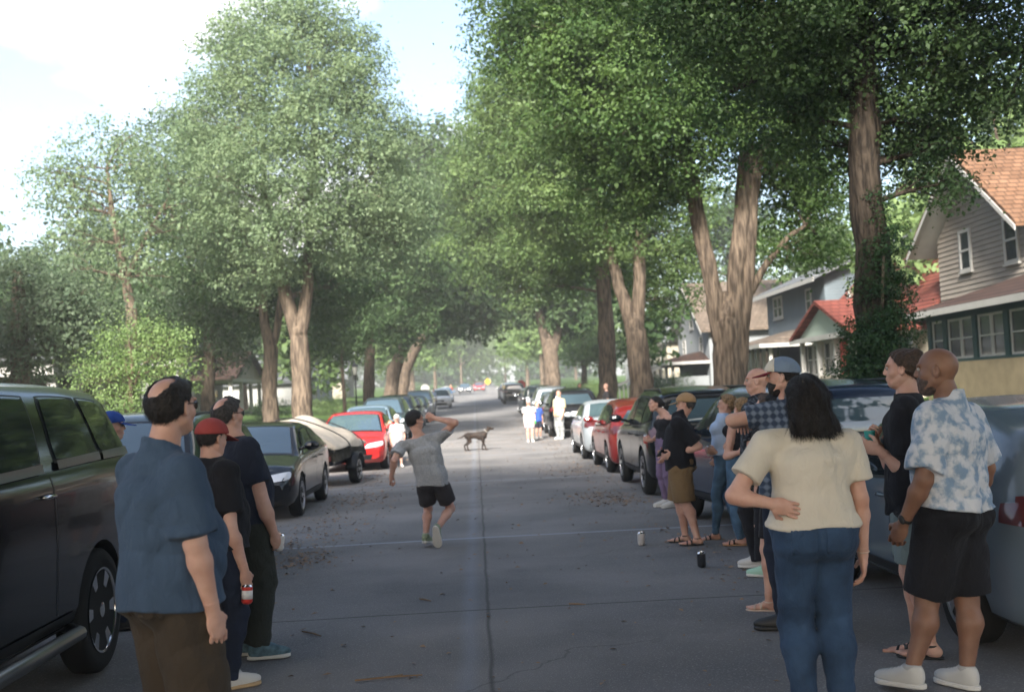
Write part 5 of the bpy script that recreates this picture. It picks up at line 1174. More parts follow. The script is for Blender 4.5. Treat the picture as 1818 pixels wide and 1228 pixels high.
def hand_prims(w, hd, n, t, s, curl, sp=1.0, thumbin=.5):
    """hd finger direction, n palm normal (fingers curl towards it), t towards the thumb"""
    hd = nrm(hd); n = nrm(n-hd*(n@hd)); t = nrm(t-hd*(t@hd)-n*(t@n))
    C_ = w+hd*.052*s; Mx = np.array([t, hd, n]); caps = []
    for k, (o, L0, al) in enumerate(((.031, .074, .096), (.0105, .083, .1), (-.0105, .077, .097), (-.030, .06, .088))):
        b = w+hd*al*s+t*o*s; dr = nrm(hd+t*(o*2.2*sp)); ang = 0; p = b; cu = curl[k] if hasattr(curl, '__len__') else curl*(1+.08*k)
        for j, (lf, rr) in enumerate(((.47, .0093), (.30, .0083), (.25, .0074))):
            ang += cu*(1.05, 1.25, .75)[j]; d = dr*math.cos(ang)+n*math.sin(ang); q = p+d*L0*lf*s; caps.append((p, q, rr*s, (rr-.0006)*s)); p = q
    b = w+hd*.028*s+t*.032*s; d1 = nrm(hd*.62+t*.62+n*(.3+.4*thumbin)); d2 = nrm(hd*.8+t*(.35-.5*thumbin)+n*(.25+.5*thumbin)); q = b+d1*.042*s; caps.append((b, q, .0125*s, .0105*s)); caps.append((q, q+d2*.032*s, .0105*s, .0085*s)); pass
    def f(Q):
        d = el(Q, C_, Mx, (.043*s, .060*s, .0165*s)); d = smin(d, rc(Q, w-hd*.01*s, w+hd*.035*s, .019*s, .02*s), .018*s)
        for i, (a, b2, r1, r2) in enumerate(caps): d = smin(d, rc(Q, a, b2, r1, r2), .0045*s if i < 12 else .008*s)
        return d
    ends = [c[1] for c in caps]+[w]
    return f, ends, (C_, hd, n, t)

c_sock = cloth("cloth_sock", (.42, .41, .40), .05)
def person(label, Y, px, py, H, head=0, hp=0, body=0, skin=sk_fair, hair=None, hairm=None, J=None, girth=1., belly=0, fem=False, bust=0,
           top=None, bottom=None, shoes=None, extras=(), res=1., hands=(.45, .45), group=None, lean=(0, 0), feet=None, child=False, hid=(), fx=None, hs=None, cat='person'):
    """px,py: ground point between the feet (or any point of the ground below them); J: joints as picture points (px,py,dY)"""
    if fx is not None: x0, z0 = fx, zfar(Y)
    else: p = P(px, py, Y); x0, z0 = p[0], zfar(Y)
    J = dict(J or {}); g = girth; s = H/1.75; s_h = (hs or max(s, .86)); org = np.array([x0, Y, z0])
    def pt(k): v = J[k]; return P(v[0], v[1], Y+v[2]) if len(v) == 3 else P(v[0], v[1], Y)
    bf = hdg(body); br = np.array([bf[1], -bf[0], 0]); up = np.array([0, 0, 1.])
    pel = pt('pel') if 'pel' in J else org+np.array([0, 0, .525*H])
    neck = pt('neck') if 'neck' in J else pel+np.array([lean[0], lean[1], .305*H])+bf*-.012*H
    spine = nrm(neck-pel); tr = nrm(br-spine*(br@spine)); tf = np.cross(spine, tr)
    sw = (.098 if not fem else .085)*H*min(1.08, g**.35)
    shc = neck-spine*.046*H
    S = {1: pt('RS') if 'RS' in J else shc+tr*sw, -1: pt('LS') if 'LS' in J else shc-tr*sw}
    E, Wr = {}, {}
    for sd, a in ((1, 'R'), (-1, 'L')):
        if a+'W' in J and a+'E' in J: E[sd] = pt(a+'E'); Wr[sd] = pt(a+'W')
        elif a+'W' in J: E[sd], Wr[sd] = ik(S[sd], pt(a+'W'), .172*H, .150*H, J.get(a+'P', tuple(tr*sd*.6-tf*.8-up*.3)))
        else: E[sd] = S[sd]+tr*sd*.035*H*g-up*.172*H-tf*.012*H; Wr[sd] = E[sd]+(-up*.97+tf*.2-tr*sd*.02)*.148*H
    hips = {k: pel+tr*k*.047*H*(1.05 if fem else 1)-up*.012*H for k in (1, -1)}
    A, Kn = {}, {}
    for sd, a in ((1, 'R'), (-1, 'L')):
        if a+'A' in J: A[sd] = pt(a+'A')
        else:
            fo = (feet or {}).get(sd, (sd*.052*H, 0)); A[sd] = org+br*fo[0]+bf*fo[1]+up*.047*H
        if a+'K' in J: Kn[sd] = pt(a+'K')
        else: Kn[sd], A2 = ik(hips[sd], A[sd], .2365*H, .2345*H, bf+br*sd*.12); 
    hc = pt('head') if 'head' in J else neck+spine*.112*H+bf*.012*H
    Fm = frame(hdg(head, hp)); root = empty('person', tuple(org), 0, label, cat, group)
    ll = 1.0
    # ---- torso primitives
    wW = (.083 if not fem else .073)*H*g; wC = (.097 if not fem else .086)*H*g**.7; wH = (.093 if not fem else .101)*H*g; dp = (.062 if not fem else .060)*H*g
    lo_, wa, ch = pel-spine*.02*H, pel+spine*.10*H, neck-spine*.10*H
    def torso(Q, e=0., ex=0.):
        d = ecap(Q, lo_, pel+spine*.03*H, tr, tf, (wH+e, dp*1.12+e), (wH*.97+e, dp*1.05+e), .05*H)
        d = smin(d, ecap(Q, pel+spine*.04*H, wa, tr, tf, (wH*.95+e, dp*1.0+e), (wW+e, dp*.95+e), .04*H), .05*H)
        d = smin(d, ecap(Q, wa, ch, tr, tf, (wW+e, dp*.95+e), (wC+e, dp*1.08+e), .05*H), .05*H)
        for k in (1, -1): d = smin(d, rc(Q, neck-spine*.022*H, S[k]-up*.004*H, .034*H+e, .0275*H+e), .03*H)
        d = smin(d, el(Q, shc-spine*.06*H-tf*.005*H, np.array([tr, tf, spine]), (sw*.98+e, dp*1.02+e, .066*H+e)), .04*H)
        if belly: d = smin(d, el(Q, pel+spine*.095*H+tf*(.03+.02*belly)*H, np.array([tr, tf, spine]), (wW*.95+e, (.058+.035*belly)*H+e, .085*H+e)), .05*H)
        if bust:
            for k in (1, -1): d = smin(d, el(Q, ch-spine*.005*H+tf*.052*H+tr*k*.042*H, np.eye(3), (.034*H*bust+e, .036*H*bust+e, .034*H*bust+e)), .025*H)
        for k in (1, -1): d = smin(d, el(Q, hips[k]-tf*.035*H*g+up*.005*H, np.eye(3), (.05*H*g+e, .045*H*g+e, .052*H*g+e)), .03*H)
        return d
    ag = g**.6*(1 if not fem else .9)
    def arm(Q, k, e=0.):
        d = rc(Q, S[k]-up*.004*H, E[k], .032*H*ag+e, .0245*H*ag+e); 
        fm = E[k]*.72+Wr[k]*.28; d = smin(d, rc(Q, E[k], fm, .0235*H*ag+e, .0255*H*ag+e), .012*H); return smin(d, rc(Q, fm, Wr[k], .0255*H*ag+e, .0150*H*ag**.5+e), .012*H)
    lg = g**.6
    def leg(Q, k, e=0., e2=None):
        e2 = e if e2 is None else e2; ax = nrm(A[k]-Kn[k]); bk = -(tf-ax*(tf@ax)); cm = Kn[k]*.68+A[k]*.32+bk*.011*H
        d = rc(Q, hips[k], Kn[k], .054*H*lg*(1.08 if fem else 1)+e, .0325*H*lg+e2); d = smin(d, rc(Q, Kn[k], cm, .031*H*lg+e2, .0335*H*lg+e2), .015*H)
        return smin(d, rc(Q, cm, A[k], .0325*H*lg+e2, .0195*H*lg**.5+e2), .02*H)
    toe = {}
    for k in (1, -1):
        t0 = J.get('RT' if k > 0 else 'LT'); toe[k] = nrm(hdg(*t0)) if t0 else nrm(hdg(body+k*9))
    shoe_on = shoes is not None and shoes[0] in ('sneaker', 'boot')
    def foot(Q, k):
        a = A[k]; f = toe[k]; dn = np.cross(np.cross(f, up), f); dn = -nrm(dn) if abs(f[2]) < .95 else -up
        so = a+dn*.040*H; M3 = np.array([nrm(np.cross(f, -dn)), f, -dn])
        d = el(Q, a-f*.012*H+dn*.024*H, M3, (.019*H, .026*H, .022*H)); d = smin(d, rc(Q, a+dn*.012*H, a+f*.062*H+dn*.030*H, .019*H, .011*H), .015*H)
        d = smin(d, el(Q, a+f*.068*H+dn*.034*H, M3, (.027*H, .038*H, .012*H)), .012*H)
        d = smax(d, (Q-so.astype(np.float32))@dn.astype(np.float32)-.004*H, .004*H)
        sgn = k
        rt = M3[0]*(-sgn)     # towards the inner side
        for j in range(5): 
            b = a+f*(.092-.005*j)*H+dn*.036*H+rt*(.018-.0095*j)*H; d = smin(d, rc(Q, b, b+f*(.022-.002*j)*H, (.0075 if j == 0 else .0055)*H, (.0065 if j == 0 else .0048)*H), .003*H)
        return d
    body_shown = 'torso_only' not in hid
    def bodyf(Q):
        d = torso(Q, -.004)
        if top and bottom: d = d+(.03*np.clip((neck[2]-.10*H-Q[:, 2])/(.05*H), 0, 1) if top[0] != 'tank' else .022*np.clip((pel[2]+.03*H-Q[:, 2])/(.04*H), 0, 1))
        d = smin(d, rc(Q, neck-spine*.02*H, hc-Fm[2]*.045*s_h-Fm[1]*.022*s_h, .036*H*(1.05 if not fem else .86)*g**.3, .056*s_h*(1 if not fem else .88)), .025*H)
        for k in (1, -1):
            d = smin(d, arm(Q, k), .012*H); d = smin(d, leg(Q, k)+(.016*np.clip((Q[:, 2]-(hips[k][2]*.55+Kn[k][2]*.45))/(.06*H), 0, 1) if bottom else 0), .006*H)
        return d
    P_all = [pel, neck, hc]+[v for D in (S, E, Wr, Kn, A) for v in D.values()]
    h0 = .0135*s*res
    parts = [nets(bodyf, np.min(P_all, 0)-.12*s, np.max(P_all, 0)+np.array([.13, .13, .02])*s, h0)]
    hf, _ = head_f(hc, Fm, s_h); 
    parts.append(nets(lambda Q: smin(hf(Q), rc(Q, neck-spine*.005*H, hc-Fm[2]*.05*s_h-Fm[1]*.02*s_h, .034*H*(1. if not fem else .84)*g**.3, .052*s_h*(1 if not fem else .88)), .03), hc-.145*s_h, hc+.145*s_h, .0055*res*s_h))
    grips = {}
    for k in (1, -1):
        a = 'R' if k > 0 else 'L'; hd = J.get(a+'H'); fd = nrm(Wr[k]-E[k]); hd = nrm(np.array(hd)) if hd is not None else fd
        n_ = np.array(J.get(a+'N', tuple(-tr*k)), float); t_ = np.array(J.get(a+'Tm', tuple(tf+up*.2)), float)
        cu = hands[0] if k < 0 else hands[1]
        hfz, ends, gp = hand_prims(Wr[k], hd, n_, t_, s, cu, thumbin=J.get(a+'thumb', .5)); grips[k] = gp
        pts = np.array(ends+[Wr[k]-fd*.05*s])
        parts.append(nets(lambda Q, k=k, hfz=hfz, fd=fd: smax(smin(hfz(Q), rc(Q, E[k]*.3+Wr[k]*.7, Wr[k], .0205*H*ag, .0152*H*ag**.5), .012*s), -((Q-(Wr[k]-fd*.045*s).astype(np.float32))@fd.astype(np.float32)), .002), pts.min(0)-.03*s, pts.max(0)+.03*s, max(.0042*s*res, .0035), fac=1.9))
        if not shoe_on:
            fp = np.array([A[k], A[k]+toe[k]*.115*H-up*.03*H, A[k]-toe[k]*.04*H-up*.045*H])
            parts.append(nets(lambda Q, k=k: smin(foot(Q, k), rc(Q, Kn[k]*.3+A[k]*.7, A[k], .0235*H, .0195*H*lg**.5), .012*H), fp.min(0)-.03*H, fp.max(0)+.03*H, .006*res))
    V, Fq = join_np(parts); me = np_mesh('body', V-org, Fq); bo = link('body', me, skin, root)
    # eyes
    for k in (1, -1):
        ec = hc+(Fm[0]*.031*k+Fm[1]*.0795+Fm[2]*.008)*s_h; e = MB(); e.lathe([(-.0105*s_h*math.cos(a), .0105*s_h*math.sin(a)) for a in np.linspace(.05, math.pi-.05, 8)], 12, 1)
        eo = e.build('eye', mat('eye_white', (.34, .31, .29), .2, .4), root, True); eo.location = ec-org; eo.rotation_euler = Matrix(Fm.T.tolist()).to_euler()
        i_ = MB(); i_.lathe([(.0075*s_h, .0068*s_h), (.0100*s_h, .0052*s_h), (.0112*s_h, .001)], 10, 1); i_.build('iris', mat('iris_dark', (.03, .018, .012), .1, .6), eo, True)
    if hair:
        hh = hair_f(hair, hc, Fm, s_h, ph=Y); pad_ = np.array([.15]*3 if hair not in ('long', 'bob') else [.2, .2, .33])*s_h
        V, Fq = nets(hh, hc-pad_, hc+pad_, .0055*res*s_h)
        if res <= 1.05: V, Fq = strands(V, Fq, hc, Fm, s_h, hair)
        link('hair', np_mesh('hair', V-org, Fq), hairm or h_dark, root)
    # ---- clothes
    tops = []; bot_e = .012
    if top:
        kind, tm = top[0], top[1]; o = dict(hem=.47, sleeve=.62, loose=.02, flare=.012, amp=.006, collar=False); o.update(top[2] if len(top) > 2 else {})
        hemz = org[2]+o['hem']*H; hp_ = pel+spine*((hemz-pel[2])/max(.3, spine[2])); nk = neck+spine*.004*H
        def topf(Q):
            lo = o['loose']
            d = torso(Q, lo*.62)
            if o.get('drape', True) and kind != 'tank':
                d = smin(d, ecap(Q, hp_-spine*.05*H, ch, tr, tf, (max(wH, wW)*.97+lo*.6+o['flare'], dp*1.08+lo*.6+o['flare']+belly*.03*H), (wC+lo*.5, dp*1.05+lo*.5), .05*H), .03*H)
            if kind != 'tank':
                for k in (1, -1):
                    sv = o['sleeve']; u = nrm(E[k]-S[k]); Ls = np.linalg.norm(E[k]-S[k]); 
                    if sv <= 1:
                        e_ = S[k]+u*Ls*sv; q = rc(Q, S[k]-up*.002*H, e_, .034*H*ag+lo*.75, .031*H*ag+lo*.9+o.get('sflare', .006)); q = smax(q, (Q-e_.astype(np.float32))@u.astype(np.float32), .004)
                    else: q = arm(Q, k, lo*.6); q = smax(q, (Q-(Wr[k]).astype(np.float32))@nrm(Wr[k]-E[k]).astype(np.float32)+.02, .004)
                    d = smin(d, q, .02*H)
            # neck opening
            nd = (Q-(nk+tf*.0*H).astype(np.float32))@spine.astype(np.float32)
            if kind == 'tank':
                d = smax(d, (Q-(neck-spine*.055*H).astype(np.float32))@spine.astype(np.float32)+.0, .008)
                st = np.full(len(Q), 1.)
                for k in (1, -1):
                    b = neck-spine*.02*H+tr*k*.042*H; st = np.minimum(st, rc(Q, ch+spine*.03*H+tr*k*.045*H-tf*.05*H, b+up*.004*H-tf*.012*H, .012, .012)); st = np.minimum(st, rc(Q, b+up*.004*H-tf*.012*H, ch+spine*.03*H+tr*k*.045*H+tf*.055*H, .012, .012))
                d = smin(d, st, .006)
            else: d = smax(d, nd-(.012*H if o['collar'] else .0), .006)
            if o['collar']:
                cr = rc(Q, neck-spine*.012*H, neck+spine*.028*H+tf*.004*H, .047*H*g**.4, .040*H*g**.4); cr = smax(cr, (Q-(neck+spine*.026*H).astype(np.float32))@spine.astype(np.float32)+((Q-neck.astype(np.float32))@tf.astype(np.float32))*.35, .004); d = smin(d, cr, .006)
            d = d+folds(Q-org.astype(np.float32), o['amp'], Y*3.1+px*.01)
            th = np.arctan2((Q-pel.astype(np.float32))@tf.astype(np.float32), (Q-pel.astype(np.float32))@tr.astype(np.float32)); lowf = np.clip((ch[2]-Q[:, 2])/(ch[2]-hemz), 0, 1)
            d = d+.006*lowf*np.sin(7*th+Y*5)*o.get('wave', 1)
            hc_ = hemz+.008*np.sin(3*th+Y)
            if o.get('dip'): hc_ = hc_ + o['dip']*np.abs(np.cos(th))
            d = d-.0035*(Q[:, 2] < hc_+.022)
            return smax(d, hc_-Q[:, 2], .003)
        pts = [pel-up*.08*H, neck+up*.03*H]+[S[k] for k in S]+[S[k]*(1-min(1, o['sleeve']))+E[k]*min(1, o['sleeve']) for k in E]+([Wr[k] for k in Wr] if o['sleeve'] > 1 else [])+[hp_]
        t_ = mk_mesh(kind if kind != 'tank' else 'tank_top', topf, pts, .24*s, .0105*s*res, root, tm, org)
    if bottom:
        kind, bm_ = bottom[0], bottom[1]; o = dict(loose=.012, amp=.005, end=.9, flare=0.); o.update(bottom[2] if len(bottom) > 2 else {})
        wz = pel+spine*o.get('waist', .055)*H; hz2 = org[2]+(dict(hem=.47) | (top[2] if top and len(top) > 2 else {}))['hem']*H+.015
        def botf(Q):
            e = o['loose']; d = torso(Q, e*.7)
            if kind == 'skirt':
                q = ecap(Q, org+up*o['end']*H, pel, tr, tf, (wH*1.15+.02, dp*1.3+.03), (wH+e, dp*1.1+e), .03); q = smax(q, (org[2]+o['end']*H)-Q[:, 2], .004); d = smin(d, q, .03)
            else:
                for k in (1, -1):
                    if kind == 'shorts':
                        u = nrm(Kn[k]-hips[k]); en = hips[k]+(Kn[k]-hips[k])*o['end']; q = rc(Q, hips[k], en, .056*H*lg+e, .044*H*lg+e+o['flare']); q = smax(q, (Q-en.astype(np.float32))@u.astype(np.float32), .004)
                    else:
                        q = leg(Q, k, e*.7, e+o['flare']); u = nrm(A[k]-Kn[k]); q = smax(q, (Q-(A[k]-u*o.get('ankle', -.005)*H).astype(np.float32))@u.astype(np.float32)-.01, .004)
                        q = q+.0035*np.sin(60*Q[:, 2]+4*np.sin(20*Q[:, 0]))*np.exp(-((Q[:, 2]-Kn[k][2])/(.05*H))**2)+.003*np.sin(75*Q[:, 2])*np.exp(-((Q[:, 2]-A[k][2]-.04)/(.05*H))**2)
                    d = smin(d, q, .016*H)
            d = d+folds(Q-org.astype(np.float32), o['amp'], Y*2.3+1+px*.01, 1.1)
            if kind != 'skirt': # seat seam
                xx = (Q-pel.astype(np.float32))@tr.astype(np.float32); yy = (Q-pel.astype(np.float32))@tf.astype(np.float32); d = d+.006*np.exp(-(xx/.008)**2)*(yy < 0)*(Q[:, 2] < pel[2]+.02*H)
            if top: d = d+.02*np.clip((Q[:, 2]-hz2)/.03, 0, 1)
            return smax(d, (Q-wz.astype(np.float32))@spine.astype(np.float32), .004)
        pts = [wz, pel]+[hips[k] for k in hips]+([Kn[k] for k in Kn])+([A[k] for k in A] if kind == 'trousers' else [])+([org+up*o['end']*H] if kind == 'skirt' else [])
        mk_mesh({'shorts': 'shorts', 'skirt': 'skirt'}.get(kind, 'trousers'), botf, pts, .22*s, .011*s*res, root, bm_, org)
        for (sx, sy, dz_, w2, h2) in o.get('pockets', ()):
            def pkf(Q):
                q = Q-pel.astype(np.float32); x = q@tr.astype(np.float32)-sx*H; y = q@tf.astype(np.float32)*sy; z = q@spine.astype(np.float32)-dz_*H
                bx = np.maximum(np.abs(x)-w2*H-(.003 if sy else 0), np.abs(z)-h2*H) if sy else np.maximum(np.abs(q@tf.astype(np.float32))-w2*H, np.abs(z)-h2*H)
                g_ = np.maximum(bx, -y) if sy else np.maximum(bx, -(q@tr.astype(np.float32))*np.sign(sx)+.0)
                return smax(np.abs(botf(Q)-.001)-.0045, g_, .002)
            mk_mesh('pocket', pkf, [pel+tr*sx*H+spine*dz_*H], .16*H, .0085*s*res, root, bm_, org)
        if 'belt' in o:
            mk_mesh('waistband', lambda Q: smax(torso(Q, o['loose']*.7+.006), np.abs((Q-(wz-spine*.014*H).astype(np.float32))@spine.astype(np.float32))-.012*H, .003), [wz], .2*s, .01, root, o['belt'], org)
    if shoes:
        sk, sm, so_m = shoes[0], shoes[1], shoes[2]
        for k in (1, -1):
            f = toe[k]; a = A[k]; dn = -up if abs(f[2]) < .05 else -nrm(np.cross(nrm(np.cross(f, up)), f)); M3 = np.array([nrm(np.cross(f, -dn)), f, -dn]); fp = [a+f*.12*H, a-f*.05*H, a+dn*.055*H, a+up*.03*H]
            gz_ = a+dn*.047*H
            def solef(Q, top=.0):
                q = (Q-gz_.astype(np.float32))@M3.T.astype(np.float32)/H; x, y, z = q[:, 0], q[:, 1]-.037, q[:, 2]
                wv = .0255+.004*np.sin((y+.01)*28); d2 = np.where(np.abs(y) < .045, np.abs(x)-wv, np.sqrt(x**2+(np.abs(y)-.045)**2*(wv/.034)**2)-wv); return d2, z
            if sk in ('sneaker', 'boot'):
                def upf(Q):
                    d2, z = solef(Q); d = smin(el(Q, a+f*.055*H+dn*.026*H, M3, (.026*H, .064*H, .024*H)), el(Q, a-f*.006*H+dn*.012*H, M3, (.024*H, .034*H, .042*H)), .02*H)
                    d = smin(d, rc(Q, a+dn*.0*H, a+f*.055*H+dn*.02*H, .022*H, .02*H), .015*H)
                    d = smax(d, (Q-(a+up*.018*H).astype(np.float32))@(-dn).astype(np.float32), .004); d = smax(d, -(z-.008)*H, .003)
                    return smax(d, (d2-.0025)*H, .006)
                sh = mk_mesh('shoe', upf, fp, .03*H, .0075*res, root, sm, org)
                mk_mesh('sole', lambda Q: smax((solef(Q)[0]-.001)*H, np.maximum(solef(Q)[1]-.0145, -solef(Q)[1])*H, .004), fp, .03*H, .0075*res, sh or root, so_m, org)
                if res <= .9:
                    def lacef(Q):
                        q = (Q-gz_.astype(np.float32))@M3.T.astype(np.float32)/H; b_ = np.full(len(Q), 9.)
                        for yy in (.028, .040, .052, .064): b_ = np.minimum(b_, np.abs(q[:, 1]-yy-.25*np.abs(q[:, 0]))-.0014)
                        return smax(upf(Q)-.0025, np.maximum(np.maximum(b_, np.abs(q[:, 0])-.0115), .012-q[:, 2])*H, .001)
                    mk_mesh('lace', lacef, [a+f*.045*H], .07*H, .0034, sh or root, mat('lace_grey', (.22, .22, .22), .8, .1), org)
                    mk_mesh('sock', lambda Q: smax(rc(Q, a-up*.01*H, a+up*.022*H, .024*H*lg**.5, .0235*H*lg**.5), (Q-(a+up*.02*H).astype(np.float32))[:, 2], .003), [a], .05*H, .006, root, c_sock, org)
            elif sk in ('sandal', 'wedge'):
                th = .012 if sk == 'sandal' else .03
                st = mk_mesh('sandal', lambda Q: smax(solef(Q)[0]*H, np.maximum(solef(Q)[1]-(.007), -solef(Q)[1]-(0.0))*H, .003), fp, .04*H, .0065*res, root, so_m, org)
                def strapf(Q):
                    df = foot(Q, k)-.0035; bz = []
                    for (yy, tl, wd) in ((.066, .0, .0052), (.048, .5, .004), (.028, -.5, .004)): 
                        q = (Q-a.astype(np.float32))@M3.T.astype(np.float32)/H; bz.append((np.abs(q[:, 1]-yy-tl*q[:, 0])-wd)*H)
                    ankle = smax(rc(Q, a+up*.01*H, a-up*.002*H, .0245*H, .0245*H), np.abs((Q-a.astype(np.float32))[:, 2]+.008)-.004*H, .002)
                    return smin(smax(df, np.minimum(np.minimum(bz[0], bz[1]), bz[2]), .002), ankle, .002)
                mk_mesh('strap', strapf, fp, .03*H, .0055*res, root, sm, org)
    for ex in extras:
        nm = ex[0]
        if nm == 'cap':
            for part, mm in (('cap', ex[1]), ('panel', ex[2] if len(ex) > 2 else None), ('brim', ex[3] if len(ex) > 3 else ex[1])):
                if mm is None: continue
                FmC = Fm if not (len(ex) > 4) else frame(hdg(head+ex[4], hp))
                co = mk_mesh({'cap': 'cap', 'panel': 'cap_panel', 'brim': 'brim'}[part], cap_f(hc, FmC, s_h, part=part), [hc], .21*s_h, .005*res*s_h, root if part == 'cap' else cap_o, mm, org)
                if part == 'cap': cap_o = co
        if nm == 'beard': mk_mesh('beard', beard_f(hc, Fm, s_h), [hc], .14*s_h, .005*res, root, ex[1], org)
        if nm in ('glasses', 'sunglasses'):
            lift = .075 if nm == 'sunglasses' else 0; back = -.03 if nm == 'sunglasses' else 0
            m = MB(); lens = MB()
            for k in (1, -1):
                c0 = np.array([k*.033, .100+back, .006+lift]); rg_ = [c0+np.array([.023*math.cos(t), -.02*abs(math.cos(t)) if k*math.cos(t) > 0 else 0, .017*math.sin(t)]) for t in np.linspace(0, 2*math.pi, 13)]
                m.tube(rg_, .0022, 5, cap=False); m.tube([(k*.056, .088+back, .010+lift), (k*.078, .055+back, .012+lift), (k*.085, -.02+back, .008+lift*.8)], .002, 5); lens.poly([tuple(q+np.array([0, .001, 0])) for q in rg_[:-1]])
            m.tube([(-.012, .103+back, .008+lift), (.012, .103+back, .008+lift)], .002, 5)
            for q in (m, lens): q.v = [tuple((hc-org)+(Fm.T@np.array(v))*s_h) for v in q.v]
            go = m.build('glasses', black, root, True); lens.build('lens', mat('lens_dark', (.02, .02, .02), .05, .8) if nm == 'sunglasses' else mat('lens_clear', (.3, .32, .34), .05, .8), go)
        if nm in ('watch', 'bracelet'):
            k = ex[1]; u = nrm(Wr[k]-E[k]); c0 = Wr[k]-u*.012*H; fa = rc
            mk_mesh('watch' if nm == 'watch' else 'bracelet', lambda Q: smin(smax(rc(Q, c0-u*.03, c0+u*.03, .0205*H*ag, .0195*H*ag**.5), np.abs((Q-c0.astype(np.float32))@u.astype(np.float32))-(.009 if nm == 'watch' else .003), .002), el(Q, c0+tr*k*.020*H*ag-tf*.004, np.array([tf, u, tr*k]), (.019, .021, .008)) if nm == 'watch' else np.full(len(Q), 1.), .003), [c0], .05, .0038, root, ex[2], org)
    root['_g'] = 1; del root['_g']
    return root, grips, dict(S=S, E=E, W=Wr, K=Kn, A=A, hc=hc, org=org)

def can_mesh(cold, band=None):
    m = MB(); m.lathe([(0, .022), (.004, .026), (.012, .033), (.100, .033), (.112, .027), (.116, .026), (.116, .0235), (.113, .023)], 24, 2, (0, 0, 0)); return m
def can(label, loc, axis=(0, 0, 1), col=None, top=chrome, sc=1.0, sleeve=None, name='can'):
    o = empty(name, tuple(loc), 0, label, 'can'); q = Vector(axis).to_track_quat('Z', 'Y'); o.rotation_euler = q.to_euler(); o.scale = (sc, sc, sc)
    m = MB(); m.lathe([(.0, .021), (.005, .027), (.013, .033), (.103, .033)], 24, 2); m.build('can_body', col, o, 40)
    m = MB(); m.lathe([(.103, .0329), (.113, .0275), (.1165, .0265), (.1165, .0245), (.1135, .024)], 24, 2); m.build('can_lid', top, o, 40)
    m = MB(); m.box((-.006, -.003, .1137), (.006, .018, .1155)); m.build('ring_pull', chrome, o)
    if sleeve is not None: m = MB(); m.lathe([(.03, .0334), (.082, .0334)], 24, 2); m.build('can_label', sleeve, o, True)
    return o
def held_can(label, grip, s, col, sleeve=None, tilt=(0, 0, 0), off=.048, axis=None):
    C_, hd, n, t = grip; ax = nrm(np.array(axis) if axis is not None else t+np.array(tilt)); c = C_+n*off*s+hd*.018*s-ax*.058; return can(label, c, ax, col, sleeve=sleeve)
# ------------------------------------------------------------------ the people
c_blue = cloth('cloth_slate_blue', (.048, .075, .118), .12); c_black = cloth('cloth_black', (.014, .014, .017), .2); c_navy = cloth('cloth_navy', (.018, .022, .036), .15)
c_brown = cloth('cloth_brown', (.050, .038, .027), .15); c_char = cloth('cloth_charcoal_green', (.032, .035, .03), .15); c_jean = cloth('denim_blue', (.028, .052, .095), .35, 5, rough=.85); c_jean2 = cloth('denim_light', (.065, .12, .19), .35, 7); c_djean = cloth('denim_dark', (.015, .02, .035), .2)
c_cream = cloth('cloth_cream', (.56, .50, .41), .05); c_heath = cloth('cloth_heather', (.30, .305, .31), .12, 60); c_dgrey = cloth('cloth_dark_grey', (.04, .037, .04), .1)
c_tie = cloth('cloth_tiedye', (.20, .28, .38), 0, 17, col2=(.54, .55, .58), lo=.40, hi=.56, det=7); c_khaki = cloth('cloth_khaki', (.17, .11, .055), .12); c_yel = cloth('cloth_pale_yellow', (.43, .39, .25), .05)
c_pink = cloth('cloth_pale_pink', (.44, .33, .35), .05); c_white = cloth('cloth_white', (.38, .375, .375), .04); c_lblue = cloth('cloth_light_blue', (.36, .45, .6), .1); c_purp = cloth('cloth_purple', (.17, .12, .2), .12); c_grey = cloth('cloth_grey', (.24, .25, .25), .1); c_sage = cloth('cloth_sage_grey', (.16, .20, .2), .1)
c_royal = cloth('cloth_royal_blue', (.03, .07, .28), .1); c_red = cloth('cloth_brick_red', (.27, .05, .045), .15); c_tan = cloth('cloth_tan', (.30, .19, .10), .1); c_mar = cloth('cloth_maroon', (.18, .02, .03), .1); c_gblue = cloth('cloth_grey_blue', (.16, .21, .28), .1); c_plaid = plaid('cloth_plaid', (.035, .05, .08), (.15, .18, .23)); c_patt = cloth('cloth_dark_pattern', (.012, .014, .02), 0, 40, col2=(.10, .11, .13), lo=.5, hi=.62)
s_white = mat('shoe_white', (.5, .485, .455), .6, .3); s_sole = mat('sole_white', (.6, .58, .54), .7, .2); s_black = mat('shoe_black', (.015, .015, .015), .5, .4); s_teal = mat('shoe_teal', (.09, .15, .18), .7, .2, var=.3, vscale=30); s_tan = mat('sole_tan', (.35, .2, .1), .7, .2); s_mint = mat('shoe_mint', (.35, .55, .42), .7, .2); s_beige = mat('sandal_beige', (.5, .38, .3), .6, .3)
s_gum = mat('sole_gum', (.4, .28, .16), .7, .2); s_gry = mat('shoe_grey', (.25, .3, .2), .7, .2, var=.4, vscale=40)
def fxp(px, py, Y): return P(px, py, Y)[0]
T_ = []
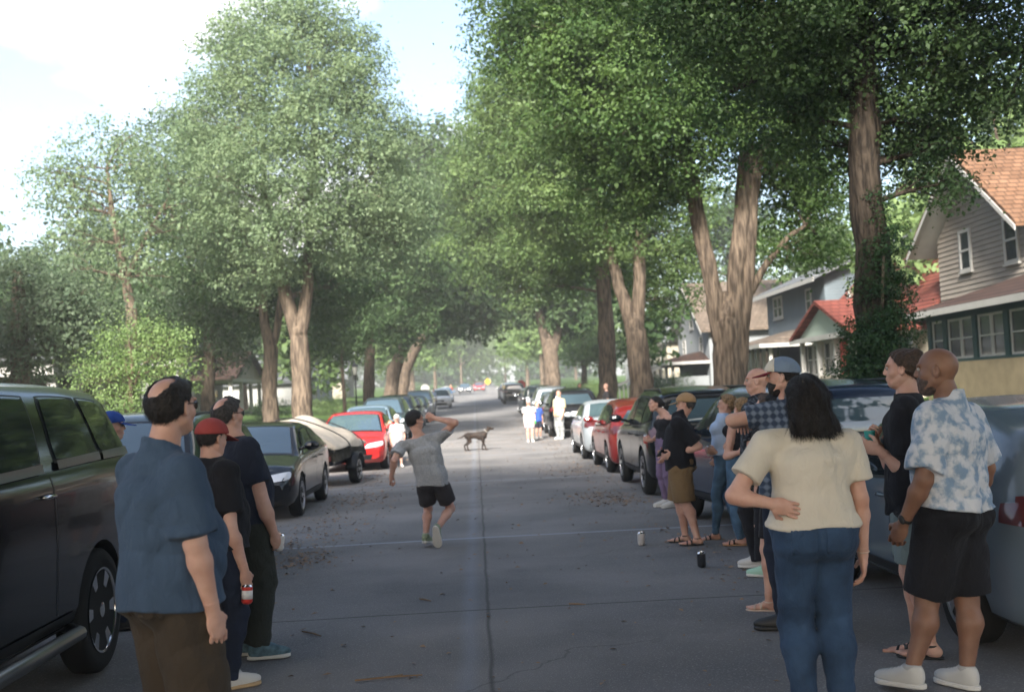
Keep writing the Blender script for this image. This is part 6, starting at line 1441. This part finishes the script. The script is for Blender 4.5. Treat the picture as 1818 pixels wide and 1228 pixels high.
# left group
person('balding man in a slate blue shirt and brown shorts nearest on the left', 4.8, 0, 0, 1.85, fx=fxp(300, 1000, 4.8), body=46, head=28, girth=1.04, belly=.8, hair='bald', hairm=h_dark, skin=sk_fair, res=.85,
    J=dict(head=(306, 722, 0), RE=(346, 962, -.20), RW=(378, 1085, -.13), LE=(250, 955, .26), LW=(290, 1010, .42), RN=(-.75, .6, 0), RTm=(.6, .75, 0)), hands=(.5, .42),
    top=('shirt', c_blue, dict(hem=.49, sleeve=.9, loose=.026, amp=.010, collar=True, sflare=.014, flare=.022)), bottom=('shorts', c_brown, dict(end=1.02, loose=.026, flare=.014, amp=.008, pockets=((-.05, -1, -.01, .034, .036), (.05, -1, -.01, .034, .036)))), shoes=('sneaker', s_white, s_sole), extras=(('glasses',),), group='onlookers on the left')
r, g, j = person('man in a red cap and black tee behind the man in the slate blue shirt', 7.15, 0, 0, 1.69, fx=fxp(388, 1010, 7.15), body=48, head=38, hp=-8, girth=1.12, belly=.5, hair='capped', hairm=h_dark, skin=sk_fair,
    J=dict(head=(377, 778, 0), RE=(408, 935, -.16), RW=(434, 1012, -.10), RH=(.12, .1, -1), RN=(-.6, .6, 0), RTm=(.5, .8, 0), LW=(360, 960, .35)), hands=(.5, .62),
    top=('tee', c_black, dict(hem=.50, sleeve=.72, loose=.022)), bottom=('trousers', c_djean, dict(loose=.02)), shoes=('sneaker', s_white, s_gum), extras=(('cap', c_red),), group='onlookers on the left')
C_, hd, n_, t_ = g[1]; can('red and white can held low by the man in the red cap', C_+n_*.01+np.array([.012, -.03, -.15]), (0.05, .05, 1), mat('can_red', (.5, .04, .03), .3, .5), sleeve=mat('can_white', (.6, .58, .56), .4, .4))
r, g, j = person('balding man in a navy tee and charcoal trousers, can in his right hand', 7.95, 0, 0, 1.82, fx=fxp(446, 1080, 7.95), body=55, head=45, girth=1.08, belly=.3, hair='bald', hairm=h_grey, skin=sk_fair,
    J=dict(head=(406, 736, 0), neck=(418, 778, 0), pel=(438, 914, 0), RE=(468, 897, -.17), RW=(486, 946, -.12), RN=(-.4, .7, -.1), RTm=(.8, .5, .1), LE=(432, 930, .15), LW=(448, 992, .1), RT=(78, 0), LT=(84, 0)), hands=(.5, .7),
    top=('tee', c_navy, dict(hem=.50, sleeve=.6, loose=.018)), bottom=('trousers', c_char, dict(loose=.03, ankle=.01, flare=.012)), shoes=('sneaker', s_teal, s_sole), extras=(('glasses',),), group='onlookers on the left')
held_can('white can in the right hand of the man in the navy tee', g[1], 1.0, mat('can_white', (.6, .58, .56), .4, .4), axis=(.15, 0, 1), off=.035).location.x += .03
person('person in a royal blue cap between the big black car and the dark green one', 9.3, 0, 0, 1.71, fx=fxp(203, 850, 9.3), body=60, head=75, hair='capped', hairm=h_blond, skin=sk_fair, top=('tee', c_navy), bottom=('trousers', c_djean), shoes=('sneaker', s_black, s_black), extras=(('cap', c_royal),), res=1.3, group='onlookers on the left')
# the runner
person('man in a grey tee mid stride on the road, arm cocked behind his head', 13.3, 757, 970, 1.76, body=12, head=58, girth=.82, hair='short', hairm=h_dark, skin=sk_fair, res=.85,
    J=dict(head=(737, 746, 0), neck=(746, 776, 0), pel=(767, 851, 0), LS=(713, 788, -.03), RS=(779, 776, .03), LE=(700, 817, -.14), LW=(695, 846, -.02), RE=(808, 750, -.16), RW=(772, 742, -.10), RH=(-.8, .2, .3), RN=(.2, .9, .2), RTm=(0, 0, -1),
           LK=(760, 903, .26), LA=(756, 951, -.02), RK=(800, 902, .20), RA=(776, 938, -.14), LT=(15, -8), RT=(10, -68)), hands=(1.0, .9),
    top=('tee', c_heath, dict(hem=.40, sleeve=.62, loose=.022, amp=.008, flare=.004)), bottom=('shorts', c_dgrey, dict(end=.72, loose=.022, flare=.008)), shoes=('sneaker', s_gry, s_sole))
# children by the red car, people up the road
person('child in a white sun hat and white top beside the red sedan', 29.5, 0, 0, 1.32, fx=fxp(706, 780, 29.5), body=170, head=175, hair='short', hairm=h_blond, top=('tee', c_white), bottom=('shorts', c_pink), shoes=('sneaker', s_white, s_sole), extras=(('cap', c_white),), res=1.7, child=True)
person('small child in a pale pink top at the mirror of the red sedan', 30.3, 0, 0, 1.15, fx=fxp(694, 780, 30.3), body=160, head=170, hair='short', hairm=h_blond, top=('tee', c_pink), bottom=('shorts', c_tan), shoes=('sneaker', s_white, s_sole), res=1.8, child=True)
r, g, j = person('person in a white cap, oversized pale tee and pink shorts on the road', 38.5, 942, 790, 1.42, body=172, head=176, girth=1.15, hair='short', hairm=h_grey, J=dict(RW=(935, 755, -.2), LW=(950, 757, -.25)), top=('tee', c_white, dict(hem=.42, loose=.05)), bottom=('shorts', c_pink, dict(end=.8, loose=.03)), shoes=('sneaker', s_white, s_sole), extras=(('cap', c_white),), res=1.5)
C_, hd, n_, t_ = g[-1]; can('small green bottle held by the person in the oversized pale tee', C_+np.array([.02, -.05, -.06]), (0, 0, 1), mat('bottle_green', (.06, .35, .08), .3, .5), name='bottle')['category'] = 'bottle'
person('child in a blue tee behind the person in the oversized pale tee', 40.2, 957, 786, 1.3, body=160, head=165, hair='short', hairm=h_brown, top=('tee', c_royal), bottom=('shorts', c_navy), shoes=('sneaker', s_white, s_sole), res=1.7, child=True)
person('man in a pale yellow shirt and grey trousers with folded arms by the right kerb', 39.3, 996, 786, 1.68, body=-135, head=-150, girth=1.12, hair='ring', hairm=h_grey, J=dict(RW=(985, 742, -.25), LW=(998, 744, -.3)), top=('shirt', c_yel, dict(sleeve=.9, loose=.03)), bottom=('trousers', c_grey, dict(loose=.03)), shoes=('sneaker', s_white, s_sole), res=1.5)
def verge_person(label, px, Y, H, tm, bm, **k):
    x = fxp(px, 740, Y); r, g, j = person(label, Y, 0, 0, H, fx=x, top=('tee', tm), bottom=('trousers', bm), shoes=('sneaker', s_black, s_sole), res=2.0, **k); dz = (terr(x, Y)-zfar(Y)); r.location.z += dz
verge_person('bald man in a dark shirt standing on the verge beyond the maroon hatchback', 1078, 42, 1.66, c_dgrey, c_djean, body=-90, head=-120)
verge_person('person in a pink top on the verge beyond the silver sedan', 1032, 56, 1.6, c_pink, c_jean, body=180, head=170, hair='long', hairm=h_brown, fem=True)
verge_person('person in a blue top far up the left verge', 772, 90, 1.6, c_lblue, c_djean, body=150, head=150, hair='short')
verge_person('person in a red top farthest up the left verge', 803, 120, 1.7, c_red, c_djean, body=150, head=150, hair='short')
# right group
r, g, j = person('woman in a black tank top and purple leggings beside the black utility, can in hand', 16.3, 1187, 890, 1.62, body=-112, head=-95, fem=True, bust=1., girth=1.08, hair='lowbun', hairm=h_dark, skin=sk_fair,
    J=dict(head=(1163, 717, 0), LE=(1200, 770, -.08), LW=(1180, 808, -.14), RW=(1156, 782, .02), RH=(-.6, -.3, .2), RN=(-.1, .9, 0), RTm=(0, 0, 1)), hands=(.5, .8), top=('tank', c_black, dict(hem=.6, loose=.006, amp=.003)), bottom=('trousers', c_purp, dict(loose=.004, waist=.11, amp=.003)), shoes=('sneaker', s_white, s_sole), group='onlookers on the right')
held_can('red can held by the woman in the black tank top and purple leggings', g[1], .95, MATS['can_red'], axis=(0, 0, 1))
r, g, j = person('man in a tan cap, black shirt and khaki shorts standing in sandals', 12.4, 1215, 965, 1.68, body=-72, head=-68, girth=1.04, belly=.25, hair='capped', hairm=h_grey, skin=sk_fair,
    J=dict(head=(1217, 717, 0), LE=(1240, 792, -.16), LW=(1196, 806, -.14), RE=(1215, 795, .2), RW=(1184, 803, .10), LN=(.1, .9, .3), LTm=(-.3, 0, 1), RN=(0, -.9, .3), RTm=(-.3, 0, 1)), hands=(.7, .7),
    top=('shirt', c_black, dict(hem=.475, sleeve=.85, loose=.02, collar=True, sflare=.008, flare=.004)), bottom=('shorts', c_khaki, dict(end=1.02, loose=.028, flare=.014, amp=.008, pockets=((-.05, -1, -.01, .034, .036), (.05, -1, -.01, .034, .036)))), shoes=('sandal', s_black, s_black), extras=(('cap', c_tan),), feet={1: (.11, .0), -1: (-.12, -.16)}, group='onlookers on the right')
ph = MB(); ph.box((-.037, -.004, -.075), (.037, .004, .075)); po = ph.build('body', s_black, None); pe = empty('phone', tuple((g[1][0]+g[-1][0])/2+np.array([-.05, 0, .02])), R_(20), 'dark phone in the hands of the man in the tan cap', 'phone'); po.parent = pe; po.rotation_euler = (R_(60), 0, 0); q_ = MB(); q_.box((-.033, -.0055, -.068), (.033, -.0041, .068)); qo = q_.build('screen', glass_car, pe); qo.rotation_euler = (R_(60), 0, 0)
r, g, j = person('blond woman in a pale blue top and jeans holding a white can upright', 12.75, 1294, 955, 1.66, body=-78, head=-70, fem=True, bust=1, hair='pony', hairm=h_blond, skin=sk_fair,
    J=dict(head=(1290, 718, 0), LE=(1294, 808, -.14), LW=(1271, 803, -.12), LH=(-.9, .1, .3), LN=(0, .9, 0), LTm=(0, 0, 1), RW=(1275, 812, .15), LA=(1270, 946, -.1), RA=(1312, 953, .1)), hands=(.8, .5), top=('blouse', c_lblue, dict(hem=.55, sleeve=.3, loose=.014)), bottom=('trousers', c_jean2, dict(loose=.004, waist=.1, amp=.004)), shoes=('wedge', s_black, s_tan), extras=(('sunglasses',),), group='onlookers on the right')
held_can('white can held upright by the blond woman in jeans', g[-1], 1., MATS['can_white'], axis=(0, 0, 1))
person('fair haired woman in a black tank top with folded arms behind the plaid shirted man', 12.1, 1320, 970, 1.66, body=-58, head=-20, fem=True, bust=1, hair='lowbun', hairm=h_blond, skin=sk_fair,
    J=dict(head=(1317, 724, 0), LE=(1290, 810, -.12), LW=(1312, 803, -.25), RE=(1340, 810, .05), RW=(1300, 795, -.05), LTm=(0, 0, 1), RTm=(0, 0, 1)), hands=(.6, .6), top=('tank', c_black, dict(hem=.57, loose=.007, amp=.003)), bottom=('trousers', c_jean2, dict(loose=.006, waist=.08, amp=.004)), shoes=('wedge', s_black, s_tan), group='onlookers on the right')
person('bald man in a dark patterned shirt, black trousers and white sneakers', 10.6, 0, 0, 1.86, fx=fxp(1352, 900, 10.6), body=-55, head=-72, skin=sk_fair, 
    J=dict(head=(1343, 676, 0)), top=('shirt', c_patt, dict(sleeve=.9, collar=True)), bottom=('trousers', c_black, dict(loose=.035, flare=.02)), shoes=('sneaker', s_white, s_sole), group='onlookers on the right')
person('woman in a long black skirt and mint shoes, mostly hidden behind the plaid shirted man', 10.1, 0, 0, 1.58, fx=fxp(1372, 950, 10.1), body=-40, head=-50, fem=True, hair='bob', hairm=h_brown, top=('tee', c_black), bottom=('skirt', c_black, dict(end=.09, waist=.1)), shoes=('sneaker', s_mint, s_sole), feet={-1: (-.14, 0)}, res=1.2, group='onlookers on the right')
person('woman in a black tank top and sandals mostly hidden by the woman in cream', 8.55, 0, 0, 1.6, fx=fxp(1392, 1000, 8.55), body=-35, head=-45, fem=True, hair='bob', hairm=h_dark, J=dict(LE=(1338, 806, -.05), LW=(1368, 850, .2), LA=(1366, 1066, .0), LT=(-60, 0)), top=('tank', c_black, dict(hem=.55)), bottom=('skirt', c_black, dict(end=.34, waist=.1)), shoes=('sandal', s_beige, s_beige), group='onlookers on the right')
person('bearded man in a plaid shirt and grey blue cap with maroon brim, elbow out', 7.9, 0, 0, 1.84, fx=fxp(1405, 1000, 7.9), body=-32, head=-68, girth=1.05, hair='capped', hairm=h_dark, skin=sk_fair,
    J=dict(head=(1388, 668, 0), neck=(1402, 712, 0), LS=(1368, 732, -.05), LE=(1300, 746, .0), LW=(1315, 752, .26), LH=(.3, .9, -.1), LN=(0, 0, -1), LTm=(1, 0, 0), LT=(-70, 0), RT=(-60, 0)), top=('shirt', c_plaid, dict(sleeve=.62, collar=True, hem=.48)), bottom=('trousers', c_djean, dict(loose=.02)), shoes=('sneaker', s_black, s_black), extras=(('cap', c_gblue, c_cream, c_mar), ('beard', h_dark)), group='onlookers on the right')
person('long haired woman in a cream tee and blue jeans, hand on her hip', 5.75, 0, 0, 1.76, fx=fxp(1452, 1080, 5.75), body=2, head=-12, fem=True, girth=1.12, bust=1., hair='long', hairm=h_dark, skin=sk_fair, res=.85,
    J=dict(head=(1428, 710, 0), neck=(1432, 762, 0), pel=(1445, 950, 0), LE=(1303, 880, -.06), LW=(1368, 893, -.13), LH=(.88, -.05, -.30), LN=(.1, 1, 0), LTm=(-.1, 0, -1), LS=(1362, 785, 0), RS=(1503, 785, 0), RE=(1527, 885, -.02), RW=(1532, 985, .03), RN=(-1, .3, 0), RTm=(.1, 1, 0)), hands=(.14, .35),
    top=('tee', c_cream, dict(hem=.548, sleeve=.66, loose=.018, amp=.006, flare=-.012, sflare=.012, wave=.4)), bottom=('trousers', c_jean, dict(loose=.010, waist=.085, amp=.005, flare=.012, belt=c_jean, pockets=((-.05, -1, -.005, .036, .036), (.05, -1, -.005, .036, .036)))), shoes=('sneaker', s_white, s_sole), extras=(('sunglasses',), ('bracelet', 1, s_beige)), group='onlookers on the right')
r, g, j = person('person with a topknot in a black tee and sage shorts holding a teal drink', 6.9, 0, 0, 1.78, fx=fxp(1632, 1080, 6.9), body=-62, head=-62, girth=1.02, hair='bun', hairm=h_brown, skin=sk_fair,
    J=dict(head=(1601, 655, 0), neck=(1612, 700, 0), LE=(1607, 838, -.12), LW=(1562, 800, -.08), LH=(-.8, .2, .35), LN=(.1, .9, .2), LTm=(-.2, 0, 1), RE=(1590, 838, .22), RW=(1556, 786, .14), RN=(.1, -.9, .2), RTm=(-.2, 0, 1), LA=(1652, 1143, -.05), LT=(-60, 0), RA=(1630, 1138, .1), RT=(-55, 0)), hands=(.75, .75),
    top=('tee', c_black, dict(hem=.48, sleeve=.72, loose=.02)), bottom=('shorts', c_sage, dict(end=.8, loose=.022)), shoes=('sandal', s_black, s_black), group='onlookers on the right')
cup = empty('cup', tuple((g[1][0]+g[-1][0])/2+np.array([-.01, 0, .0])), 0, 'translucent teal cup held by the person with the topknot', 'cup'); m = MB(); m.lathe([(-.03, .024), (.07, .034), (.07, .031), (-.025, .021)], 20, 2); m.build('cup_body', mat('cup_teal', (.06, .32, .28), .2, .5), cup, 40); m = MB(); m.lathe([(.045, .029), (.047, .029)], 20, 2); m.build('drink', mat('drink', (.25, .4, .35), .1, .5), cup)
person('bald man in a blue and white tie dye shirt and black shorts', 6.15, 0, 0, 1.87, fx=fxp(1690, 1080, 6.15), body=-38, head=-60, girth=1.08, skin=sk_brn, res=.85,
    J=dict(head=(1662, 657, 0), neck=(1688, 712, 0), pel=(1686, 905, 0), LE=(1640, 852, -.16), LW=(1604, 928, -.06), LN=(.6, .6, 0), LTm=(-.6, .7, .2), RW=(1730, 905, .32), LA=(1618, 1190, 0), RA=(1716, 1192, .0), LK=(1646, 1062, .05), RK=(1716, 1062, .05), LT=(-40, 0), RT=(-25, 0)), hands=(.55, .5),
    top=('shirt', c_tie, dict(hem=.50, sleeve=.85, loose=.024, amp=.010, collar=True, sflare=.014, flare=.02, dip=.06)), bottom=('shorts', c_black, dict(end=.93, loose=.028, flare=.014, amp=.008)), shoes=('sneaker', s_white, s_sole), extras=(('watch', -1, s_black), ('beard', hairmat('beard_stubble', (.07, .045, .035)))), group='onlookers on the right')
# cans standing on the road
def gp(px, py): d = ray(px, py); return np.array([0, 0, 1.7])+d*(-1.7/d[2])
c = gp(1139, 967); can('pale can standing on the road left of the black can', c, (0, 0, 1), mat('can_pale', (.5, .48, .47), .35, .5), sc=1.25)
c = gp(1246, 1006); can('black can with a bright lid standing on the road nearest the white sneakers', c, (0, 0, 1), mat('can_black', (.02, .022, .028), .3, .5), sc=1.25)

# ------------------------------------------------------------------ the dog
def dog():
    Y = 35.2; p = P(847, 803, Y); z0 = gz(Y); org = np.array([p[0], Y, z0]); o = empty('dog', tuple(org), 0, 'dark brindle dog walking across the road with its head up', 'dog')
    X = lambda x, z, y=0: org+np.array([x, y, z]); I3 = np.eye(3)
    legs = []
    for y, (hx, kx, kz, ax, az, fx_) in ((-.075, (.20, .19, .28, .26, .10, .27)), (.075, (.21, .22, .28, .17, .10, .17))): legs.append([X(hx, .42, y), X(kx, kz, y), X(ax, az, y), X(fx_, .025, y), X(fx_+.06, .018, y)])
    for y, (hx, kx, kz, ax, az, fx_) in ((-.07, (-.24, -.19, .29, -.30, .17, -.26)), (.07, (-.24, -.24, .27, -.38, .16, -.36))): legs.append([X(hx, .44, y), X(kx, kz, y), X(ax, az, y), X(fx_, .025, y), X(fx_+.06, .018, y)])
    def f(Q):
        d = el(Q, X(.15, .44), I3, (.18, .105, .135)); d = smin(d, el(Q, X(-.05, .465), I3, (.2, .085, .095)), .06); d = smin(d, el(Q, X(-.24, .455), I3, (.13, .09, .11)), .05)
        d = smin(d, rc(Q, X(.25, .5), X(.36, .62), .075, .055), .05); d = smin(d, el(Q, X(.40, .66), I3, (.072, .058, .055)), .03); d = smin(d, rc(Q, X(.44, .645), X(.53, .645), .034, .024), .02); d = smin(d, el(Q, X(.535, .655), I3, (.014, .016, .012)), .006)
        for s in (-1, 1): d = smin(d, rc(Q, X(.375, .70, s*.035), X(.355, .75, s*.05), .022, .006), .012)
        d = smin(d, rc(Q, X(-.35, .49), X(-.46, .42), .026, .02), .03); d = smin(d, rc(Q, X(-.46, .42), X(-.58, .40), .02, .012), .02)
        for i, l in enumerate(legs):
            r = (.062, .036, .021, .020, .017) if i < 2 else (.075, .042, .022, .020, .017)
            for a in range(4): d = smin(d, rc(Q, l[a], l[a+1], r[a], r[a+1]), .02)
        return d + .003*np.sin(70*Q[:, 0]+50*Q[:, 2])*np.sin(90*Q[:, 1]+40*Q[:, 2])
    mk_mesh('body', f, [X(-.6, .0, -.15), X(.56, .78, .15)], .03, .012, o, mat('dog_coat', (.010, .008, .007), .7, .25, col2=(.032, .020, .014), vscale=9, bump=.5, bscale=80), org)
    m = MB(); m.tube([X(.30, .58)-org+np.array([.075*math.cos(t)*.75, .078*math.sin(t), -.05*math.cos(t)]) for t in np.linspace(0, 2*math.pi, 17)], .011, 6, cap=False); m.build('collar', mat('collar_grey', (.35, .33, .3), .5, .3), o, True)
    for s in (-1, 1): e = MB(); e.lathe([(-.008*math.cos(a), .008*math.sin(a)) for a in np.linspace(.1, 3.04, 6)], 8, 1); eo = e.build('eye', s_black, o, True); eo.location = X(.452, .678, s*.036)-org
dog()
